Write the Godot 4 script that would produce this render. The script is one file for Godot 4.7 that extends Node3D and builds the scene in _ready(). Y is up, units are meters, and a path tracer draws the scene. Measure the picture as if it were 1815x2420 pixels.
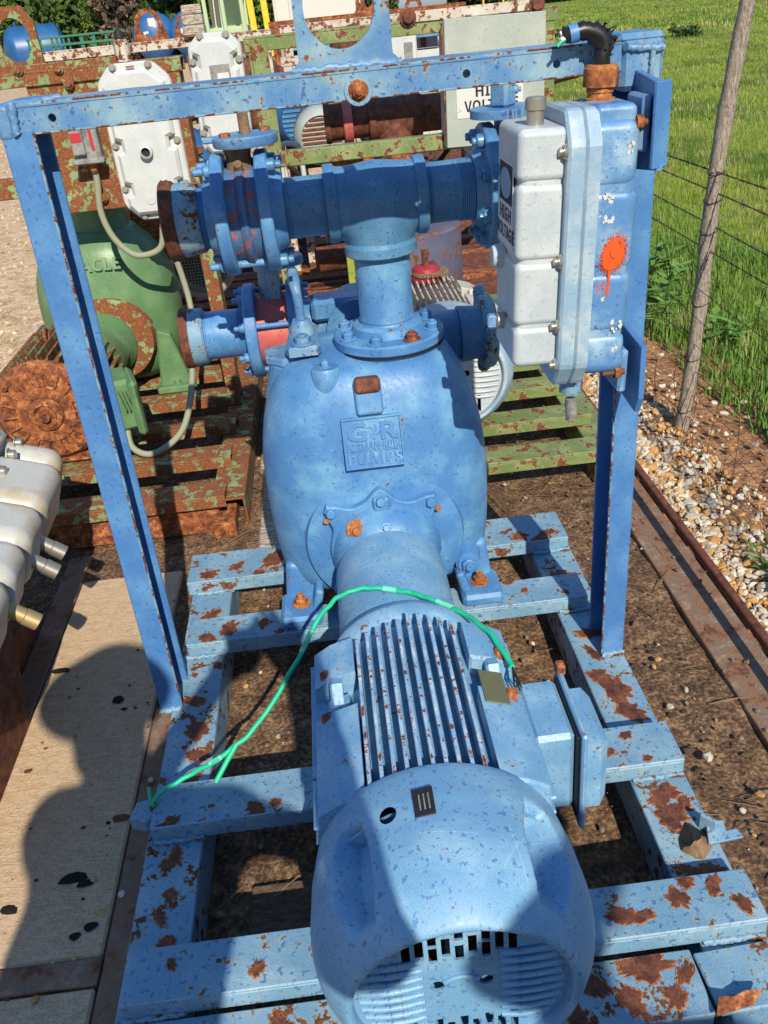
extends Node3D
# A yard of old skid-mounted pumps beside a wire fence and a field. Units are metres, y is up, the deck is y = 0.

const SUN_TO := Vector3(0.1304, 0.6004, 0.7890)   # towards the sun, low and behind the camera's right shoulder
const TILE := 1024

var used := {}
var mats := {}
var NZ := []            # tileable noise pictures, as bytes
var rng := RandomNumberGenerator.new()
var font_plain: SystemFont
var font_bold: SystemFont

# ---------------------------------------------------------------- mesh builder
class MB:
	var v := PackedVector3Array()
	var n := PackedVector3Array()
	var c := PackedColorArray()
	var T := Transform3D()
	var col = null
	func raw(a: Vector3, b: Vector3, d: Vector3, na: Vector3, nb: Vector3, nd: Vector3) -> void:
		# a, b, d run counter-clockwise seen from outside; Godot wants clockwise
		v.append(T * a); v.append(T * d); v.append(T * b)
		n.append((T.basis * na).normalized()); n.append((T.basis * nd).normalized()); n.append((T.basis * nb).normalized())
		if col != null:
			c.append(col); c.append(col); c.append(col)
	func t(a: Vector3, b: Vector3, d: Vector3) -> void:
		var k := (b - a).cross(d - a)
		if k.length_squared() < 1e-16:
			return
		k = k.normalized()
		raw(a, b, d, k, k, k)
	func q(a: Vector3, b: Vector3, d: Vector3, e: Vector3) -> void:
		t(a, b, d); t(a, d, e)
	func qs(a: Vector3, b: Vector3, d: Vector3, e: Vector3, na: Vector3, nb: Vector3, nd: Vector3, ne: Vector3) -> void:
		raw(a, b, d, na, nb, nd); raw(a, d, e, na, nd, ne)
	func mesh() -> ArrayMesh:
		var arr := []
		arr.resize(Mesh.ARRAY_MAX)
		arr[Mesh.ARRAY_VERTEX] = v
		arr[Mesh.ARRAY_NORMAL] = n
		if c.size() == v.size() and c.size() > 0:
			arr[Mesh.ARRAY_COLOR] = c
		var m := ArrayMesh.new()
		if v.size() > 0:
			m.add_surface_from_arrays(Mesh.PRIMITIVE_TRIANGLES, arr)
		return m

func frame_of(ax: Vector3) -> Basis:
	# a basis whose y axis is ax
	var y := ax.normalized()
	var x := y.cross(Vector3(0, 0, 1)) if absf(y.z) < 0.9 else y.cross(Vector3(1, 0, 0))
	x = x.normalized()
	return Basis(x, y, x.cross(y))

func bx(m: MB, ctr: Vector3, size: Vector3, bev := 0.002, rot := Basis()) -> void:
	# a box with chamfered edges
	var keep := m.T
	m.T = keep * Transform3D(rot, ctr)
	var h := size * 0.5
	var b := minf(bev, minf(h.x, minf(h.y, h.z)) * 0.9)
	var i := h - Vector3(b, b, b)
	for ax in 3:
		var u := (ax + 1) % 3
		var w := (ax + 2) % 3
		for s in [-1.0, 1.0]:
			var p := []
			for k in [[-1, -1], [1, -1], [1, 1], [-1, 1]]:
				var a := Vector3()
				a[ax] = h[ax] * s; a[u] = i[u] * k[0]; a[w] = i[w] * k[1]
				p.append(a)
			if s > 0: m.q(p[0], p[1], p[2], p[3])
			else: m.q(p[3], p[2], p[1], p[0])
	for ax in 3:
		var u := (ax + 1) % 3
		var w := (ax + 2) % 3
		for su in [-1.0, 1.0]:
			for sw in [-1.0, 1.0]:
				var a := Vector3(); var b2 := Vector3(); var c2 := Vector3(); var d2 := Vector3()
				a[ax] = -i[ax]; a[u] = h[u] * su; a[w] = i[w] * sw
				b2[ax] = i[ax]; b2[u] = h[u] * su; b2[w] = i[w] * sw
				c2[ax] = i[ax]; c2[u] = i[u] * su; c2[w] = h[w] * sw
				d2[ax] = -i[ax]; d2[u] = i[u] * su; d2[w] = h[w] * sw
				if su * sw > 0: m.q(d2, c2, b2, a)
				else: m.q(a, b2, c2, d2)
	for sx in [-1.0, 1.0]:
		for sy in [-1.0, 1.0]:
			for sz in [-1.0, 1.0]:
				var a := Vector3(h.x * sx, i.y * sy, i.z * sz)
				var b3 := Vector3(i.x * sx, h.y * sy, i.z * sz)
				var c3 := Vector3(i.x * sx, i.y * sy, h.z * sz)
				if sx * sy * sz > 0: m.t(a, b3, c3)
				else: m.t(a, c3, b3)
	m.T = keep

func rb(m: MB, ctr: Vector3, size: Vector3, r: float, rot := Basis(), steps := 4) -> void:
	# a box with round, smoothly shaded edges
	var keep := m.T
	m.T = keep * Transform3D(rot, ctr)
	var h := size * 0.5
	r = minf(r, minf(h.x, minf(h.y, h.z)) * 0.98)
	var i := h - Vector3(r, r, r)
	var al := []       # around: (angle, sign x, sign z)
	for qd in 4:
		for s in steps + 1:
			var a := PI / 2 * (qd + float(s) / steps)
			al.append([cos(a), sin(a), 1.0 if qd == 0 or qd == 3 else -1.0, 1.0 if qd < 2 else -1.0])
	var be := []
	for s in steps + 1: be.append([-PI / 2 + PI / 2 * s / steps, -1.0])
	for s in steps + 1: be.append([PI / 2 * s / steps, 1.0])
	var P := []
	var N := []
	for b in be:
		var rp := []
		var rn := []
		for a in al:
			var d := Vector3(cos(b[0]) * a[0], sin(b[0]), -cos(b[0]) * a[1])
			rn.append(d)
			rp.append(d * r + Vector3(i.x * a[2], i.y * b[1], -i.z * a[3]))
		P.append(rp); N.append(rn)
	var n := al.size()
	for j in be.size() - 1:
		for k in n:
			var k2 := (k + 1) % n
			m.qs(P[j][k], P[j][k2], P[j + 1][k2], P[j + 1][k], N[j][k], N[j][k2], N[j + 1][k2], N[j + 1][k])
	var top := be.size() - 1
	m.q(Vector3(-i.x, h.y, i.z), Vector3(i.x, h.y, i.z), Vector3(i.x, h.y, -i.z), Vector3(-i.x, h.y, -i.z))
	m.q(Vector3(-i.x, -h.y, -i.z), Vector3(i.x, -h.y, -i.z), Vector3(i.x, -h.y, i.z), Vector3(-i.x, -h.y, i.z))
	m.T = keep

func la(m: MB, o: Vector3, ax: Vector3, prof: Array, seg := 28, sharp := 35.0) -> void:
	# turns a profile of (radius, height along ax) about ax; corners sharper than `sharp` stay sharp; runs from low to high height on the outside
	var keep := m.T
	m.T = keep * Transform3D(frame_of(ax), o)
	var cs := []
	for k in seg + 1:
		var a := TAU * k / seg
		cs.append(Vector2(cos(a), sin(a)))
	var nn := []
	for k in prof.size() - 1:
		var d: Vector2 = prof[k + 1] - prof[k]
		nn.append(Vector2(d.y, -d.x).normalized())
	for k in prof.size() - 1:
		var n0: Vector2 = nn[k]
		var n1: Vector2 = nn[k]
		if k > 0 and rad_to_deg(absf(nn[k - 1].angle_to(nn[k]))) < sharp: n0 = (nn[k - 1] + nn[k]).normalized()
		if k < nn.size() - 1 and rad_to_deg(absf(nn[k + 1].angle_to(nn[k]))) < sharp: n1 = (nn[k + 1] + nn[k]).normalized()
		var p0: Vector2 = prof[k]
		var p1: Vector2 = prof[k + 1]
		for j in seg:
			var a: Vector2 = cs[j]
			var b: Vector2 = cs[j + 1]
			var A := Vector3(p0.x * a.x, p0.y, p0.x * a.y)
			var B := Vector3(p0.x * b.x, p0.y, p0.x * b.y)
			var C := Vector3(p1.x * b.x, p1.y, p1.x * b.y)
			var D := Vector3(p1.x * a.x, p1.y, p1.x * a.y)
			var na := Vector3(n0.x * a.x, n0.y, n0.x * a.y)
			var nb := Vector3(n0.x * b.x, n0.y, n0.x * b.y)
			var nc := Vector3(n1.x * b.x, n1.y, n1.x * b.y)
			var nd := Vector3(n1.x * a.x, n1.y, n1.x * a.y)
			if p1.x > 1e-6: m.raw(A, D, C, na, nd, nc)
			if p0.x > 1e-6: m.raw(A, C, B, na, nc, nb)
	m.T = keep

func cy(m: MB, p0: Vector3, p1: Vector3, r0: float, r1 := -1.0, seg := 22, bev := 0.0) -> void:
	if r1 < 0: r1 = r0
	var L := p0.distance_to(p1)
	var b := minf(bev, L * 0.4)
	la(m, p0, p1 - p0, [Vector2(0, 0), Vector2(r0 - b, 0), Vector2(r0, b), Vector2(r1, L - b), Vector2(r1 - b, L), Vector2(0, L)] if b > 0 else [Vector2(0, 0), Vector2(r0, 0), Vector2(r1, L), Vector2(0, L)], seg)

func pipe(m: MB, p0: Vector3, p1: Vector3, r: float, wall: float, seg := 28) -> void:
	# an open pipe with a wall one can look into at p0
	var L := p0.distance_to(p1)
	la(m, p0, p1 - p0, [Vector2(r - wall, L * 0.6), Vector2(r - wall, 0), Vector2(r, 0), Vector2(r, L), Vector2(0, L)], seg)

func hx(m: MB, p: Vector3, ax: Vector3, r: float, h: float, washer := 0.0, stud := 0.0) -> void:
	# a hexagonal bolt head or nut, with a washer below it and a stud end above it where asked
	if washer > 0:
		cy(m, p, p + ax.normalized() * washer, r * 1.45, -1, 14, washer * 0.3)
	var o := p + ax.normalized() * washer
	la(m, o, ax, [Vector2(r, 0), Vector2(r, h * 0.82), Vector2(r * 0.84, h), Vector2(0, h)], 6, 1.0)
	if stud > 0:
		cy(m, o + ax.normalized() * h, o + ax.normalized() * (h + stud), r * 0.55, -1, 10, stud * 0.15)

func smooth_path(pts: Array, steps := 6) -> Array:
	var out := []
	for i in pts.size() - 1:
		var p0: Vector3 = pts[maxi(i - 1, 0)]
		var p1: Vector3 = pts[i]
		var p2: Vector3 = pts[i + 1]
		var p3: Vector3 = pts[mini(i + 2, pts.size() - 1)]
		for k in steps:
			out.append(p1.cubic_interpolate(p2, p0, p3, float(k) / steps))
	out.append(pts[-1])
	return out

func tu(m: MB, pts: Array, r, seg := 8, caps := true) -> void:
	# a round tube along pts; r is one radius or one per point
	var N := pts.size()
	var rings := []
	var B := frame_of(pts[1] - pts[0])
	for i in N:
		var d: Vector3 = (pts[mini(i + 1, N - 1)] - pts[maxi(i - 1, 0)]).normalized()
		var y := B.y
		var axis := y.cross(d)
		if axis.length() > 1e-5:
			B = Basis(axis.normalized(), y.angle_to(d)) * B
		var rr: float = r[i] if r is Array else r
		var ring := []
		for j in seg:
			var a := TAU * j / seg
			var u := B.x * cos(a) + B.z * sin(a)
			ring.append([pts[i] + u * rr, u])
		rings.append(ring)
	for i in N - 1:
		for j in seg:
			var j2 := (j + 1) % seg
			var a = rings[i][j]; var b = rings[i][j2]; var c = rings[i + 1][j2]; var d = rings[i + 1][j]
			m.qs(a[0], d[0], c[0], b[0], a[1], d[1], c[1], b[1])
	if caps:
		for j in seg:
			var j2 := (j + 1) % seg
			m.t(pts[0], rings[0][j][0], rings[0][j2][0])
			m.t(pts[N - 1], rings[N - 1][j2][0], rings[N - 1][j][0])

func pr(m: MB, poly: Array, T: Transform3D, depth: float, bev := 0.0) -> void:
	# pushes a polygon in the local xy plane from z = 0 to z = depth; bev chamfers the face at z = depth
	var keep := m.T
	m.T = keep * T
	var P := PackedVector2Array(poly)
	if Geometry2D.is_polygon_clockwise(P): P.reverse()
	var N := P.size()
	var I := PackedVector2Array()
	for i in N:
		if bev > 0:
			var e0 := (P[i] - P[(i + N - 1) % N]).normalized()
			var e1 := (P[(i + 1) % N] - P[i]).normalized()
			var n0 := Vector2(-e0.y, e0.x)
			var n1 := Vector2(-e1.y, e1.x)
			var mm := (n0 + n1).normalized()
			I.append(P[i] + mm * bev / maxf(0.4, mm.dot(n0)))
		else:
			I.append(P[i])
	var tri := Geometry2D.triangulate_polygon(P)
	for k in range(0, tri.size(), 3):
		var a := tri[k]; var b := tri[k + 1]; var c := tri[k + 2]
		if (P[b] - P[a]).cross(P[c] - P[a]) < 0:
			var w := b; b = c; c = w
		m.t(Vector3(I[a].x, I[a].y, depth), Vector3(I[b].x, I[b].y, depth), Vector3(I[c].x, I[c].y, depth))
		m.t(Vector3(P[a].x, P[a].y, 0), Vector3(P[c].x, P[c].y, 0), Vector3(P[b].x, P[b].y, 0))
	for i in N:
		var j := (i + 1) % N
		var zb := depth - bev
		m.q(Vector3(P[i].x, P[i].y, 0), Vector3(P[j].x, P[j].y, 0), Vector3(P[j].x, P[j].y, zb), Vector3(P[i].x, P[i].y, zb))
		if bev > 0:
			m.q(Vector3(P[i].x, P[i].y, zb), Vector3(P[j].x, P[j].y, zb), Vector3(I[j].x, I[j].y, depth), Vector3(I[i].x, I[i].y, depth))
	m.T = keep

func holed(m: MB, T: Transform3D, outer: Array, hc: Vector2, hr: Vector2, thick: float, seg := 40) -> void:
	# a plate of outline `outer` (seen as a star from hc) with an oval hole of half-axes hr
	var keep := m.T
	m.T = keep * T
	var P := PackedVector2Array(outer)
	var angs := []
	for k in seg: angs.append(TAU * k / seg)
	for p in P: angs.append(fposmod((p - hc).angle(), TAU))
	angs.sort()
	var O := []
	var H := []
	for a in angs:
		var d := Vector2(cos(a), sin(a))
		var best := 1e9
		for i in P.size():
			var hit = Geometry2D.segment_intersects_segment(hc, hc + d * 20.0, P[i], P[(i + 1) % P.size()])
			if hit != null: best = minf(best, hc.distance_to(hit))
		if best > 1e8: best = hr.x * 1.5
		O.append(hc + d * best)
		H.append(hc + Vector2(d.x * hr.x, d.y * hr.y))
	for i in angs.size():
		var j := (i + 1) % angs.size()
		var o0: Vector2 = O[i]; var o1: Vector2 = O[j]; var h0: Vector2 = H[i]; var h1: Vector2 = H[j]
		var t := thick
		m.q(Vector3(h0.x, h0.y, t), Vector3(o0.x, o0.y, t), Vector3(o1.x, o1.y, t), Vector3(h1.x, h1.y, t))
		m.q(Vector3(h0.x, h0.y, 0), Vector3(h1.x, h1.y, 0), Vector3(o1.x, o1.y, 0), Vector3(o0.x, o0.y, 0))
		m.q(Vector3(o0.x, o0.y, 0), Vector3(o1.x, o1.y, 0), Vector3(o1.x, o1.y, t), Vector3(o0.x, o0.y, t))
		m.q(Vector3(h1.x, h1.y, 0), Vector3(h0.x, h0.y, 0), Vector3(h0.x, h0.y, t), Vector3(h1.x, h1.y, t))
	m.T = keep

func grid(m: MB, f: Callable, nu: int, nv: int, wrap := false, leave_out = null) -> void:
	# a smooth skin over f(u, v), u round and v up, seen from outside with u counter-clockwise
	var P := []
	for j in nv + 1:
		var row := []
		for i in nu + 1:
			row.append(f.call(float(i) / nu, float(j) / nv))
		P.append(row)
	var Nn := []
	for j in nv + 1:
		var row := []
		for i in nu + 1:
			var i0 := i - 1; var i1 := i + 1
			if wrap:
				i0 = nu - 1 if i == 0 else i - 1
				i1 = 1 if i == nu else i + 1
			else:
				i0 = maxi(i0, 0); i1 = mini(i1, nu)
			var du: Vector3 = P[j][i1] - P[j][i0]
			var dv: Vector3 = P[mini(j + 1, nv)][i] - P[maxi(j - 1, 0)][i]
			row.append(du.cross(dv).normalized())
		Nn.append(row)
	for j in nv:
		for i in nu:
			if leave_out != null:
				var middle: Vector3 = (P[j][i] + P[j][i + 1] + P[j + 1][i + 1] + P[j + 1][i]) * 0.25
				var gone: bool = leave_out.call(middle)
				if gone: continue
			m.qs(P[j][i], P[j][i + 1], P[j + 1][i + 1], P[j + 1][i], Nn[j][i], Nn[j][i + 1], Nn[j + 1][i + 1], Nn[j + 1][i])

func lump(seed_n: int, sub := 6, flat := 0.6) -> MB:
	# an angular broken stone of about unit size
	var r := RandomNumberGenerator.new()
	r.seed = seed_n
	var cuts := []
	for k in 10:
		var d := Vector3(r.randf_range(-1, 1), r.randf_range(-1, 1), r.randf_range(-1, 1)).normalized()
		cuts.append([d, r.randf_range(0.42, 0.8)])
	var m := MB.new()
	var f := func(u: float, w: float) -> Vector3:
		var a := u * TAU
		var b := (w - 0.5) * PI
		var d := Vector3(cos(b) * cos(a), sin(b), -cos(b) * sin(a))
		var rad := 1.0
		for c in cuts:
			var k: float = d.dot(c[0])
			if k > 0.2: rad = minf(rad, c[1] / k)
		return d * rad * Vector3(1, flat, 0.85)
	var P := []
	for j in sub + 1:
		var row := []
		for i in sub * 2: row.append(f.call(float(i) / (sub * 2), float(j) / sub))
		P.append(row)
	for j in sub:
		for i in sub * 2:
			var i2 := (i + 1) % (sub * 2)
			m.q(P[j][i], P[j][i2], P[j + 1][i2], P[j + 1][i])
	return m

# ---------------------------------------------------------------- things, parts, names
func numbered(where: Node, called: String) -> String:
	var key := str(where.get_instance_id()) + called
	var k: int = used.get(key, 0)
	used[key] = k + 1
	return called if k == 0 else "%s_%03d" % [called, k]

func tag(o: Node3D, label: String, category: String, group := "") -> Node3D:
	o.set_meta("label", label)
	o.set_meta("category", category)
	if group: o.set_meta("group", group)
	return o

func thing(called: String, label: String, category: String, at := Vector3.ZERO, group := "") -> Node3D:
	var o := Node3D.new()
	o.name = numbered(self, called)
	add_child(o, true)
	o.position = at
	return tag(o, label, category, group)

func root_of(o: Node3D) -> Vector3:
	var p := Vector3.ZERO
	var k: Node = o
	while k != null and k != self:
		p += k.position
		k = k.get_parent()
	return p

func obj(where: Node3D, called: String, m, mat: Material) -> MeshInstance3D:
	# m was built in the coordinates of its thing's unmoved place; parts of parts sit at the same origin
	var o := MeshInstance3D.new()
	o.mesh = m.mesh() if m is MB else m
	o.material_override = mat
	var w: Node = where if where else self
	o.name = numbered(w, called)
	w.add_child(o, true)
	return o

func lone(called: String, m, mat: Material, label: String, category: String, group := "") -> MeshInstance3D:
	return tag(obj(null, called, m, mat), label, category, group) as MeshInstance3D

func struct(called: String, m, mat: Material) -> MeshInstance3D:
	var o := obj(null, called, m, mat)
	o.set_meta("kind", "structure")
	return o

func many(where: Node3D, called: String, mesh: Mesh, mat: Material, xf: Array, cols: Array = []) -> MultiMeshInstance3D:
	var mm := MultiMesh.new()
	mm.transform_format = MultiMesh.TRANSFORM_3D
	mm.use_colors = cols.size() > 0
	mm.mesh = mesh
	mm.instance_count = xf.size()
	for i in xf.size():
		mm.set_instance_transform(i, xf[i])
		if cols.size() > 0: mm.set_instance_color(i, cols[i])
	var o := MultiMeshInstance3D.new()
	o.multimesh = mm
	o.material_override = mat
	var w: Node = where if where else self
	o.name = numbered(w, called)
	w.add_child(o, true)
	o.set_meta("kind", "stuff")
	return o

func words(where: Node3D, called: String, s: String, T: Transform3D, height: float, depth: float, mat: Material, bold := true, squeeze := 1.0) -> MeshInstance3D:
	var tm := TextMesh.new()
	tm.text = s
	tm.font = font_bold if bold else font_plain
	tm.font_size = 64
	tm.pixel_size = height / 46.0
	tm.depth = depth
	tm.curve_step = 2.0
	var o := MeshInstance3D.new()
	o.mesh = tm
	o.material_override = mat
	o.name = numbered(where, called)
	where.add_child(o, true)
	o.transform = T * Transform3D(Basis().scaled(Vector3(squeeze, 1, 1)), Vector3.ZERO)
	return o

# ---------------------------------------------------------------- materials
func sc(r: int, g: int, b: int) -> Color:
	return Color(r / 255.0, g / 255.0, b / 255.0)

func flat_mat(c: Color, rough := 0.6, metal := 0.0) -> StandardMaterial3D:
	var m := StandardMaterial3D.new()
	m.albedo_color = c
	m.roughness = rough
	m.metallic = metal
	return m

func make_noise() -> void:
	for k in 7:
		var f := FastNoiseLite.new()
		f.seed = 11 + k * 7
		f.noise_type = FastNoiseLite.TYPE_SIMPLEX_SMOOTH
		f.fractal_type = FastNoiseLite.FRACTAL_FBM
		f.fractal_octaves = 5
		f.frequency = [0.004, 0.009, 0.022, 0.06, 0.02, 0.045, 0.2][k]
		if k == 3: f.fractal_octaves = 3
		if k == 6: f.fractal_octaves = 1
		if k == 4:
			f.noise_type = FastNoiseLite.TYPE_CELLULAR
			f.cellular_return_type = FastNoiseLite.RETURN_DISTANCE
			f.fractal_type = FastNoiseLite.FRACTAL_NONE
			f.frequency = 0.03
		var im := f.get_seamless_image(TILE, TILE, false, false, 0.12, true)
		im.convert(Image.FORMAT_L8)
		NZ.append(im.get_data())

func tri_mat(key: String, col: PackedByteArray, rgh: PackedByteArray, hgt: PackedByteArray, size: int, metres: float, relief: float) -> StandardMaterial3D:
	var m := StandardMaterial3D.new()
	m.resource_name = key
	m.albedo_texture = ImageTexture.create_from_image(Image.create_from_data(size, size, false, Image.FORMAT_RGB8, col))
	if rgh.size() > 0: m.roughness_texture = ImageTexture.create_from_image(Image.create_from_data(size, size, false, Image.FORMAT_L8, rgh))
	m.roughness_texture_channel = BaseMaterial3D.TEXTURE_CHANNEL_RED
	m.roughness = 1.0
	if relief > 0.055:
		# relief is the depth of the pattern in centimetres
		var bump := Image.create_from_data(size, size, false, Image.FORMAT_L8, hgt)
		bump.convert(Image.FORMAT_RGB8)
		bump.bump_map_to_normal_map(relief * 0.01 * size / metres * 1.4)
		m.normal_enabled = true
		m.normal_texture = ImageTexture.create_from_image(bump)
		m.normal_scale = 1.0
	m.uv1_triplanar = true
	m.uv1_triplanar_sharpness = 6.0
	m.uv1_scale = Vector3.ONE / metres
	mats[key] = m
	return m

func paint(key: String, base: Color, pale: Color, speck: Color, amount: float, halo: Color, metres := 0.6, size := 512, rough := 0.42, rust_a := Color(0.30, 0.16, 0.105), rust_b := Color(0.62, 0.34, 0.18), shift := 0, specks := 0.5, relief := 0.12, scratches := 0) -> StandardMaterial3D:
	# old paint over steel: pale weathered drifts, dark specks, and chips down to rust with a stained rim
	var col := PackedByteArray(); col.resize(size * size * 3)
	var rgh := PackedByteArray(); rgh.resize(size * size)
	var hgt := PackedByteArray(); hgt.resize(size * size)
	var st := TILE / size
	var n1: PackedByteArray = NZ[1]; var n2: PackedByteArray = NZ[2]; var n3: PackedByteArray = NZ[3]; var n4: PackedByteArray = NZ[5]; var n0: PackedByteArray = NZ[0]; var n6: PackedByteArray = NZ[6]
	var th := 1.0 - amount
	var i := 0
	for y in size:
		var ya := ((y * st + shift * 131) & (TILE - 1)) * TILE
		var yb := ((y * st + shift * 57 + 300) & (TILE - 1)) * TILE
		for x in size:
			var xa := (x * st + shift * 197) & (TILE - 1)
			var xb := (x * st + shift * 89 + 500) & (TILE - 1)
			var big := n1[ya + xa] / 255.0
			var mid := n2[yb + xb] / 255.0
			var fine := n3[ya + xb] / 255.0
			var g := n6[yb + xa] / 255.0
			var wide := n0[ya + xb] / 255.0
			var k := big * 0.44 + mid * 0.27 + fine * 0.19 + wide * 0.10
			var rust := clampf((k - th) * 26.0, 0.0, 1.0)
			if fine > 0.80 and k > th - 0.10: rust = maxf(rust, minf(1.0, (fine - 0.80) * 14.0))
			var rim := clampf((k - th + 0.06) * 13.0, 0.0, 1.0) * (1.0 - rust)
			var c := base.lerp(pale, clampf((n0[yb + xa] / 255.0 - 0.35) * 1.8 + (mid - 0.5) * 0.5, 0.0, 1.0))
			var sp := n4[yb + xa] / 255.0 + (mid - 0.5) * 0.30 + specks * 0.07
			if sp > 0.79: c = c.lerp(speck, minf(0.75, (sp - 0.79) * 16.0))
			c = c.lerp(halo, rim * 0.5 * (0.5 + g))
			var rc := rust_a.lerp(rust_b, clampf((fine - 0.3) * 1.3 + (big - 0.6) * 0.6, 0.0, 1.0))
			c = c.lerp(rc, rust) * (0.93 + 0.14 * g)
			col[i * 3] = clampi(int(c.r * 255.0), 0, 255)
			col[i * 3 + 1] = clampi(int(c.g * 255.0), 0, 255)
			col[i * 3 + 2] = clampi(int(c.b * 255.0), 0, 255)
			rgh[i] = int(255.0 * clampf(rough + (0.95 - rough) * maxf(rust, rim * 0.4) + (fine - 0.5) * 0.18, 0.1, 1.0))
			hgt[i] = int(clampf(150.0 - rust * (70.0 - fine * 70.0) + mid * 40.0 + g * 10.0, 0.0, 255.0))
			i += 1
	var r := RandomNumberGenerator.new()
	r.seed = 5 + shift
	for k in scratches:
		var p := Vector2(r.randf() * size, r.randf() * size)
		var d := Vector2(r.randf_range(-1, 1), r.randf_range(-0.25, 0.25)).normalized() if r.randf() < 0.75 else Vector2(0.1, 1)
		var L := int(r.randf_range(0.03, 0.16) * size)
		for j in L:
			if r.randf() < 0.35: continue
			var u := p + d * j
			var id := (int(u.y) & (size - 1)) * size + (int(u.x) & (size - 1))
			for e in 3: col[id * 3 + e] = mini(255, col[id * 3 + e] + 62)
	if key in ["tank_blue", "lime", "coral", "yellow", "red_paint", "white_rusty"]: rgh = PackedByteArray()
	var out := tri_mat(key, col, rgh, hgt, size, metres, relief)
	if rgh.size() == 0: out.roughness = rough
	return out

func mix_mat(key: String, cols: Array, metres: float, size: int, rough: float, relief: float, stretch := Vector2(1, 1), shift := 0, grain := 0.3, dots := 0.0, dot_col := Color(0.8, 0.75, 0.65)) -> StandardMaterial3D:
	# a mottled surface that runs through cols; stretch draws the pattern out along one side (wood grain); dots are small bits of another colour
	var col := PackedByteArray(); col.resize(size * size * 3)
	var hgt := PackedByteArray(); hgt.resize(size * size)
	var st := TILE / size
	var n1: PackedByteArray = NZ[1]; var n2: PackedByteArray = NZ[2]; var n3: PackedByteArray = NZ[3]; var n6: PackedByteArray = NZ[6]; var n0: PackedByteArray = NZ[0]
	var sx := int(stretch.x); var sy := int(stretch.y)
	var i := 0
	for y in size:
		var ya := ((y * st * sy + shift * 131) & (TILE - 1)) * TILE
		var yb := ((y * st * sy + shift * 57 + 300) & (TILE - 1)) * TILE
		for x in size:
			var xa := (x * st * sx + shift * 197) & (TILE - 1)
			var xb := (x * st * sx + shift * 89 + 500) & (TILE - 1)
			var big := n1[ya + xa] / 255.0
			var mid := n2[yb + xb] / 255.0
			var fine := n3[ya + xb] / 255.0
			var g := n6[yb + xa] / 255.0
			var k := clampf((big - 0.5) * (1.3 - grain) + (mid - 0.5) * 0.8 + (fine - 0.5) * grain * 2.0 + 0.5, 0.0, 0.999) * (cols.size() - 1)
			var a: Color = cols[int(k)]
			var b: Color = cols[int(k) + 1]
			var c := a.lerp(b, k - int(k)) * (0.86 + 0.28 * g)
			var h := big * 0.3 + mid * 0.35 + fine * 0.35
			if dots > 0 and fine > 1.0 - dots and g > 0.45:
				c = c.lerp(dot_col, 0.8)
				h += 0.2
			col[i * 3] = clampi(int(c.r * 255.0), 0, 255)
			col[i * 3 + 1] = clampi(int(c.g * 255.0), 0, 255)
			col[i * 3 + 2] = clampi(int(c.b * 255.0), 0, 255)
			hgt[i] = int(clampf(h, 0.0, 1.0) * 255.0)
			i += 1
	var m := tri_mat(key, col, PackedByteArray(), hgt, size, metres, relief)
	m.roughness = rough
	return m

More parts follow.
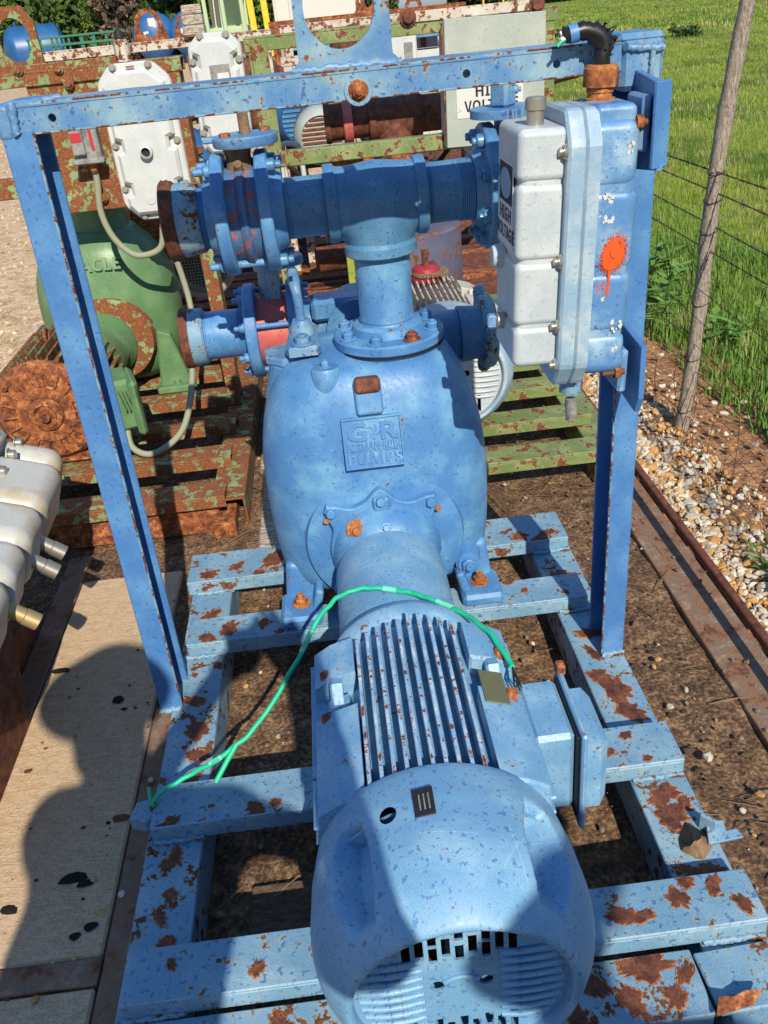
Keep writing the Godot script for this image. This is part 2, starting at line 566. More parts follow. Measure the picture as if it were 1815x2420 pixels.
func make_materials() -> void:
	make_noise()
	var halo := sc(150, 160, 140)
	# blue paints
	paint("blue", sc(73, 125, 181), sc(106, 157, 197), sc(54, 98, 156), 0.285, sc(118, 138, 145), 0.55, 1024, 0.48, Color(0.36, 0.18, 0.10), Color(0.62, 0.30, 0.13), 1, 0.55,  0.07)
	paint("blue_cover", sc(106, 153, 191), sc(136, 175, 202), sc(68, 112, 169), 0.27, sc(128, 150, 160), 0.5, 1024, 0.47, Color(0.40, 0.18, 0.09), Color(0.66, 0.30, 0.13), 4, 0.8, 0.03, 46)
	paint("blue_fin", sc(104, 151, 189), sc(138, 175, 202), sc(72, 116, 168), 0.305, sc(150, 158, 150), 0.4, 512, 0.45, Color(0.36, 0.17, 0.10), Color(0.58, 0.27, 0.13), 7, 0.7, 0.06)
	paint("blue_edge", sc(120, 162, 200), sc(190, 204, 214), sc(80, 130, 190), 0.43, sc(214, 216, 210), 0.29, 512, 0.6, Color(0.36, 0.16, 0.10), Color(0.52, 0.22, 0.12), 9, 0.2, 0.05)
	paint("blue_beam", sc(108, 147, 175), sc(144, 172, 188), sc(62, 102, 150), 0.345, sc(152, 158, 142), 0.75, 1024, 0.55, Color(0.27, 0.15, 0.10), Color(0.58, 0.33, 0.19), 2, 0.9, 0.2)
	paint("blue_beam_rusty", sc(108, 147, 175), sc(140, 170, 186), sc(62, 102, 150), 0.405, sc(152, 150, 130), 0.7, 1024, 0.6, Color(0.25, 0.14, 0.095), Color(0.60, 0.35, 0.20), 5, 0.9, 0.3)
	paint("blue_post", sc(68, 117, 175), sc(90, 139, 188), sc(52, 96, 160), 0.265, sc(120, 132, 130), 0.5, 512, 0.45, Color(0.34, 0.18, 0.11), Color(0.58, 0.30, 0.15), 3, 0.6, 0.05)
	paint("blue_bar", sc(78, 124, 172), sc(134, 164, 180), sc(42, 82, 146), 0.335, sc(146, 148, 128), 0.62, 1024, 0.5, Color(0.33, 0.18, 0.12), Color(0.58, 0.32, 0.18), 6, 0.6, 0.14)
	paint("blue_dark", sc(74, 122, 164), sc(96, 144, 178), sc(40, 80, 140), 0.285, sc(96, 112, 124), 0.45, 512, 0.36, Color(0.22, 0.12, 0.09), Color(0.45, 0.24, 0.14), 8, 0.6, 0.05)
	paint("blue_box", sc(84, 130, 182), sc(158, 184, 204), sc(60, 104, 170), 0.235, sc(190, 205, 215), 0.5, 512, 0.33, Color(0.80, 0.85, 0.88), Color(0.88, 0.90, 0.92), 11, 0.5, 0.02)
	paint("box_pale", sc(134, 164, 188), sc(184, 194, 200), sc(120, 154, 186), 0.20, sc(175, 188, 192), 0.5, 512, 0.42, Color(0.62, 0.60, 0.52), Color(0.7, 0.68, 0.62), 12, 0.6, 0.02)
	paint("box_white", sc(170, 181, 189), sc(190, 197, 200), sc(150, 165, 178), 0.19, sc(178, 184, 180), 0.5, 512, 0.42, Color(0.50, 0.42, 0.34), Color(0.62, 0.54, 0.45), 13, 0.4, 0.02)
	# other paints
	paint("green", sc(88, 124, 84), sc(110, 144, 102), sc(64, 104, 74), 0.27, sc(120, 138, 96), 0.6, 512, 0.42, Color(0.32, 0.17, 0.11), Color(0.55, 0.28, 0.15), 14, 0.4, 0.06)
	paint("green_rusty", sc(112, 142, 98), sc(146, 168, 122), sc(90, 116, 80), 0.585, sc(140, 138, 96), 0.6, 512, 0.6, Color(0.43, 0.25, 0.15), Color(0.67, 0.42, 0.25), 15, 0.4, 0.2)
	paint("olive", sc(106, 124, 72), sc(138, 150, 98), sc(84, 100, 60), 0.44, sc(168, 172, 140), 0.6, 512, 0.5, Color(0.34, 0.18, 0.12), Color(0.58, 0.36, 0.22), 16, 0.4, 0.08)
	paint("white_rusty", sc(184, 178, 166), sc(200, 196, 188), sc(170, 160, 146), 0.47, sc(196, 150, 106), 0.5, 512, 0.6, Color(0.30, 0.15, 0.10), Color(0.58, 0.30, 0.16), 17, 0.4, 0.15)
	paint("white", sc(186, 191, 193), sc(199, 202, 201), sc(176, 180, 178), 0.17, sc(190, 186, 172), 0.6, 512, 0.45, Color(0.45, 0.36, 0.28), Color(0.6, 0.5, 0.4), 18, 0.4, 0.02)
	paint("grey_box", sc(158, 166, 160), sc(172, 178, 172), sc(140, 148, 142), 0.18, sc(168, 158, 138), 0.7, 512, 0.5, Color(0.40, 0.24, 0.14), Color(0.6, 0.36, 0.2), 19, 0.4, 0.02)
	paint("purple_rust", sc(84, 88, 120), sc(104, 100, 118), sc(60, 62, 100), 0.43, sc(120, 104, 84), 0.6, 512, 0.6, Color(0.34, 0.20, 0.13), Color(0.55, 0.34, 0.2), 20, 0.4, 0.1)
	paint("lime", sc(160, 170, 62), sc(182, 188, 86), sc(62, 62, 80), 0.36, sc(120, 116, 90), 0.35, 512, 0.5, Color(0.24, 0.22, 0.36), Color(0.34, 0.30, 0.42), 21, 0.4, 0.06)
	paint("red_paint", sc(150, 38, 52), sc(172, 58, 66), sc(110, 28, 38), 0.30, sc(130, 70, 60), 0.4, 512, 0.5, Color(0.28, 0.15, 0.11), Color(0.5, 0.27, 0.16), 22, 0.4, 0.06)
	paint("coral", sc(190, 92, 84), sc(205, 112, 100), sc(60, 80, 140), 0.33, sc(150, 84, 90), 0.3, 512, 0.5, Color(0.17, 0.27, 0.45), Color(0.22, 0.34, 0.52), 23, 0.4, 0.06)
	paint("yellow", sc(222, 180, 40), sc(232, 196, 66), sc(180, 140, 30), 0.26, sc(190, 150, 70), 0.6, 512, 0.5, Color(0.30, 0.18, 0.12), Color(0.5, 0.3, 0.18), 24, 0.4, 0.05)
	paint("tank_blue", sc(34, 84, 138), sc(46, 100, 156), sc(28, 68, 120), 0.16, sc(80, 110, 150), 3.0, 512, 0.4, Color(0.3, 0.2, 0.15), Color(0.4, 0.3, 0.2), 25, 0.3, 0.0)
	paint("white_dusty", sc(184, 186, 184), sc(172, 156, 132), sc(176, 178, 178), 0.19, sc(196, 184, 164), 0.7, 512, 0.42, Color(0.62, 0.54, 0.44), Color(0.68, 0.58, 0.46), 26, 0.4, 0.02)
	# rust, wood, soil, stone
	mix_mat("rust", [sc(74, 40, 28), sc(112, 62, 38), sc(150, 88, 48), sc(186, 128, 80)], 0.5, 512, 0.85, 0.2, Vector2(1, 1), 1, 0.35)
	mix_mat("rust_orange", [sc(116, 62, 34), sc(148, 86, 44), sc(170, 106, 54), sc(196, 150, 92)], 0.6, 512, 0.85, 0.22, Vector2(1, 1), 3, 0.4)
	mix_mat("rust_brown", [sc(66, 36, 28), sc(92, 52, 38), sc(112, 64, 44), sc(128, 78, 54)], 0.45, 512, 0.75, 0.1, Vector2(1, 1), 2, 0.3)
	mix_mat("plank", [sc(168, 141, 112), sc(184, 157, 127), sc(194, 168, 138), sc(204, 181, 152)], 0.55, 1024, 0.92, 0.10, Vector2(1, 3), 4, 0.7, 0.13, sc(74, 58, 42))
	mix_mat("plank_grey", [sc(84, 72, 62), sc(146, 132, 118), sc(184, 172, 158), sc(208, 200, 190)], 0.6, 512, 0.92, 0.3, Vector2(1, 6), 5, 0.5)
	paint("blue_coral", sc(66, 110, 156), sc(84, 130, 172), sc(36, 70, 122), 0.43, sc(120, 90, 110), 0.3, 512, 0.45, Color(0.70, 0.34, 0.31), Color(0.78, 0.42, 0.38), 27, 0.4, 0.06)
	mix_mat("soil", [sc(62, 45, 33), sc(90, 67, 49), sc(114, 88, 65), sc(146, 117, 88)], 0.8, 1024, 0.95, 0.4, Vector2(1, 1), 6, 0.6, 0.17, sc(168, 146, 116))
	mix_mat("dirt", [sc(96, 64, 42), sc(130, 90, 60), sc(154, 112, 76), sc(176, 136, 98)], 1.1, 512, 0.95, 0.5, Vector2(1, 1), 7, 0.4, 0.22, sc(196, 176, 146))
	mix_mat("yard", [sc(150, 122, 92), sc(182, 154, 120), sc(200, 174, 140), sc(212, 192, 162)], 1.6, 512, 0.95, 0.6, Vector2(1, 1), 8, 0.5, 0.2, sc(120, 96, 70))
	mix_mat("meadow", [sc(88, 94, 36), sc(104, 118, 42), sc(118, 134, 50), sc(130, 146, 60)], 2.2, 512, 0.95, 0.4, Vector2(1, 1), 9, 0.4)
	mix_mat("old_wood", [sc(92, 82, 72), sc(130, 118, 106), sc(154, 144, 132), sc(174, 164, 152)], 0.5, 512, 0.9, 0.3, Vector2(6, 1), 10, 0.5)
	mix_mat("sheet_steel", [sc(96, 66, 50), sc(136, 98, 74), sc(120, 104, 92), sc(158, 124, 98)], 0.9, 512, 0.7, 0.1, Vector2(1, 1), 11, 0.25)
	mix_mat("grey_steel", [sc(104, 104, 104), sc(134, 134, 132), sc(154, 154, 150)], 0.4, 512, 0.6, 0.05, Vector2(1, 1), 12, 0.3)
	mix_mat("clay", [sc(98, 78, 58), sc(124, 100, 76), sc(146, 120, 94)], 0.3, 512, 0.95, 0.2, Vector2(1, 1), 13, 0.4)
	mix_mat("bark", [sc(50, 42, 36), sc(84, 74, 66), sc(118, 108, 98)], 1.2, 512, 0.95, 0.4, Vector2(5, 1), 14, 0.5)
	mix_mat("deck_dark", [sc(64, 50, 38), sc(92, 74, 58), sc(112, 94, 76)], 0.6, 512, 0.92, 0.1, Vector2(1, 4), 15, 0.5)
	mats.bolt_grey = flat_mat(sc(150, 146, 136), 0.5, 0.3)
	mats.teal = flat_mat(sc(48, 112, 92), 0.6)
	mats.cab_green = flat_mat(sc(168, 186, 150), 0.5)
	mats.white_clean = flat_mat(sc(196, 196, 192), 0.45)
	mats.black_tape = flat_mat(sc(20, 20, 22), 0.38)
	mats.rubber = flat_mat(sc(26, 25, 25), 0.7)
	mats.dark = flat_mat(sc(18, 16, 15), 0.9)
	mats.chrome = flat_mat(sc(176, 172, 162), 0.36, 0.75)
	mats.brass = flat_mat(sc(186, 164, 120), 0.45, 0.6)
	mats.worn_edge = paint("worn_edge", sc(96, 140, 176), sc(140, 166, 180), sc(60, 100, 150), 0.50, sc(150, 142, 116), 0.33, 512, 0.6, Color(0.30, 0.16, 0.10), Color(0.52, 0.29, 0.16), 30, 0.3, 0.0)
	mats.wire_pale = flat_mat(sc(112, 214, 184), 0.5)
	mats.wire_green = flat_mat(sc(30, 182, 138), 0.5)
	mats.copper = flat_mat(sc(150, 110, 80), 0.5, 0.6)
	mats.conduit = flat_mat(sc(140, 144, 122), 0.7)
	mats.ink = flat_mat(sc(28, 30, 34), 0.6)
	mats.sign_white = flat_mat(sc(200, 202, 200), 0.5)
	mats.sign_red = flat_mat(sc(176, 44, 56), 0.5)
	mats.plate_olive = flat_mat(sc(122, 120, 88), 0.4, 0.4)
	mats.orange_spray = flat_mat(sc(206, 80, 18), 0.6)
	mats.orange_dark = flat_mat(sc(200, 82, 22), 0.65)
	mats.orange_mist = flat_mat(sc(140, 96, 76), 0.6)
	mats.fence_wire = flat_mat(sc(72, 58, 50), 0.7, 0.5)
	mats.green_button = flat_mat(sc(20, 110, 84), 0.5)
	mats.glass_dark = flat_mat(sc(20, 30, 36), 0.15)
	mats.foliage_dark = leaf_mat(sc(56, 74, 30))
	mats.grass = leaf_mat(sc(255, 255, 255))
	mats.grass.vertex_color_use_as_albedo = true
	mats.stone = flat_mat(Color.WHITE, 0.9)
	mats.stone.vertex_color_use_as_albedo = true

func leaf_mat(c: Color) -> StandardMaterial3D:
	var m := flat_mat(c, 0.75)
	m.cull_mode = BaseMaterial3D.CULL_DISABLED
	m.backlight_enabled = true
	m.backlight = Color(0.35, 0.4, 0.12)
	m.vertex_color_use_as_albedo = true
	return m
# ---------------------------------------------------------------- camera, sky, sun
func make_view() -> void:
	var cam := Camera3D.new()
	cam.name = "camera"
	cam.fov = 61.76
	cam.near = 0.02
	cam.far = 600.0
	cam.position = Vector3(0, 1.34, 0)
	cam.rotation_degrees = Vector3(-30.5, -1.9, -5.94)
	add_child(cam)
	var sky := ProceduralSkyMaterial.new()
	sky.sky_top_color = sc(112, 150, 202)
	sky.sky_horizon_color = sc(196, 214, 232)
	sky.sky_curve = 0.12
	sky.ground_bottom_color = sc(110, 100, 84)
	sky.ground_horizon_color = sc(170, 168, 158)
	sky.sun_angle_max = 2.0
	var s := Sky.new()
	s.sky_material = sky
	var env := Environment.new()
	env.background_mode = Environment.BG_SKY
	env.sky = s
	env.background_energy_multiplier = 0.85
	env.tonemap_mode = Environment.TONE_MAPPER_LINEAR
	env.tonemap_exposure = 1.14
	env.sdfgi_enabled = true
	env.ssao_enabled = true
	env.ssil_enabled = true
	var we := WorldEnvironment.new()
	we.name = "world"
	we.environment = env
	add_child(we)
	var sun := DirectionalLight3D.new()
	sun.name = "sun"
	sun.light_color = Color(1.0, 0.955, 0.87)
	sun.light_energy = 1.6
	sun.light_angular_distance = 0.5
	sun.shadow_enabled = true
	sun.basis = Basis.looking_at(-SUN_TO, Vector3.UP)
	add_child(sun)

func sheet(x0: float, x1: float, z0: float, z1: float, y: float, nx: int, nz: int, amp: float, freq: float, seed_n: int, edge := 0.0) -> MB:
	# an uneven patch of ground; edge makes its border ragged
	var f := FastNoiseLite.new()
	f.seed = seed_n
	f.frequency = freq
	f.fractal_octaves = 4
	var m := MB.new()
	grid(m, func(u: float, w: float) -> Vector3:
		var x := lerpf(x0, x1, u)
		var z := lerpf(z1, z0, w)
		var h := f.get_noise_2d(x * 10.0, z * 10.0)
		if edge > 0 and (u == 0.0 or u == 1.0): x += f.get_noise_2d(x * 3.0, z * 14.0) * edge
		var border := minf(minf(u, 1 - u) * nx, minf(w, 1 - w) * nz)
		return Vector3(x, y + h * amp * clampf(border / 2.0, 0.0, 1.0), z), nx, nz)
	return m

func stone_cols(r: RandomNumberGenerator) -> Color:
	var k := r.randf()
	var c := sc(172, 160, 140).lerp(sc(206, 198, 184), r.randf())
	if k < 0.36: c = sc(164, 118, 66).lerp(sc(196, 158, 106), r.randf())
	elif k < 0.46: c = sc(130, 122, 112).lerp(sc(170, 160, 146), r.randf())
	elif k < 0.48: c = sc(158, 92, 58)
	return c.srgb_to_linear()

func make_setting() -> void:
	var m := MB.new()
	m.q(Vector3(-220, -0.034, 60), Vector3(220, -0.034, 60), Vector3(220, -0.034, -260), Vector3(-220, -0.034, -260))
	struct("ground", m, mats.meadow)
	m = sheet(-60, 0.9, -46, 6, -0.024, 80, 60, 0.01, 0.2, 3)
	struct("yard_ground", m, mats.yard)
	m = sheet(0.86, 1.52, -16, 4, -0.014, 14, 240, 0.03, 0.3, 4, 0.12)
	struct("dirt_strip", m, mats.dirt)
	m = sheet(-1.62, 0.80, -4.6, 1.6, 0.0, 96, 240, 0.012, 0.35, 5)
	var soil := struct("deck_soil", m, mats.soil)
	# --- boards of the old deck and the steel strips between them
	var deck := Node3D.new()
	deck.name = "deck"
	add_child(deck)
	deck.set_meta("kind", "structure")
	for b in [[-0.800, -0.518, -2.06, -0.905, "plank"], [-0.800, -0.518, -0.850, 0.62, "plank"], [-0.305, -0.155, -2.62, -2.12, "plank_grey"], [-0.32, -0.17, -3.30, -2.66, "plank_grey"], [-0.27, -0.06, -1.00, -0.83, "deck_dark"]]:
		m = MB.new()
		bx(m, Vector3((b[0] + b[1]) / 2, 0.006, (b[2] + b[3]) / 2), Vector3(b[1] - b[0], 0.022, b[3] - b[2]), 0.004)
		obj(deck, "board", m, mats[b[4]])
	for b in [[-0.868, -0.804, -2.2, 1.2], [-0.5135, -0.447, -1.5, 1.0], [0.752, 0.866, -7.0, 1.6]]:
		m = MB.new()
		bx(m, Vector3((b[0] + b[1]) / 2, 0.006, (b[2] + b[3]) / 2), Vector3(b[1] - b[0], 0.018, b[3] - b[2]), 0.002)
		obj(deck, "steel_strip", m, mats.sheet_steel)
	m = MB.new()
	bx(m, Vector3(-0.66, 0.010, -0.877), Vector3(0.29, 0.019, 0.048), 0.002)
	obj(deck, "steel_strip", m, mats.sheet_steel)
	m = MB.new()
	bx(m, Vector3(0.841, 0.083, -2.7), Vector3(0.020, 0.024, 8.6), 0.003)
	obj(deck, "edge_rail", m, mats.rust_brown)
	for k in 7:
		m = MB.new()
		bx(m, Vector3(0.842, 0.043, 0.9 - k * 1.8), Vector3(0.016, 0.06, 0.03), 0.002)
		obj(deck, "rail_stub", m, mats.rust_brown)
	# --- loose bits on the deck
	var r := RandomNumberGenerator.new()
	r.seed = 21
	var lumps := []
	for k in 6: lumps.append(lump(40 + k, 4, 0.6).mesh())
	for k in 24:
		var x := r.randf_range(-0.79, -0.53)
		var z := r.randf_range(-1.75, -0.6)
		var o := obj(deck, "flake", lumps[k % 6], mats.dark if r.randf() < 0.6 else mats.rust_brown)
		var s := r.randf_range(0.0025, 0.008) * (1.0 if r.randf() < 0.85 else 2.2)
		o.transform = Transform3D(Basis(Vector3.UP, r.randf() * TAU).scaled(Vector3(s * r.randf_range(1.0, 1.9), s * 0.3, s)), Vector3(x, 0.019, z))
	for q in [[-0.548, -0.96, 0.013], [-0.572, -0.945, 0.011], [-0.60, -1.065, 0.022], [-0.575, -1.05, 0.014]]:
		var o := obj(deck, "flake", lumps[2], mats.dark)
		o.transform = Transform3D(Basis(Vector3.UP, q[1] * 9.0).scaled(Vector3(q[2] * 1.7, q[2] * 0.22, q[2])), Vector3(q[0], 0.020, q[1]))
	for q in [[-0.535, -0.985, 0.012], [-0.505, -1.02, 0.011], [-0.535, -1.30, 0.008], [-0.49, -1.28, 0.010], [-0.60, -0.90, 0.008], [-0.565, -0.905, 0.009], [-0.36, -1.72, 0.014], [-0.22, -1.70, 0.03], [-0.27, -1.72, 0.018], [-0.31, -1.735, 0.016], [-0.30, -1.66, 0.014], [0.62, -1.15, 0.02], [0.60, -1.62, 0.016], [0.58, -1.75, 0.012], [0.68, -1.05, 0.012], [0.63, -1.45, 0.01], [0.60, -1.30, 0.011]]:
		var mt := flat_mat(stone_cols(r).linear_to_srgb(), 0.9)
		var o := obj(deck, "stone", lumps[r.randi() % 6], mt)
		o.transform = Transform3D(Basis.from_euler(Vector3(0.2, r.randf() * TAU, 0.1)).scaled(Vector3.ONE * q[2]), Vector3(q[0], 0.012 + q[2] * 0.4, q[1]))
	var xf := []
	var cs := []
	for k in 9000:
		var x := r.randf_range(-1.5, 0.84)
		var z := -pow(r.randf(), 1.3) * 4.2 + 0.3
		if x > -0.86 and x < -0.52 and r.randf() < 0.85: continue
		var s := 0.0016 + pow(r.randf(), 5.0) * 0.009
		xf.append(Transform3D(Basis.from_euler(Vector3(r.randf() * 6, r.randf() * 6, 0)).scaled(Vector3.ONE * s), Vector3(x, 0.006 + s * 0.4 + (0.012 if x > 0.70 or x < -0.52 else 0.0), z)))
		cs.append(stone_cols(r).lerp(sc(70, 54, 40).srgb_to_linear(), 0.75 if r.randf() < 0.66 else 0.1))
	many(null, "grit", lumps[0], mats.stone, xf, cs)
	# clods and straw
	xf = []; cs = []
	for k in 420:
		var x := r.randf_range(0.54, 0.72) if r.randf() < 0.55 else r.randf_range(-0.5, 0.5)
		var z := r.randf_range(-2.4, -0.4)
		var s := 0.003 + pow(r.randf(), 3.0) * 0.009
		xf.append(Transform3D(Basis.from_euler(Vector3(0, r.randf() * 6, 0)).scaled(Vector3(s * r.randf_range(1, 2), s * 0.5, s)), Vector3(x, 0.004 + s * 0.15, z)))
		cs.append(sc(62, 46, 34).lerp(sc(104, 80, 58), r.randf()).srgb_to_linear())
	many(null, "soil_clods", lumps[3], mats.stone, xf, cs)
	m = MB.new()
	m.col = Color(1, 1, 1)
	tu(m, [Vector3(-0.5, 0, 0), Vector3(-0.1, 0.03, 0.02), Vector3(0.5, 0, 0.05)], [0.012, 0.014, 0.006], 5)
	xf = []; cs = []
	for k in 260:
		var x := r.randf_range(-0.45, 0.80)
		var z := r.randf_range(-3.2, -0.5)
		var L := r.randf_range(0.03, 0.13)
		xf.append(Transform3D(Basis.from_euler(Vector3(0, r.randf() * TAU, r.randf_range(-0.1, 0.1))).scaled(Vector3.ONE * L), Vector3(x, 0.014, z)))
		cs.append(sc(150, 128, 96).lerp(sc(92, 74, 54), r.randf()).srgb_to_linear())
	many(null, "straw", m.mesh(), mats.stone, xf, cs)
	# --- gravel along the deck edge
	m = sheet(0.878, 1.16, -9, 2, 0.006, 12, 260, 0.03, 0.5, 9, 0.06)
	var bed := struct("gravel_bed", m, mats.dirt)
	xf = []; cs = []
	for k in 30000:
		var z := -pow(r.randf(), 1.25) * 8.0 + 0.4
		var x := 0.885 + absf(r.randfn(0.0, 0.115))
		if r.randf() < 0.06: x += r.randf() * 0.35
		var s := 0.0025 + pow(r.randf(), 3.2) * 0.0135
		xf.append(Transform3D(Basis.from_euler(Vector3(r.randf() * 6, r.randf() * 6, r.randf() * 6)).scaled(Vector3(s * r.randf_range(0.8, 1.4), s, s)), Vector3(x, 0.008 + s * 0.35 + r.randf() * 0.012, z)))
		cs.append(stone_cols(r))
	many(null, "gravel", lump(77, 5, 0.8).mesh(), mats.stone, xf, cs)
	# loose stones over the open yard
	xf = []; cs = []
	for k in 9000:
		var z := -2.6 - pow(r.randf(), 1.4) * 14.0
		var x := -1.45 - r.randf() * (1.2 + absf(z + 2.6) * 0.45)
		var s := 0.004 + pow(r.randf(), 3.0) * 0.02
		xf.append(Transform3D(Basis.from_euler(Vector3(r.randf() * 6, r.randf() * 6, r.randf() * 6)).scaled(Vector3(s * 1.2, s, s)), Vector3(x, -0.02 + s * 0.2, z)))
		cs.append(sc(214, 196, 164).lerp(sc(160, 134, 104), r.randf()).srgb_to_linear())
	many(null, "yard_stones", lumps[1], mats.stone, xf, cs)
	for k in 150:
		var s := r.randf_range(0.014, 0.029)
		var o := obj(bed, "stone", lumps[r.randi() % 6], flat_cached(stone_cols(r)))
		o.transform = Transform3D(Basis.from_euler(Vector3(r.randf_range(-0.4, 0.4), r.randf() * TAU, r.randf_range(-0.4, 0.4))).scaled(Vector3(s * r.randf_range(1, 1.5), s, s)), Vector3(r.randf_range(0.90, 1.13), 0.018, -pow(r.randf(), 1.2) * 3.4 - 0.75))

var stone_mats := []
func flat_cached(c: Color) -> StandardMaterial3D:
	var s := c.linear_to_srgb()
	for k in stone_mats:
		if absf(k.albedo_color.r - s.r) + absf(k.albedo_color.g - s.g) + absf(k.albedo_color.b - s.b) < 0.12: return k
	var m := flat_mat(s, 0.9)
	stone_mats.append(m)
	return m

func blade_mesh(n: int, h: float, w: float, spread: float, seed_n: int) -> Mesh:
	var r := RandomNumberGenerator.new()
	r.seed = seed_n
	var m := MB.new()
	m.col = Color(1, 1, 1)
	for k in n:
		var a := r.randf() * TAU
		var p := Vector3(r.randf_range(-spread, spread), 0, r.randf_range(-spread, spread))
		var d := Vector3(cos(a), 0, sin(a))
		var s := Vector3(-d.z, 0, d.x) * w * r.randf_range(0.6, 1.2)
		var hh := h * r.randf_range(0.55, 1.15)
		var lean := r.randf_range(0.15, 0.75) * hh
		var q := p + d * lean * 0.35 + Vector3.UP * hh * 0.6
		var e := p + d * lean + Vector3.UP * hh
		m.q(p - s, p + s, q + s * 0.7, q - s * 0.7)
		m.t(q - s * 0.7, q + s * 0.7, e)
	return m.mesh()

func make_field() -> void:
	var r := RandomNumberGenerator.new()
	r.seed = 8
	var fn := FastNoiseLite.new()
	fn.seed = 4
	fn.frequency = 0.25
	var zones := [
		# nearest z, farthest z, count, blade height, blades, blade width, spread
		[-1.2, -9.0, 32000, 0.040, 13, 0.0016, 0.035],
		[-9.0, -26.0, 34000, 0.050, 16, 0.003, 0.09],
		[-26.0, -95.0, 26000, 0.085, 12, 0.012, 0.30]]
	for zi in zones.size():
		var q: Array = zones[zi]
		var xf := []
		var cs := []
		for k in q[2]:
			var w := r.randf()
			var z := lerpf(q[0], q[1], w if zi == 0 else pow(w, 0.8))
			var x := 1.46 + r.randf() * (1.6 + absf(z) * (0.62 if zi < 2 else 0.45)) + absf(z) * (0.0 if zi == 0 else (0.05 if zi == 1 else 0.12))
			var nn := fn.get_noise_2d(x * 2.0, z * 2.0)
			if x < 1.62 + nn * 0.25 and r.randf() < 0.75: continue
			var s := r.randf_range(0.6, 1.4) * (1.0 + nn * 0.6)
			if x < 2.3 and r.randf() < 0.25: s *= 1.7
			xf.append(Transform3D(Basis(Vector3.UP, r.randf() * TAU).scaled(Vector3(s, s * r.randf_range(0.8, 1.3), s)), Vector3(x, -0.03, z)))
			var c := sc(112, 138, 42).lerp(sc(142, 160, 62), r.randf())
			if nn > 0.10: c = c.lerp(sc(76, 108, 42), 0.6)
			if r.randf() < 0.18: c = sc(166, 160, 104)
			if x < 2.4: c = c.lerp(sc(92, 132, 52), 0.5)
			cs.append(c.srgb_to_linear())
		var o := many(null, "grass", blade_mesh(q[4], q[3], q[5], q[6], 60 + zi), mats.grass, xf, cs)
	# taller dry and green stems along the ragged edge by the fence
	var sx := []
	var scs := []
	for k in 1500:
		var z := -1.2 - pow(r.randf(), 1.3) * 8.0
		var x := 1.36 + absf(r.randfn(0.0, 0.22))
		var s := r.randf_range(0.7, 2.0)
		sx.append(Transform3D(Basis(Vector3.UP, r.randf() * TAU).scaled(Vector3(s * 0.8, s, s * 0.8)), Vector3(x, -0.02, z)))
		scs.append((sc(92, 132, 50) if r.randf() < 0.86 else sc(164, 150, 104)).srgb_to_linear())
	many(null, "edge_grass", blade_mesh(8, 0.055, 0.0026, 0.035, 77), mats.grass, sx, scs)
	# leafy weeds along the fence
	for p in [[1.50, -2.35, 0.16], [1.46, -2.05, 0.13], [1.60, -2.6, 0.15], [1.40, -3.6, 0.2], [1.52, -3.9, 0.22], [1.62, -3.3, 0.2], [1.75, -4.3, 0.24], [1.35, -2.15, 0.09], [1.02, -1.70, 0.11], [1.04, -1.58, 0.10], [1.6, -5.0, 0.25], [1.85, -5.4, 0.22]]:
		weed(Vector3(p[0], -0.015, p[1]), p[2], r)
	# low bushes out in the field
	for p in [[9.4, -23.5, 0.5, 0.26], [7.3, -22.0, 0.4, 0.16], [8.2, -30.0, 0.5, 0.2]]:
		var b := leaf_ball(Vector3(p[0], p[3] * 0.4, p[1]), Vector3(p[2], p[3], p[2]), 900, 0.06, r, sc(56, 86, 40))
		var bm := MB.new()
		for k in 260:
			bm.T = b[1][k]
			bm.col = b[2][k]
			for j in 3:
				var d := Vector3(r.randf_range(-1, 1), r.randf_range(-0.4, 1), r.randf_range(-1, 1)).normalized()
				var sd := d.cross(Vector3(r.randf(), 1, r.randf())).normalized()
				bm.q(Vector3.ZERO, d * 0.6 - sd * 0.4, d * 1.4, d * 0.6 + sd * 0.4)
		bm.T = Transform3D()
		var o := obj(null, "field_bush", bm, mats.grass)
		tag(o, ["dark low bush standing alone in the field left of the wood post's tip", "small faint bush in the field to the left of the darker bush", "flat bush far out in the green field"][[9.4, 7.3, 8.2].find(p[0])], "bush", "bushes out in the field")

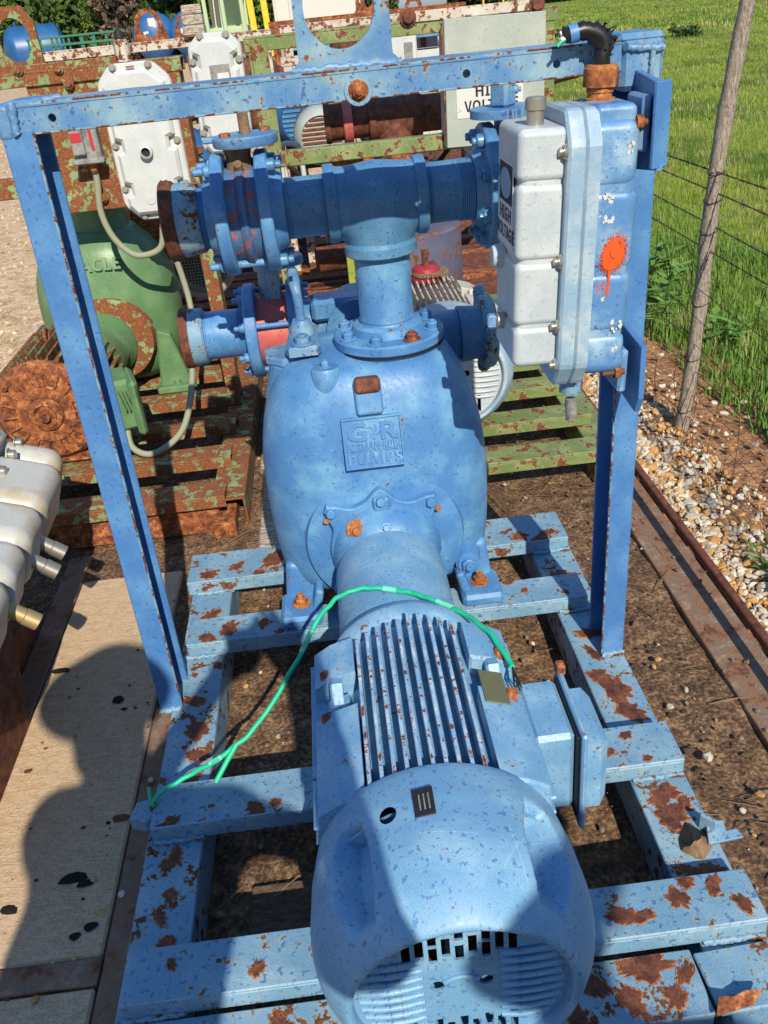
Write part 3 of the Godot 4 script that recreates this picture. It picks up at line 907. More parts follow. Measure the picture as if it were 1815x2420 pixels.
var weed_no := 0
func weed(at: Vector3, h: float, r: RandomNumberGenerator) -> void:
	var places := ["beside the fence post on the field side", "at the right edge of the picture near the grass edge", "behind the fence post foot in the grass", "in the tall grass just right of the blue frame post", "in the tall grass left of the wood post", "in the grass behind the wood post's middle", "in the grass right of the wood post's middle", "on the bare dirt strip right of the post", "leaning over the gravel at the right edge, upper of two", "leaning over the gravel at the right edge, lower of two", "farther back along the fence in thick grass", "farthest back beyond the fence in thick grass"]
	var w := thing("weed", "leafy green weed growing " + places[weed_no % 12], "weed", at, "weeds along the fence")
	weed_no += 1
	var m := MB.new()
	m.col = sc(84, 116, 44).srgb_to_linear()
	var tips := []
	for k in 5:
		var a := r.randf() * TAU
		var e := Vector3(cos(a) * h * 0.5, h * r.randf_range(0.6, 1.1), sin(a) * h * 0.5)
		tu(m, [Vector3.ZERO, e * 0.5 + Vector3(0, h * 0.12, 0), e], [0.003, 0.0022, 0.001], 4)
		for j in 7: tips.append(e * r.randf_range(0.25, 1.0) + Vector3(0, h * 0.05, 0))
	obj(w, "stem", m, mats.grass)
	m = MB.new()
	for p in tips:
		m.col = sc(74, 118, 40).lerp(sc(120, 156, 70), r.randf()).srgb_to_linear()
		var a := r.randf() * TAU
		var d := Vector3(cos(a), r.randf_range(-0.3, 0.4), sin(a)).normalized()
		var s := d.cross(Vector3.UP).normalized()
		var L := h * r.randf_range(0.25, 0.5)
		m.t(p, p + d * L * 0.5 - s * L * 0.2, p + d * L)
		m.t(p, p + d * L, p + d * L * 0.5 + s * L * 0.2)
	obj(w, "leaves", m, mats.grass)

func leaf_ball(ctr: Vector3, rad: Vector3, count: int, leaf: float, r: RandomNumberGenerator, tint: Color) -> Array:
	# leaf sprays through an uneven cluster of clumps: mesh, transforms, colours
	var m := MB.new()
	m.col = Color(1, 1, 1)
	for k in 6:
		var d := Vector3(r.randf_range(-1, 1), r.randf_range(-0.7, 1), r.randf_range(-1, 1)).normalized()
		var s := d.cross(Vector3(r.randf(), 1, r.randf())).normalized()
		var p := d * 0.3
		m.q(p, p + d * 0.5 - s * 0.32, p + d, p + d * 0.5 + s * 0.32)
	var clumps := []
	for k in 14:
		var d := Vector3(r.randf_range(-1, 1), r.randf_range(-0.9, 1), r.randf_range(-1, 1))
		clumps.append([d.normalized() * pow(r.randf(), 0.5) * 0.75, r.randf_range(0.25, 0.45), r.randf_range(0.75, 1.2)])
	var xf := []
	var cs := []
	for k in count:
		var c = clumps[r.randi() % clumps.size()]
		var d = Vector3(r.randfn(), r.randfn(), r.randfn()).normalized() * pow(r.randf(), 0.45) * c[1]
		var p: Vector3 = ctr + (c[0] + d) * rad
		var s := leaf * r.randf_range(0.6, 1.5)
		xf.append(Transform3D(Basis.from_euler(Vector3(r.randf() * 6, r.randf() * 6, r.randf() * 6)).scaled(Vector3.ONE * s), p))
		var cc := tint * (c[2] as float) * r.randf_range(0.8, 1.2)
		cs.append(Color(cc.r, cc.g, cc.b).srgb_to_linear())
	return [m.mesh(), xf, cs]

func tree(at: Vector3, h: float, w: float, tint: Color, label: String, r: RandomNumberGenerator, bare := false) -> void:
	var t := thing("tree", label, "tree", at, "trees along the far edge of the yard")
	var m := MB.new()
	tu(m, [Vector3(0, -0.1, 0), Vector3(w * 0.05, h * 0.25, 0), Vector3(-w * 0.04, h * 0.55, 0), Vector3(0, h * 0.85, 0)], [h * 0.04, h * 0.032, h * 0.02, h * 0.008], 8)
	for k in 9:
		var y := h * r.randf_range(0.12, 0.6)
		var a := r.randf() * TAU
		var e := Vector3(cos(a) * w * 0.42, y + h * r.randf_range(0.06, 0.26), sin(a) * w * 0.42)
		tu(m, [Vector3(0, y, 0), (Vector3(0, y, 0) + e) * 0.5 + Vector3(0, 0.06 * h, 0), e], [h * 0.015, h * 0.01, h * 0.004], 6)
		if bare:
			for j in 5:
				var b := a + r.randf_range(-1.2, 1.2)
				tu(m, [e * 0.7 + Vector3(0, y * 0.3, 0), e + Vector3(cos(b), r.randf_range(-0.3, 1.0), sin(b)) * w * 0.2], [h * 0.005, h * 0.002], 4)
	obj(t, "trunk", m, mats.bark)
	var b := leaf_ball(Vector3(0, h * 0.52, 0), Vector3(w * 0.62, h * 0.56, w * 0.62), 700 if bare else 5200, h * 0.042, r, tint)
	many(t, "crown", b[0], mats.grass, b[1], b[2])
	b = leaf_ball(Vector3(0, h * 0.16, 0), Vector3(w * 0.55, h * 0.2, w * 0.5), 1800, h * 0.038, r, tint)
	many(t, "crown", b[0], mats.grass, b[1], b[2])

func make_trees() -> void:
	var r := RandomNumberGenerator.new()
	r.seed = 31
	var list := [
		[-15.6, -50.0, 7.0, 4.6, sc(58, 78, 32), "dark green tree at the far left behind the blue tank"],
		[-12.0, -47.0, 7.0, 3.6, sc(66, 90, 34), "tree with a pale forked trunk showing above the blue tank's end"],
		[-10.4, -50.0, 7.5, 4.2, sc(52, 74, 30), "dark leafy tree right of the pale forked trunk"],
		[-9.0, -47.0, 3.4, 2.4, sc(92, 120, 42), "bright yellow-green bushy tree above the green trailers"],
		[-7.9, -46.0, 6.0, 3.0, sc(104, 90, 78), "grey-brown half-bare tree left of the rusty lifting ring"],
		[-6.3, -46.5, 7.0, 3.8, sc(62, 88, 34), "green tree behind the two rusty lifting rings"],
		[-4.4, -48.0, 7.5, 4.2, sc(66, 92, 36), "green tree above the blue tank with white placards"],
		[-2.0, -50.0, 7.5, 5.2, sc(74, 100, 38), "green tree behind the pale green cab"],
		[3.4, -60.0, 8.0, 6.0, sc(50, 72, 30), "dark tree behind the white truck body"],
		[18.0, -100.0, 9.0, 8.0, sc(40, 58, 26), "dark tree on the skyline above the yellow railing"],
		[26.0, -104.0, 10.0, 9.0, sc(40, 60, 26), "dark tree at the far corner of the field"],
		[34.0, -106.0, 9.0, 9.0, sc(44, 62, 28), "dark tree on the far field edge left of the wood post"],
		[43.0, -108.0, 10.0, 9.0, sc(42, 60, 26), "dark tree on the far field edge right of the wood post"]]
	for i in list.size():
		var q: Array = list[i]
		tree(Vector3(q[0], -0.03, q[1]), q[2], q[3], q[4], q[5], r, i == 4)

func make_fence() -> void:
	var posts := [[1.118, -2.58, 1.55, 0.0235, 0.075, "leaning grey wood fence post beside the gravel"], [1.16, -6.9, 1.3, 0.03, 0.02, "short grey fence post far back behind the control box"], [1.1, 1.9, 1.4, 0.035, 0.0, "grey wood fence post standing behind the viewer"]]
	var r := RandomNumberGenerator.new()
	r.seed = 17
	for p in posts:
		if p[1] > 1.0: continue
		var t := thing("fence_post", p[5], "fence post", Vector3(p[0], -0.05, p[1]), "wood fence posts")
		var m := MB.new()
		var pts := []
		var rad := []
		for k in 26:
			var y: float = k / 25.0 * p[2]
			pts.append(Vector3(p[4] * y / 1.3 + sin(y * 5.0) * 0.008, y, cos(y * 4.0) * 0.006))
			rad.append(p[3] * (1.0 - 0.12 * k / 25.0) * (1.0 + 0.06 * sin(k * 1.7) + (0.16 if k == 17 or k == 11 else 0.0)))
		tu(m, pts, rad, 14)
		obj(t, "shaft", m, mats.old_wood)
		if p[1] > -3:
			m = MB.new()
			cy(m, Vector3(0.05, 0.88, 0.0), Vector3(0.022, 0.89, 0.008), 0.010, 0.006, 8)
			obj(t, "knot", m, mats.old_wood)
			for y in [0.13, 0.31, 0.49, 0.71, 0.80, 0.88]:
				m = MB.new()
				var ring := []
				for k in 15:
					var a := TAU * k / 14.0
					ring.append(Vector3(p[4] * y / 1.3 + sin(y * 5.0) * 0.008 + cos(a) * 0.0255, y + 0.004 * sin(a * 2), cos(y * 4.0) * 0.006 + sin(a) * 0.0255))
				tu(m, ring, 0.0016, 5, false)
				obj(t, "wire_tie", m, mats.fence_wire)
	# barbed strands, top to bottom
	var names := ["topmost", "second", "third", "lowest"]
	var ys := [0.835, 0.765, 0.685, 0.61]
	for i in 4:
		var s := thing("barbed_wire", "%s rusty barbed wire strand of the field fence" % names[i], "wire", Vector3(1.155, ys[i], -2.58), "barbed wire strands of the fence")
		var m := MB.new()
		for h in 2:
			var pts := []
			for k in 420:
				var z := 2.4 - k * 0.024
				var a := k * 0.9 + PI * h
				pts.append(Vector3(cos(a) * 0.0016 + 0.012 * sin(z * 1.3 + i), sin(a) * 0.0016 + 0.01 * sin(z * 0.9 + i * 2.0), z))
			tu(m, pts, 0.0013, 4, false)
		obj(s, "strand", m, mats.fence_wire)
		m = MB.new()
		for k in 70:
			var z := 2.3 - k * 0.125
			var c := Vector3(0.012 * sin(z * 1.3 + i), 0.01 * sin(z * 0.9 + i * 2.0), z)
			for j in 2:
				var a := k * 1.3 + j * 1.6
				var d := Vector3(cos(a), sin(a), 0.3 * (j * 2 - 1)) * 0.013
				tu(m, [c - d, c + d], [0.0008, 0.0008], 3)
		obj(s, "barbs", m, mats.fence_wire).set_meta("kind", "stuff")
	# woven wire below
	var f := thing("wire_mesh_fence", "thin rusty woven wire mesh hanging below the barbed strands", "fence", Vector3(1.12, 0, -2.58))
	for y in [0.50, 0.40, 0.30, 0.21, 0.13, 0.06]:
		var m := MB.new()
		var pts := []
		for k in 90:
			var z := 2.4 - k * 0.115
			pts.append(Vector3(0.02 * sin(z * 2.1 + y * 9) + 0.03 * y, y + 0.014 * sin(z * 2.7 + y * 5.0), z))
		tu(m, pts, 0.0013, 4, false)
		obj(f, "line_wire", m, mats.fence_wire)
	for k in 62:
		var z := 2.0 - k * 0.16
		var m := MB.new()
		var pts := []
		for j in 9:
			var y := 0.01 + j * 0.075
			pts.append(Vector3(0.03 * y + 0.006 * sin(j * 2.0 + k), y, z + 0.02 * sin(j * 1.3 + k * 2.0) + 0.05 * y))
		tu(m, pts, 0.0011, 4, false)
		obj(f, "stay_wire", m, mats.fence_wire)
func put(s: Node3D, called: String, m, mat: Material) -> MeshInstance3D:
	# a part whose mesh was built where it stands in the scene
	var o := obj(s, called, m, mat)
	o.position = -s.position
	return o

# ---------------------------------------------------------------- skids and their lifting frames
func channel_x(m: MB, x0: float, x1: float, z0: float, z1: float, top: float, h: float, t := 0.007) -> void:
	# a steel channel lying with its web up, running along x
	var zc := (z0 + z1) / 2
	bx(m, Vector3((x0 + x1) / 2, top - t / 2, zc), Vector3(x1 - x0, t, z1 - z0), 0.002)
	for z in [z0 + t / 2 + 0.0003, z1 - t / 2 - 0.0003]:
		bx(m, Vector3((x0 + x1) / 2, top - t - (h - t) / 2 + 0.001, z), Vector3(x1 - x0 - 0.0006, h - t, t), 0.002)

func channel_z(m: MB, x0: float, x1: float, z0: float, z1: float, top: float, h: float, t := 0.007) -> void:
	bx(m, Vector3((x0 + x1) / 2, top - t / 2, (z0 + z1) / 2), Vector3(x1 - x0, t, z1 - z0), 0.002)
	for x in [x0 + t / 2 + 0.0003, x1 - t / 2 - 0.0003]:
		bx(m, Vector3(x, top - t - (h - t) / 2 + 0.001, (z0 + z1) / 2), Vector3(t, h - t, z1 - z0 - 0.0006), 0.002)

func post_shape(m: MB, x: float, side: float, z: float, y0: float, y1: float, w := 0.047, d := 0.092, t := 0.007) -> void:
	# an upright channel whose web stands on the outside at x and whose flanges point inwards
	var H := y1 - y0
	var yc := (y0 + y1) / 2
	bx(m, Vector3(x - side * t / 2, yc, z - d / 2), Vector3(t, H, d - 0.001), 0.002)
	bx(m, Vector3(x - side * w / 2, yc - 0.0005, z - t / 2), Vector3(w, H - 0.001, t), 0.002)
	bx(m, Vector3(x - side * w / 2, yc - 0.0005, z - d + t / 2), Vector3(w, H - 0.001, t), 0.002)

func rough_edge(m: MB, p0: Vector3, p1: Vector3, r0: float, seed_n: int, n := 18) -> void:
	# a lumpy bead of weld
	var r := RandomNumberGenerator.new()
	r.seed = seed_n
	var pts := []
	var rad := []
	for k in n + 1:
		pts.append(p0.lerp(p1, float(k) / n) + Vector3(r.randf_range(-1, 1), r.randf_range(-1, 1), r.randf_range(-1, 1)) * r0 * 0.25)
		rad.append(r0 * r.randf_range(0.75, 1.15))
	tu(m, pts, rad, 7)

func blue_skid() -> void:
	var s := thing("pump_skid", "blue and rusty steel skid with a square lifting frame in the foreground", "skid", Vector3(0.04, 0, -1.3))
	var m := MB.new()
	channel_z(m, -0.445, -0.345, -1.98, -0.50, 0.10, 0.095)
	var rl := put(s, "rail", m, mats.blue_beam_rusty)
	rust_patches(rl, [[-0.385, -1.32, 0.022], [-0.375, -1.25, 0.020], [-0.38, -1.19, 0.015], [-0.40, -1.41, 0.018], [-0.39, -1.015, 0.014], [-0.405, -1.0, 0.010], [-0.39, -0.94, 0.010], [-0.40, -0.90, 0.011], [-0.385, -0.85, 0.012], [-0.39, -1.70, 0.025]], 0.10, Rect2(-0.443, -1.97, 0.096, 1.45), 61)
	m = MB.new()
	channel_z(m, 0.427, 0.527, -1.98, -0.50, 0.10, 0.095)
	rl = put(s, "rail", m, mats.blue_beam_rusty)
	rust_patches(rl, [[0.475, -1.28, 0.032], [0.485, -1.22, 0.026], [0.455, -1.33, 0.018], [0.465, -1.40, 0.015], [0.475, -1.01, 0.020], [0.470, -0.965, 0.024], [0.50, -0.985, 0.012], [0.485, -0.845, 0.022], [0.455, -0.86, 0.010], [0.48, -1.47, 0.02], [0.47, -1.70, 0.02]], 0.10, Rect2(0.429, -1.97, 0.096, 1.45), 62)
	var beams := [[-1.932, -1.802, "blue_beam_rusty", -0.452, 0.520], [-1.646, -1.552, "blue_beam", -0.425, 0.497], [-1.146, -1.048, "blue_beam", -0.432, 0.524], [-0.822, -0.735, "blue_beam", -0.43, 0.527]]
	for b in beams:
		m = MB.new()
		channel_x(m, b[3], b[4], b[0], b[1], 0.14, 0.0395)
		var o: MeshInstance3D = put(s, "cross_beam", m, mats[b[2]])
		rust_patches(o, [
			[[-0.40, -1.83, 0.018], [-0.33, -1.85, 0.012], [-0.23, -1.87, 0.030], [-0.27, -1.81, 0.014], [0.46, -1.82, 0.026], [0.40, -1.83, 0.018], [0.31, -1.91, 0.012]],
			[[-0.38, -1.57, 0.016], [-0.33, -1.595, 0.020], [-0.25, -1.60, 0.013], [-0.21, -1.56, 0.008], [0.36, -1.60, 0.008], [0.33, -1.64, 0.008], [0.45, -1.575, 0.006]],
			[[-0.245, -1.062, 0.016], [-0.21, -1.07, 0.008], [-0.40, -1.055, 0.014], [0.40, -1.085, 0.007], [0.46, -1.06, 0.006], [0.44, -1.12, 0.008]],
			[[0.41, -0.785, 0.014], [0.32, -0.77, 0.016], [0.345, -0.765, 0.012], [0.47, -0.80, 0.012], [0.50, -0.765, 0.011], [0.43, -0.81, 0.010], [-0.23, -0.765, 0.010], [-0.36, -0.79, 0.006]]][beams.find(b)], 0.14, Rect2(b[3] + 0.003, b[0] + 0.003, b[4] - b[3] - 0.006, b[1] - b[0] - 0.006), 50 + beams.find(b))
		for x in [[-0.43, -0.34], [0.43, 0.52]]:
			m = MB.new()
			rough_edge(m, Vector3(x[0], 0.104, b[1] + 0.002), Vector3(x[1], 0.104, b[1] + 0.002), 0.006, int(x[0] * 100) + 200)
			obj(o, "weld", m, mats.blue_beam_rusty)
	m = MB.new()
	channel_x(m, -0.43, 0.405, -0.726, -0.630, 0.108, 0.10)
	rl = put(s, "end_beam", m, mats.blue_beam_rusty)
	rust_patches(rl, [[0.20, -0.70, 0.016], [0.25, -0.69, 0.018], [0.335, -0.708, 0.026], [0.30, -0.66, 0.018], [0.22, -0.65, 0.014], [0.36, -0.66, 0.014], [0.385, -0.69, 0.012], [-0.2, -0.69, 0.02]], 0.108, Rect2(-0.428, -0.724, 0.83, 0.092), 63)
	m = MB.new()
	bx(m, Vector3(0.465, 0.106, -0.675), Vector3(0.112, 0.008, 0.09), 0.002, Basis(Vector3.UP, 0.04))
	put(s, "corner_plate", m, mats.blue_beam_rusty)
	m = MB.new()
	pr(m, [Vector2(0, 0), Vector2(0.055, 0.008), Vector2(0.075, 0.024), Vector2(0.05, 0.026), Vector2(0.03, 0.020), Vector2(0.012, 0.024)], Transform3D(Basis(Vector3.RIGHT, -PI / 2 + 0.35), Vector3(0.40, 0.116, -0.622)), 0.004)
	put(s, "torn_flap", m, mats.rust)
	# posts
	for sd in [-1.0, 1.0]:
		m = MB.new()
		if sd < 0: m.T = Transform3D(Basis(), Vector3(-0.468, 0.1, 0)) * Transform3D(Basis(Vector3(0, 0, 1), -0.015), Vector3(0.468, -0.1, 0))
		post_shape(m, -0.468 if sd < 0 else 0.525, sd, -1.388, 0.10, 1.226)
		m.T = Transform3D()
		var p: MeshInstance3D = put(s, "post", m, mats.blue_post)
		var xa := -0.466 if sd < 0 else 0.48
		for zw in [-1.386, -1.482]:
			m = MB.new()
			rough_edge(m, Vector3(xa, 0.104, zw), Vector3(xa + 0.045, 0.104, zw), 0.007, 3)
			obj(p, "weld", m, mats.blue_beam_rusty)
	# paint worn through along the edges
	for q in [[Vector3(-0.4225, 0.68, -1.3905), Vector3(0.0042, 1.08, 0.0056)], [Vector3(0.4795, 0.66, -1.3905), Vector3(0.0036, 1.1, 0.0056)]]:
		m = MB.new()
		if q[0].x < 0: m.T = Transform3D(Basis(), Vector3(-0.468, 0.1, 0)) * Transform3D(Basis(Vector3(0, 0, 1), -0.015), Vector3(0.468, -0.1, 0))
		bx(m, q[0], q[1], 0.0008)
		put(s, "worn_edge", m, mats.worn_edge)
	# a stud with its nut inside the left post
	m = MB.new()
	hx(m, Vector3(-0.446, 1.075, -1.435), Vector3.RIGHT, 0.009, 0.009, 0.003, 0.006)
	put(s, "bolt", m, mats.blue_post)
	# top bar: web up, flanges down, three bolt holes in the front flange
	m = MB.new()
	bx(m, Vector3(0.04, 1.2615, -1.440), Vector3(0.955, 0.008, 0.100), 0.003)
	bx(m, Vector3(0.04, 1.2395, -1.4865), Vector3(0.953, 0.036, 0.007), 0.002)
	var holes := [-0.372, 0.233, 0.367]
	var x0 := -0.437
	var T := Transform3D(Basis(), Vector3(0, 0, -1.398))
	for k in 4:
		var x1: float = holes[k] - 0.021 if k < 3 else 0.517
		bx(m, Vector3((x0 + x1) / 2, 1.2415, -1.3945), Vector3(x1 - x0, 0.036, 0.007), 0.0002)
		if k < 3:
			var h: float = holes[k]
			holed(m, T, [Vector2(h - 0.021, 1.2236), Vector2(h + 0.021, 1.2236), Vector2(h + 0.021, 1.2594), Vector2(h - 0.021, 1.2594)], Vector2(h, 1.243), Vector2(0.0058, 0.0058), 0.0066, 20)
			x0 = h + 0.021
	var bar: MeshInstance3D = put(s, "top_bar", m, mats.blue_bar)
	for wq in [[Vector3(-0.02, 1.268, -1.402), Vector3(0.14, 1.268, -1.402), 0.006, 31, 30], [Vector3(-0.426, 1.226, -1.389), Vector3(-0.424, 1.264, -1.389), 0.007, 32, 8], [Vector3(-0.44, 1.264, -1.395), Vector3(-0.36, 1.266, -1.42), 0.006, 36, 12]]:
		m = MB.new()
		rough_edge(m, wq[0], wq[1], wq[2], wq[3], wq[4])
		obj(bar, "weld", m, mats.blue_bar)
	m = MB.new()
	rb(m, Vector3(-0.441, 1.242, -1.437), Vector3(0.026, 0.050, 0.102), 0.009)
	bx(m, Vector3(-0.41, 1.263, -1.44), Vector3(0.06, 0.012, 0.094), 0.005)
	put(s, "corner_cap", m, mats.blue_bar)
	m = MB.new()
	bx(m, Vector3(0.494, 1.232, -1.440), Vector3(0.066, 0.072, 0.110), 0.008)
	bx(m, Vector3(0.492, 1.266, -1.440), Vector3(0.070, 0.014, 0.106), 0.006)
	rough_edge(m, Vector3(0.466, 1.256, -1.383), Vector3(0.524, 1.250, -1.384), 0.006, 34, 14)
	rough_edge(m, Vector3(0.505, 1.20, -1.384), Vector3(0.508, 1.25, -1.384), 0.005, 35, 12)
	put(s, "corner_cap", m, mats.blue_bar)
	for q in [[1.2248, 0.0030], [1.2640, 0.0042]]:
		m = MB.new()
		bx(m, Vector3(0.04, q[0], -1.3925), Vector3(0.94, q[1], 0.0044), 0.0008)
		obj(bar, "worn_edge", m, mats.worn_edge)
	# bolt with a wide washer on the bar
	m = MB.new()
	hx(m, Vector3(0.0725, 1.236, -1.391), Vector3(0, 0, 1), 0.0105, 0.008, 0.0035, 0.004)
	put(s, "bar_bolt", m, mats.rust)
	m = MB.new()
	cy(m, Vector3(0.0725, 1.236, -1.391), Vector3(0.0725, 1.236, -1.3885), 0.021, -1, 24, 0.0008)
	put(s, "washer", m, mats.blue_bar)
	# lifting plate with its oval eye
	m = MB.new()
	var o2 := [Vector2(-0.024, 1.262), Vector2(0.143, 1.262), Vector2(0.128, 1.276), Vector2(0.127, 1.415), Vector2(0.112, 1.438), Vector2(0.085, 1.450), Vector2(0.032, 1.450), Vector2(0.006, 1.438), Vector2(-0.009, 1.415), Vector2(-0.009, 1.276)]
	holed(m, Transform3D(Basis(), Vector3(0, 0.004, -1.414)), o2, Vector2(0.0565, 1.341), Vector2(0.0505, 0.054), 0.012, 64)
	put(s, "lifting_plate", m, mats.blue_bar)
	# brackets that carry the control box on the right post
	m = MB.new()
	var TB := Transform3D(Basis(Vector3(0, 0, 1), Vector3(0, 1, 0), Vector3(-1, 0, 0)), Vector3(0.492, 0, 0))
	pr(m, [Vector2(-1.40, 1.226), Vector2(-1.29, 1.214), Vector2(-1.275, 1.10), Vector2(-1.40, 1.085)], TB, 0.009, 0.001)
	bx(m, Vector3(0.487, 1.16, -1.279), Vector3(0.03, 0.115, 0.008), 0.002, Basis(Vector3.UP, 0.5))
	put(s, "bracket", m, mats.blue_post)
	m = MB.new()
	pr(m, [Vector2(-1.40, 0.84), Vector2(-1.285, 0.83), Vector2(-1.285, 0.74), Vector2(-1.30, 0.71), Vector2(-1.40, 0.72)], TB, 0.009, 0.001)
	put(s, "bracket", m, mats.blue_post)
	# clamp lug at the left, torn tab at the right
	m = MB.new()
	pr(m, [Vector2(-0.030, -0.012), Vector2(-0.022, 0.024), Vector2(0.012, 0.030), Vector2(0.026, 0.012), Vector2(0.020, -0.016), Vector2(0.0, -0.024)], Transform3D(Basis(Vector3.RIGHT, -PI / 2), Vector3(-0.446, 0.104, -1.098)), 0.03, 0.005)
	var lug: MeshInstance3D = put(s, "ground_lug", m, mats.blue_beam)
	m = MB.new()
	hx(m, Vector3(-0.432, 0.134, -1.098), Vector3.UP, 0.008, 0.007)
	obj(lug, "screw", m, mats.rust_brown)
	m = MB.new()
	pr(m, [Vector2(-0.01, 0), Vector2(0.05, 0.004), Vector2(0.044, 0.02), Vector2(0.026, 0.018), Vector2(0.028, 0.036), Vector2(0.0, 0.04)], Transform3D(Basis(Vector3.RIGHT, -PI / 2 + 0.25), Vector3(0.515, 0.104, -0.895)), 0.006, 0.001)
	bx(m, Vector3(0.516, 0.118, -0.925), Vector3(0.008, 0.034, 0.03), 0.002, Basis(Vector3.UP, 0.7))
	put(s, "torn_tab", m, mats.blue_beam)
	# dried mud on the right rail
	m = MB.new()
	m.T = Transform3D(Basis().scaled(Vector3(0.038, 0.012, 0.05)), Vector3(0.488, 0.101, -0.915))
	var lp := lump(9, 10, 0.8)
	for k in range(0, lp.v.size(), 3): m.raw(lp.v[k], lp.v[k + 2], lp.v[k + 1], lp.n[k], lp.n[k + 2], lp.n[k + 1])
	put(s, "mud_patch", m, mats.clay)

func rust_patches(where: Node3D, list: Array, y: float, lim: Rect2, seed_n: int) -> void:
	# flaking rust on a level face: a stained rim and a thicker brown scab, cut off at the face's edges (lim: x and z)
	var r := RandomNumberGenerator.new()
	r.seed = seed_n
	var f := FastNoiseLite.new()
	f.seed = seed_n
	f.frequency = 0.9
	var edge := PackedVector2Array([lim.position, Vector2(lim.end.x, lim.position.y), lim.end, Vector2(lim.position.x, lim.end.y)])
	var n := 0
	for q in list:
		n += 1
		var big := PackedVector2Array()
		var small := PackedVector2Array()
		var st := r.randf_range(0.6, 1.5)
		var turn := r.randf() * TAU
		for k in 44:
			var a := TAU * k / 44.0
			var rr: float = q[2] * (1.0 + 0.75 * f.get_noise_2d(cos(a) * 1.6 + q[0] * 90.0, sin(a) * 1.6 + q[1] * 90.0) + 0.30 * f.get_noise_2d(cos(a) * 7.0 + q[0] * 50.0, sin(a) * 7.0))
			var d := Vector2(cos(a) * st, sin(a) / st).rotated(turn)
			small.append(Vector2(q[0], q[1]) + d * rr)
			big.append(Vector2(q[0], q[1]) + d * (rr * 1.05 + 0.0022 + 0.0022 * f.get_noise_1d(k * 3.0)))
		for part in [[big, 0.0, 0.0005, "stained_rim", mats.rust_orange], [small, 0.0, 0.0012, "rust_scab", mats.rust_brown]]:
			for poly in Geometry2D.intersect_polygons(part[0], edge):
				if Geometry2D.triangulate_polygon(poly).size() == 0: continue
				var m := MB.new()
				var flipped := []
				for p in poly: flipped.append(Vector2(p.x, -p.y))
				pr(m, flipped, Transform3D(Basis(Vector3.RIGHT, -PI / 2), Vector3(0, y - 0.0002, 0)), part[2] + n * 0.00014, 0.0)
				obj(where, part[3], m, part[4])

# ---------------------------------------------------------------- a lifting frame and skid of the other rows
func yard_skid(label: String, at: Vector3, W: float, D: float, mat: Material, deck_mat: Material, top_y: float, ring: String, ring_mat: Material, frame_z := 0.0, n_slats := 6) -> Node3D:
	# at is the middle of the lifting frame's foot
	var s := thing("pump_skid", label, "skid", at, "")
	var m: MB
	for sd in [-1.0, 1.0]:
		m = MB.new()
		var x: float = sd * W / 2
		channel_z(m, x - 0.05, x + 0.05, -D * 0.5, D * 0.48, 0.10, 0.095)
		obj(s, "rail", m, deck_mat)
		m = MB.new()
		post_shape(m, x, sd, 0.046, 0.14, top_y - 0.03)
		obj(s, "post", m, mat)
	for k in n_slats:
		var z := lerpf(-D * 0.48, D * 0.48, float(k) / (n_slats - 1))
		m = MB.new()
		channel_x(m, -W / 2, W / 2, z - 0.05, z + 0.05, 0.14, 0.04)
		obj(s, "cross_beam", m, deck_mat)
	m = MB.new()
	channel_x(m, -W / 2 - 0.01, W / 2 + 0.01, -0.05, 0.05, top_y, 0.042)
	obj(s, "top_bar", m, mat)
	m = MB.new()
	if ring == "ring":
		var o := []
		for k in 24:
			var a := PI * k / 23.0
			o.append(Vector2(cos(a) * 0.066, 0.06 + sin(a) * 0.075))
		o.append(Vector2(-0.085, -0.004)); o.append(Vector2(0.085, -0.004))
		holed(m, Transform3D(Basis(), Vector3(0, top_y, -0.01)), o, Vector2(0, 0.064), Vector2(0.043, 0.050), 0.014, 48)
		obj(s, "lifting_ring", m, ring_mat)
	elif ring == "plate":
		holed(m, Transform3D(Basis(), Vector3(0, top_y, -0.01)), [Vector2(-0.085, -0.004), Vector2(0.085, -0.004), Vector2(0.07, 0.02), Vector2(0.068, 0.13), Vector2(0.04, 0.175), Vector2(-0.04, 0.175), Vector2(-0.068, 0.13), Vector2(-0.07, 0.02)], Vector2(0, 0.085), Vector2(0.047, 0.06), 0.014, 48)
		obj(s, "lifting_plate", m, ring_mat)
	return s
const HOLE := 1.937   # angle of the inspection hole in a fan cover

# ---------------------------------------------------------------- pump, pipework, motor
func spow(v: float, e: float) -> float:
	return signf(v) * pow(absf(v), e)

func pump_body(m: MB, cx: float, cz: float, prof: Array, ex := 2.7) -> void:
	# a cast casing: rounded-square rings (half width, half depth, height)
	var pts: Array = []
	var f := func(u: float, w: float) -> Vector3:
		var k := w * (prof.size() - 1)
		var i := mini(int(k), prof.size() - 2)
		var t := k - i
		var a: Vector3 = prof[maxi(i - 1, 0)]; var b: Vector3 = prof[i]; var c: Vector3 = prof[i + 1]; var d: Vector3 = prof[mini(i + 2, prof.size() - 1)]
		var p := b.cubic_interpolate(c, a, d, t)
		var ang := u * TAU
		var e := 2.0 / ex
		return Vector3(cx + p.x * spow(cos(ang), e), p.z, cz - p.y * spow(sin(ang), e))
	grid(m, f, 72, (prof.size() - 1) * 4, true)

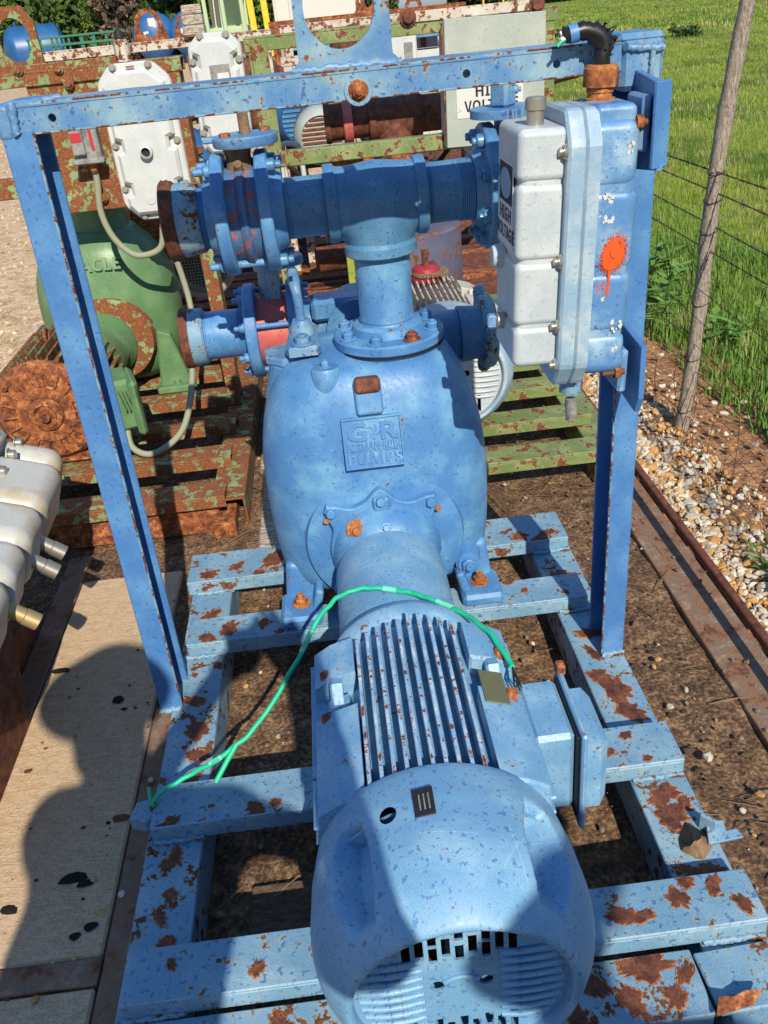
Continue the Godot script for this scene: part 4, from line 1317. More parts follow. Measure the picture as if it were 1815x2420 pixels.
func blue_pump() -> void:
	var s := thing("pump", "big rounded blue cast iron pump with a raised maker's plate on its front", "pump", Vector3(0.05, 0.14, -1.78))
	var m := MB.new()
	# half width, half depth, height
	pump_body(m, 0.05, -1.785, [Vector3(0.185, 0.13, 0.165), Vector3(0.222, 0.160, 0.185), Vector3(0.242, 0.179, 0.225), Vector3(0.251, 0.189, 0.29), Vector3(0.254, 0.194, 0.36), Vector3(0.254, 0.195, 0.43), Vector3(0.250, 0.193, 0.495), Vector3(0.240, 0.188, 0.56), Vector3(0.224, 0.180, 0.615), Vector3(0.204, 0.167, 0.660), Vector3(0.184, 0.150, 0.692), Vector3(0.155, 0.124, 0.712), Vector3(0.08, 0.07, 0.722), Vector3(0.001, 0.001, 0.724)], 3.1)
	var body := put(s, "casing", m, mats.blue)
	# raised round cover on the front
	m = MB.new()
	la(m, Vector3(0.05, 0.326, -1.645), Vector3(0, 0, 1), [Vector2(0.184, 0.0), Vector2(0.176, 0.038), Vector2(0.172, 0.048), Vector2(0.160, 0.053), Vector2(0.0, 0.053)], 72)
	put(s, "round_cover", m, mats.blue)
	# bearing housing: an eared flange and the drum behind the coupling tube
	m = MB.new()
	var ear := []
	for k in 72:
		var a := TAU * k / 72.0
		var rr := 0.118
		for e in [deg_to_rad(43.5), deg_to_rad(90), deg_to_rad(136.5), deg_to_rad(223), deg_to_rad(317)]:
			var d := absf(angle_difference(a, e))
			rr += (0.026 if e > 1.5 and e < 1.6 else 0.047) * exp(-d * d * 34.0)
		ear.append(Vector2(0.047 + cos(a) * rr, 0.325 + sin(a) * rr))
	pr(m, ear, Transform3D(Basis(), Vector3(0, 0, -1.597)), 0.026, 0.003)
	la(m, Vector3(0.050, 0.312, -1.58), Vector3(0, 0, 1), [Vector2(0.121, 0.0), Vector2(0.114, 0.022), Vector2(0.100, 0.050), Vector2(0.080, 0.066), Vector2(0.06, 0.07), Vector2(0.06, 0.12), Vector2(0, 0.12)], 48)
	for q in [[0.048, 0.446, -1.572], [0.052, 0.400, -1.548]]:
		rb(m, Vector3(q[0], q[1] - 0.008, q[2]), Vector3(0.036, 0.034, 0.030), 0.008)
	var bh := put(s, "bearing_housing", m, mats.blue)
	for q in [[-0.060, 0.427, 0.011], [0.154, 0.426, 0.011], [0.047, 0.450, 0.0105]]:
		m = MB.new()
		hx(m, Vector3(q[0], q[1], -1.571 + (0.014 if q[1] > 0.44 else 0.0)), Vector3(0, 0.1, 1), q[2], 0.012, 0.0, 0.0)
		obj(bh, "bolt", m, mats.blue)
	for q in [[-0.072, 0.408], [0.168, 0.408]]:
		m = MB.new()
		cy(m, Vector3(q[0], q[1], -1.573), Vector3(q[0], q[1], -1.5702), 0.0065, -1, 12)
		obj(bh, "bolt_hole", m, mats.rust_orange)
	m = MB.new()
	hx(m, Vector3(-0.008, 0.392, -1.545), Vector3(-0.1, 0.45, 1), 0.017, 0.010, 0.003, 0.010)
	obj(bh, "plug", m, mats.rust_orange)
	m = MB.new()
	hx(m, Vector3(0.052, 0.398, -1.534), Vector3(0, 0.5, 1), 0.014, 0.010, 0.003, 0.010)
	obj(bh, "plug", m, mats.blue)
	# maker's plate, cast on
	var TP := Transform3D(Basis(Vector3.RIGHT, -0.23), Vector3(0.046, 0.571, -1.595))
	m = MB.new()
	m.T = TP
	bx(m, Vector3(0, 0, -0.010), Vector3(0.124, 0.108, 0.032), 0.002)
	for q in [[0, 0.0515, 0.124, 0.005], [0, -0.0515, 0.124, 0.005], [-0.0595, 0, 0.005, 0.098], [0.0595, 0, 0.005, 0.098]]:
		bx(m, Vector3(q[0], q[1], 0.0072), Vector3(q[2], q[3], 0.006), 0.001)
	bx(m, Vector3(0, -0.0165, 0.0074), Vector3(0.098, 0.0026, 0.005), 0.0006)
	var plate := put(s, "name_plate", m, mats.blue)
	var up := TP * Transform3D(Basis(), Vector3(0, 0, 0.0062))
	words(plate, "lettering", "G", up * Transform3D(Basis(), Vector3(-0.031, 0.022, 0)), 0.036, 0.009, mats.blue, true, 1.35)
	words(plate, "lettering", "R", up * Transform3D(Basis(), Vector3(0.031, 0.022, 0)), 0.036, 0.009, mats.blue, true, 1.25)
	words(plate, "lettering", "GORMAN-RUPP", up * Transform3D(Basis(), Vector3(0.0, -0.0070, 0)), 0.0150, 0.007, mats.blue, true, 0.80)
	words(plate, "lettering", "PUMPS", up * Transform3D(Basis(), Vector3(0.0, -0.0335, 0)), 0.0225, 0.008, mats.blue, true, 1.12)
	# swirl between the two letters
	m = MB.new()
	m.T = up
	for k in 5:
		var pts := []
		for j in 9:
			var a := k * TAU / 5.0 + j * 0.16
			pts.append(Vector3(0.0, 0.021, 0.001) + Vector3(cos(a), sin(a), 0) * (0.003 + j * 0.0016))
		tu(m, pts, 0.0013, 5)
	obj(plate, "swirl", m, mats.blue)
	# square boss, small round boss with its bolt
	m = MB.new()
	rb(m, Vector3(0.046, 0.656, -1.640), Vector3(0.056, 0.074, 0.075), 0.008, Basis(Vector3.RIGHT, -0.25))
	var boss := put(s, "square_boss", m, mats.blue)
	m = MB.new()
	rb(m, Vector3(0.046, 0.682, -1.636), Vector3(0.052, 0.032, 0.070), 0.008, Basis(Vector3.RIGHT, -0.25))
	obj(boss, "rusty_top", m, mats.rust_brown)
	m = MB.new()
	la(m, Vector3(-0.034, 0.632, -1.655), Vector3(0, 1, -0.05), [Vector2(0, 0), Vector2(0.016, 0.0), Vector2(0.029, 0.03), Vector2(0.030, 0.082), Vector2(0.027, 0.087), Vector2(0, 0.087)], 24)
	hx(m, Vector3(-0.034, 0.719, -1.660), Vector3.UP, 0.009, 0.012, 0.002, 0.003)
	put(s, "plugged_boss", m, mats.blue)
	# feet, with their rusty studs
	for sd in [-1.0, 1.0]:
		m = MB.new()
		var x := -0.158 if sd < 0 else 0.258
		bx(m, Vector3(x, 0.156, -1.612), Vector3(0.094, 0.030, 0.108), 0.008)
		rb(m, Vector3(x - sd * 0.012, 0.205, -1.690), Vector3(0.086, 0.11, 0.09), 0.016, Basis(Vector3(0, 0, 1), sd * 0.12))
		rb(m, Vector3(x - sd * 0.040, 0.185, -1.625), Vector3(0.020, 0.07, 0.08), 0.008, Basis(Vector3(0, 0, 1), sd * 0.25))
		var ft := put(s, "foot", m, mats.blue)
		m = MB.new()
		hx(m, Vector3(x + 0.0, 0.171, -1.615), Vector3.UP, 0.0150, 0.014, 0.003, 0.010)
		obj(ft, "stud_nut", m, mats.rust_orange)
		m = MB.new()
		bx(m, Vector3(x, 0.158, -1.95), Vector3(0.094, 0.032, 0.09), 0.008)
		put(s, "foot", m, mats.blue)
	m = MB.new()
	hx(m, Vector3(0.232, 0.235, -1.602), Vector3(0, 0.1, 1), 0.017, 0.012, 0.004, 0.008)
	la(m, Vector3(0.232, 0.235, -1.64), Vector3(0, 0, 1), [Vector2(0.034, 0), Vector2(0.028, 0.036), Vector2(0, 0.038)], 24)
	put(s, "drain_plug", m, mats.blue)
	# discharge flange on top, right of the middle, on its gasket
	m = MB.new()
	la(m, Vector3(0.108, 0.63, -1.775), Vector3.UP, [Vector2(0.16, 0), Vector2(0.128, 0.05), Vector2(0.112, 0.082), Vector2(0.117, 0.089)], 56, 50.0)
	put(s, "flange_neck", m, mats.blue)
	m = MB.new()
	cy(m, Vector3(0.108, 0.7185, -1.775), Vector3(0.108, 0.7215, -1.775), 0.119, -1, 56)
	put(s, "gasket", m, mats.ink)
	m = MB.new()
	la(m, Vector3(0.108, 0.7215, -1.775), Vector3.UP, [Vector2(0, 0), Vector2(0.114, 0.0), Vector2(0.118, 0.004), Vector2(0.118, 0.020), Vector2(0.114, 0.024), Vector2(0.078, 0.024), Vector2(0.074, 0.040), Vector2(0.068, 0.044), Vector2(0, 0.044)], 64)
	var fl := put(s, "discharge_flange", m, mats.blue)
	for k in 8:
		var a := TAU * (k + 0.43) / 8.0
		m = MB.new()
		hx(m, Vector3(0.108 + cos(a) * 0.097, 0.7455, -1.775 + sin(a) * 0.097), Vector3.UP, 0.0128, 0.013, 0.003, 0.003)
		obj(fl, "bolt", m, mats.rust if k == 1 else mats.blue)
	# fill port with its clamp bar at the left
	m = MB.new()
	la(m, Vector3(-0.075, 0.62, -1.79), Vector3.UP, [Vector2(0.10, 0), Vector2(0.086, 0.05), Vector2(0.080, 0.078), Vector2(0, 0.078)], 40, 50.0)
	var fp := put(s, "fill_port", m, mats.blue)
	m = MB.new()
	pr(m, [Vector2(-0.165, 0.035), Vector2(-0.12, 0.055), Vector2(-0.03, 0.06), Vector2(0.01, 0.02), Vector2(0.0, -0.035), Vector2(-0.06, -0.06), Vector2(-0.125, -0.05), Vector2(-0.16, -0.02)], Transform3D(Basis(Vector3.RIGHT, -PI / 2), Vector3(0, 0.7005, -1.79)), 0.016, 0.004)
	put(s, "fill_cover", m, mats.blue_bar)
	m = MB.new()
	pr(m, [Vector2(-0.03, -0.09), Vector2(0.03, -0.09), Vector2(0.037, -0.07), Vector2(0.03, 0.06), Vector2(-0.03, 0.06), Vector2(-0.037, -0.07)], Transform3D(Basis(Vector3.RIGHT, -PI / 2), Vector3(-0.075, 0.728, -1.80)), 0.020, 0.005)
	la(m, Vector3(-0.075, 0.712, -1.80), Vector3.UP, [Vector2(0, 0), Vector2(0.03, 0), Vector2(0.024, 0.055), Vector2(0.018, 0.068), Vector2(0, 0.068)], 18)
	bx(m, Vector3(-0.075, 0.752, -1.742), Vector3(0.012, 0.014, 0.05), 0.003)
	var cl := put(s, "clamp_bar", m, mats.blue_bar)
	m = MB.new()
	hx(m, Vector3(-0.075, 0.749, -1.735), Vector3.UP, 0.018, 0.012, 0.003, 0.004)
	obj(cl, "bolt", m, mats.blue_bar)
	m = MB.new()
	tu(m, smooth_path([Vector3(-0.075, 0.775, -1.80), Vector3(-0.075, 0.815, -1.80), Vector3(-0.078, 0.850, -1.81), Vector3(-0.082, 0.868, -1.86)], 5), [0.010, 0.010, 0.010, 0.010, 0.010, 0.010, 0.010, 0.010, 0.010, 0.011, 0.012, 0.013, 0.013, 0.013, 0.013, 0.012], 12)
	obj(cl, "handle", m, mats.blue_bar)
	# coupling tube to the motor
	m = MB.new()
	la(m, Vector3(0.050, 0.290, -1.505), Vector3(0, 0, 1), [Vector2(0.108, 0.02), Vector2(0.108, 0.0), Vector2(0.1165, 0.0), Vector2(0.1165, 0.275), Vector2(0.0, 0.275)], 64)
	put(s, "coupling_tube", m, mats.blue_cover)

func flange_x(m: MB, x0: float, x1: float, c: Vector3, r: float, seg := 56) -> void:
	cy(m, Vector3(x0, c.y, c.z), Vector3(x1, c.y, c.z), r, -1, seg, 0.003)

func thread_x(m: MB, x0: float, x1: float, c: Vector3, r: float, n := 5) -> void:
	# a stretch of pipe thread
	var prof := [Vector2(0, 0)]
	var L := x1 - x0
	for k in n:
		prof.append(Vector2(r - 0.0018, L * k / n)); prof.append(Vector2(r, L * (k + 0.5) / n))
	prof.append(Vector2(r - 0.0018, L)); prof.append(Vector2(0, L))
	la(m, Vector3(x0, c.y, c.z), Vector3.RIGHT, prof, 40, 20.0)

func butterfly(s: Node3D, c: Vector3, x: float, body: Material, gear_y: float, lower := true) -> void:
	# a wafer valve between two flanges: ribbed body ring with a neck
	var m := MB.new()
	la(m, Vector3(x - 0.030, c.y, c.z), Vector3.RIGHT, [Vector2(0.05, 0), Vector2(0.084, 0), Vector2(0.086, 0.016), Vector2(0.098, 0.022), Vector2(0.098, 0.036), Vector2(0.086, 0.042), Vector2(0.084, 0.060), Vector2(0.05, 0.060)], 48, 50.0)
	put(s, "valve_body", m, body)

func manifold() -> void:
	var c := Vector3(0, 1.012, -1.772)
	var s := thing("discharge_manifold", "dark blue horizontal discharge pipe with tee, bolted flanges and a rusty open left end", "pipework", Vector3(0.108, 0.73, -1.775))
	var m := MB.new()
	# riser
	la(m, Vector3(0.108, 0.758, -1.775), Vector3.UP, [Vector2(0, 0), Vector2(0.0585, 0), Vector2(0.057, 0.004), Vector2(0.0585, 0.008), Vector2(0.057, 0.012), Vector2(0.0585, 0.016), Vector2(0.057, 0.021), Vector2(0.057, 0.20), Vector2(0, 0.20)], 48)
	put(s, "riser_pipe", m, mats.blue)
	# tee
	m = MB.new()
	nets(m, [[Vector3(-0.03, c.y, c.z), Vector3(0.24, c.y, c.z), 0.0675, 0.0675, Color.WHITE], [Vector3(0.108, c.y, c.z), Vector3(0.108, 0.985, c.z), 0.067, 0.067, Color.WHITE], [Vector3(0.108, 0.985, c.z), Vector3(0.108, 0.935, c.z), 0.067, 0.066, Color.WHITE]], 0.0045, 0.022)
	# keep only what lies between the end bands
	var kv := PackedVector3Array()
	var kn := PackedVector3Array()
	for k in range(0, m.v.size(), 3):
		var mx := (m.v[k].x + m.v[k + 1].x + m.v[k + 2].x) / 3.0
		if mx > 0.018 and mx < 0.196:
			for e in 3:
				kv.append(m.v[k + e]); kn.append(m.n[k + e])
	m.v = kv
	m.n = kn
	m.c = PackedColorArray()
	m.col = null
	for x in [0.008, 0.184]: la(m, Vector3(x, c.y, c.z), Vector3.RIGHT, [Vector2(0.0, 0), Vector2(0.0725, 0), Vector2(0.0742, 0.003), Vector2(0.0742, 0.018), Vector2(0.0725, 0.021), Vector2(0.0, 0.021)], 56)
	la(m, Vector3(0.108, 0.908, -1.774), Vector3.UP, [Vector2(0.0, 0), Vector2(0.071, 0), Vector2(0.0742, 0.003), Vector2(0.0742, 0.020), Vector2(0.067, 0.030), Vector2(0.0, 0.03)], 56)
	var tee := put(s, "tee", m, mats.blue_dark)
	words(tee, "cast_lettering", "USA", Transform3D(Basis(Vector3(0.98, 0.05, 0), Vector3(-0.05, 0.97, 0.25), Vector3(0, -0.25, 0.97)).rotated(Vector3(0, 0, 1), PI), Vector3(0.085, 1.006, c.z + 0.0675)), 0.018, 0.003, mats.blue_dark)
	words(tee, "cast_lettering", "4", Transform3D(Basis().rotated(Vector3(0, 0, 1), PI), Vector3(0.108, 0.957, c.z + 0.064)), 0.016, 0.003, mats.blue)
	# left run
	m = MB.new()
	cy(m, Vector3(-0.070, c.y, c.z), Vector3(0.02, c.y, c.z), 0.0572, -1, 48)
	thread_x(m, 0.0, 0.010, c, 0.0578, 3)
	thread_x(m, -0.082, -0.060, c, 0.0585, 5)
	put(s, "pipe", m, mats.blue_dark)
	m = MB.new()
	flange_x(m, -0.118, -0.094, c, 0.114)
	la(m, Vector3(-0.094, c.y, c.z), Vector3.RIGHT, [Vector2(0.078, 0), Vector2(0.068, 0.022), Vector2(0, 0.022)], 40)
	var f2 := put(s, "flange", m, mats.blue)
	m = MB.new()
	flange_x(m, -0.202, -0.178, c, 0.114)
	la(m, Vector3(-0.202, c.y, c.z), Vector3.LEFT, [Vector2(0.078, 0), Vector2(0.068, 0.022), Vector2(0, 0.022)], 40)
	var f1 := put(s, "flange", m, mats.blue)
	m = MB.new()
	la(m, Vector3(-0.178, c.y, c.z), Vector3.RIGHT, [Vector2(0.05, 0), Vector2(0.086, 0), Vector2(0.086, 0.018), Vector2(0.095, 0.024), Vector2(0.097, 0.034), Vector2(0.088, 0.040), Vector2(0.086, 0.060), Vector2(0.05, 0.060)], 48, 50.0)
	put(s, "valve_body", m, mats.blue_coral)
	for k in 8:
		var a := TAU * (k + 0.5) / 8.0
		if cos(a) > 0.5 and absf(sin(a)) < 0.8: continue
		var y := c.y + sin(a) * 0.096
		var z := c.z + cos(a) * 0.096
		m = MB.new()
		if k % 4 != 1:
			cy(m, Vector3(-0.178, y, z), Vector3(-0.118, y, z), 0.0075, -1, 10)
		hx(m, Vector3(-0.202, y, z), Vector3.LEFT, 0.013, 0.012, 0.0, 0.022)
		obj(f1, "stud", m, mats.blue)
		m = MB.new()
		hx(m, Vector3(-0.094, y, z), Vector3.RIGHT, 0.013, 0.014, 0.0, 0.012)
		obj(f2, "nut", m, mats.blue_dark)
	# threaded nipple and rusty coupling at the left end
	m = MB.new()
	cy(m, Vector3(-0.262, c.y, c.z), Vector3(-0.222, c.y, c.z), 0.0575, -1, 40)
	thread_x(m, -0.250, -0.222, c, 0.0595, 7)
	put(s, "nipple", m, mats.blue)
	m = MB.new()
	cy(m, Vector3(-0.212, c.y, c.z), Vector3(-0.2025, c.y, c.z), 0.0605, -1, 40)
	put(s, "nipple_collar", m, mats.rust_orange)
	m = MB.new()
	la(m, Vector3(-0.308, c.y, c.z), Vector3.RIGHT, [Vector2(0.0, 0.03), Vector2(0.056, 0.03), Vector2(0.058, 0.0), Vector2(0.073, 0.0), Vector2(0.077, 0.004), Vector2(0.075, 0.009), Vector2(0.077, 0.013), Vector2(0.075, 0.017), Vector2(0.074, 0.022), Vector2(0.070, 0.026)], 56, 20.0)
	var cp := put(s, "grooved_end", m, mats.rust_brown)
	m = MB.new()
	la(m, Vector3(-0.283, c.y, c.z), Vector3.RIGHT, [Vector2(0.068, 0), Vector2(0.0700, 0.004), Vector2(0.066, 0.04), Vector2(0.0635, 0.046), Vector2(0, 0.046)], 48)
	put(s, "end_coupling", m, mats.blue_beam_rusty)
	# valve neck and mounting disc above, stem on top
	m = MB.new()
	la(m, Vector3(-0.148, 1.09, c.z), Vector3.UP, [Vector2(0, 0), Vector2(0.026, 0), Vector2(0.024, 0.03), Vector2(0.030, 0.05), Vector2(0, 0.05)], 28)
	cy(m, Vector3(-0.148, 1.095, c.z + 0.03), Vector3(-0.148, 1.11, c.z + 0.045), 0.010, 0.008, 10)
	put(s, "valve_neck", m, mats.clay)
	m = MB.new()
	la(m, Vector3(-0.130, 1.136, c.z), Vector3.UP, [Vector2(0, 0), Vector2(0.060, 0.0), Vector2(0.062, 0.003), Vector2(0.062, 0.016), Vector2(0.059, 0.019), Vector2(0, 0.019)], 40)
	bx(m, Vector3(-0.185, 1.150, c.z - 0.005), Vector3(0.05, 0.010, 0.035), 0.003)
	var disc := put(s, "mounting_disc", m, mats.blue_bar)
	m = MB.new()
	cy(m, Vector3(-0.128, 1.15, c.z), Vector3(-0.128, 1.200, c.z), 0.0105, -1, 16, 0.001)
	obj(disc, "stem", m, mats.clay)
	for q in [[-0.165, 0.02], [-0.092, -0.028]]:
		m = MB.new()
		hx(m, Vector3(q[0], 1.155, c.z + q[1]), Vector3.UP, 0.0105, 0.007)
		obj(disc, "bolt", m, mats.rust)
	# right run: pipe, flange and the dark valve with its toothed gear plate
	m = MB.new()
	cy(m, Vector3(0.195, c.y, c.z), Vector3(0.31, c.y, c.z), 0.0572, -1, 48)
	thread_x(m, 0.203, 0.216, c, 0.0582, 4)
	thread_x(m, 0.268, 0.303, c, 0.0590, 8)
	put(s, "pipe", m, mats.blue_dark)
	m = MB.new()
	flange_x(m, 0.318, 0.342, c, 0.118)
	la(m, Vector3(0.298, c.y, c.z), Vector3.RIGHT, [Vector2(0.06, 0), Vector2(0.068, 0), Vector2(0.080, 0.020), Vector2(0, 0.020)], 40)
	var f3 := put(s, "flange", m, mats.blue_dark)
	for k in 8:
		var a := TAU * (k + 0.5) / 8.0
		m = MB.new()
		hx(m, Vector3(0.318, c.y + sin(a) * 0.098, c.z + cos(a) * 0.098), Vector3.LEFT, 0.0135, 0.014, 0.0, 0.008)
		obj(f3, "nut", m, mats.blue_dark)
	m = MB.new()
	la(m, Vector3(0.342, c.y, c.z), Vector3.RIGHT, [Vector2(0, 0), Vector2(0.090, 0), Vector2(0.092, 0.02), Vector2(0.10, 0.028), Vector2(0.10, 0.044), Vector2(0.09, 0.05), Vector2(0.088, 0.075), Vector2(0, 0.075)], 48, 50.0)
	bx(m, Vector3(0.367, 1.105, c.z), Vector3(0.036, 0.07, 0.04), 0.006)
	put(s, "valve_body", m, mats.blue_dark)
	m = MB.new()
	var teeth := []
	for k in 96:
		var a := TAU * k / 96.0
		var rr := 0.066
		if a > PI * 1.45 or a < 0.35: rr = 0.066 if k % 4 < 2 else 0.059
		teeth.append(Vector2(cos(a) * rr, sin(a) * rr))
	pr(m, teeth, Transform3D(Basis(Vector3.RIGHT, -PI / 2), Vector3(0.367, 1.138, c.z)), 0.016, 0.0015)
	var gp := put(s, "toothed_plate", m, mats.blue_bar)
	m = MB.new()
	bx(m, Vector3(0.364, 1.178, c.z + 0.004), Vector3(0.036, 0.05, 0.04), 0.006, Basis(Vector3.UP, 0.75))
	hx(m, Vector3(0.384, 1.182, c.z + 0.006), Vector3(1, 0, 0.3), 0.008, 0.008, 0, 0.006)
	obj(gp, "square_stem_block", m, mats.blue_bar)

func suction() -> void:
	var c := Vector3(0, 0.688, -2.045)
	var s := thing("suction_pipe", "short lower blue pipe with a rusty threaded end and pink gasket between its flanges", "pipework", Vector3(-0.2, 0.6, -2.045))
	var m := MB.new()
	la(m, Vector3(-0.372, c.y, c.z), Vector3.RIGHT, [Vector2(0.0, 0.03), Vector2(0.055, 0.03), Vector2(0.056, 0), Vector2(0.071, 0.0), Vector2(0.073, 0.004), Vector2(0.071, 0.008), Vector2(0.073, 0.012), Vector2(0.071, 0.016), Vector2(0.071, 0.022)], 48, 20.0)
	put(s, "grooved_end", m, mats.rust_brown)
	m = MB.new()
	la(m, Vector3(-0.351, c.y, c.z), Vector3.RIGHT, [Vector2(0.07, 0), Vector2(0.0695, 0.004), Vector2(0.0665, 0.03), Vector2(0.062, 0.034), Vector2(0, 0.034)], 48)
	put(s, "end_coupling", m, mats.blue_beam_rusty)
	m = MB.new()
	cy(m, Vector3(-0.326, c.y, c.z), Vector3(-0.21, c.y, c.z), 0.0572, -1, 44)
	thread_x(m, -0.318, -0.310, c, 0.0582, 2)
	thread_x(m, -0.236, -0.222, c, 0.0586, 4)
	put(s, "pipe", m, mats.blue)
	for x in [[-0.213, -0.186], [-0.110, -0.083]]:
		m = MB.new()
		flange_x(m, x[0], x[1], c, 0.112)
		var f := put(s, "flange", m, mats.blue)
		for k in 8:
			var a := TAU * (k + 0.5) / 8.0
			m = MB.new()
			var left: bool = x[0] < -0.15
			hx(m, Vector3(x[0] if left else x[1], c.y + sin(a) * 0.095, c.z + cos(a) * 0.095), Vector3.LEFT if left else Vector3.RIGHT, 0.0125, 0.013, 0.0, 0.012)
			if left and k % 2 == 0: cy(m, Vector3(-0.186, c.y + sin(a) * 0.095, c.z + cos(a) * 0.095), Vector3(-0.11, c.y + sin(a) * 0.095, c.z + cos(a) * 0.095), 0.007, -1, 8)
			obj(f, "stud", m, mats.blue)
	m = MB.new()
	la(m, Vector3(-0.186, c.y, c.z), Vector3.RIGHT, [Vector2(0, 0), Vector2(0.083, 0), Vector2(0.085, 0.038), Vector2(0.083, 0.076), Vector2(0, 0.076)], 44)
	put(s, "valve_body", m, mats.coral)
	m = MB.new()
	cy(m, Vector3(-0.15, c.y + 0.07, c.z), Vector3(-0.15, 0.835, c.z), 0.024, 0.021, 22)
	bx(m, Vector3(-0.135, 0.80, c.z + 0.015), Vector3(0.03, 0.11, 0.03), 0.004)
	put(s, "valve_neck", m, mats.blue_beam_rusty)
	m = MB.new()
	var o := []
	for k in 48:
		var a := TAU * k / 48.0
		var rr := 0.058 + 0.007 * cos(a * 3.0)
		o.append(Vector2(cos(a) * rr, sin(a) * rr))
	pr(m, o, Transform3D(Basis(Vector3.RIGHT, -PI / 2), Vector3(-0.125, 0.842, c.z + 0.01)), 0.020, 0.003)
	var d := put(s, "mounting_disc", m, mats.blue_dark)
	m = MB.new()
	hx(m, Vector3(-0.155, 0.862, c.z + 0.03), Vector3.UP, 0.008, 0.006, 0.003)
	cy(m, Vector3(-0.12, 0.862, c.z), Vector3(-0.12, 0.866, c.z), 0.022, 0.018, 20)
	obj(d, "bolt", m, mats.rust_brown)
	m = MB.new()
	cy(m, Vector3(-0.083, c.y, c.z), Vector3(0.05, c.y, c.z), 0.060, -1, 40)
	cy(m, Vector3(0.05, c.y, c.z + 0.09), Vector3(0.05, c.y, c.z - 0.05), 0.075, -1, 40)
	bx(m, Vector3(0.02, 0.74, c.z + 0.04), Vector3(0.15, 0.05, 0.08), 0.008)
	put(s, "elbow", m, mats.blue_dark)
	# the capped stub on the other side
	var c2 := Vector3(0, 0.655, -1.945)
	var s2 := thing("capped_stub", "dark blue threaded pipe stub with a rusty lugged cap right of the pump top", "pipework", Vector3(0.3, 0.55, -1.945))
	m = MB.new()
	cy(m, Vector3(0.16, c2.y, c2.z), Vector3(0.30, c2.y, c2.z), 0.0572, -1, 40)
	thread_x(m, 0.235, 0.283, c2, 0.0590, 9)
	put(s2, "pipe", m, mats.blue_dark)
	m = MB.new()
	la(m, Vector3(0.283, c2.y, c2.z), Vector3.RIGHT, [Vector2(0, 0), Vector2(0.064, 0), Vector2(0.066, 0.004), Vector2(0.062, 0.04), Vector2(0.068, 0.05), Vector2(0.05, 0.06)], 44, 50.0)
	put(s2, "adapter", m, mats.blue_dark)
	m = MB.new()
	la(m, Vector3(0.333, c2.y, c2.z), Vector3.RIGHT, [Vector2(0.06, 0), Vector2(0.083, 0), Vector2(0.087, 0.006), Vector2(0.085, 0.026), Vector2(0.078, 0.034), Vector2(0, 0.034)], 44, 50.0)
	for a in [-1.9, 0.25, 2.3]:
		bx(m, Vector3(0.348, c2.y + sin(a) * 0.090, c2.z + cos(a) * 0.090), Vector3(0.028, 0.036, 0.05), 0.008, Basis(Vector3.RIGHT, -a))
	put(s2, "lugged_cap", m, mats.blue_beam_rusty)

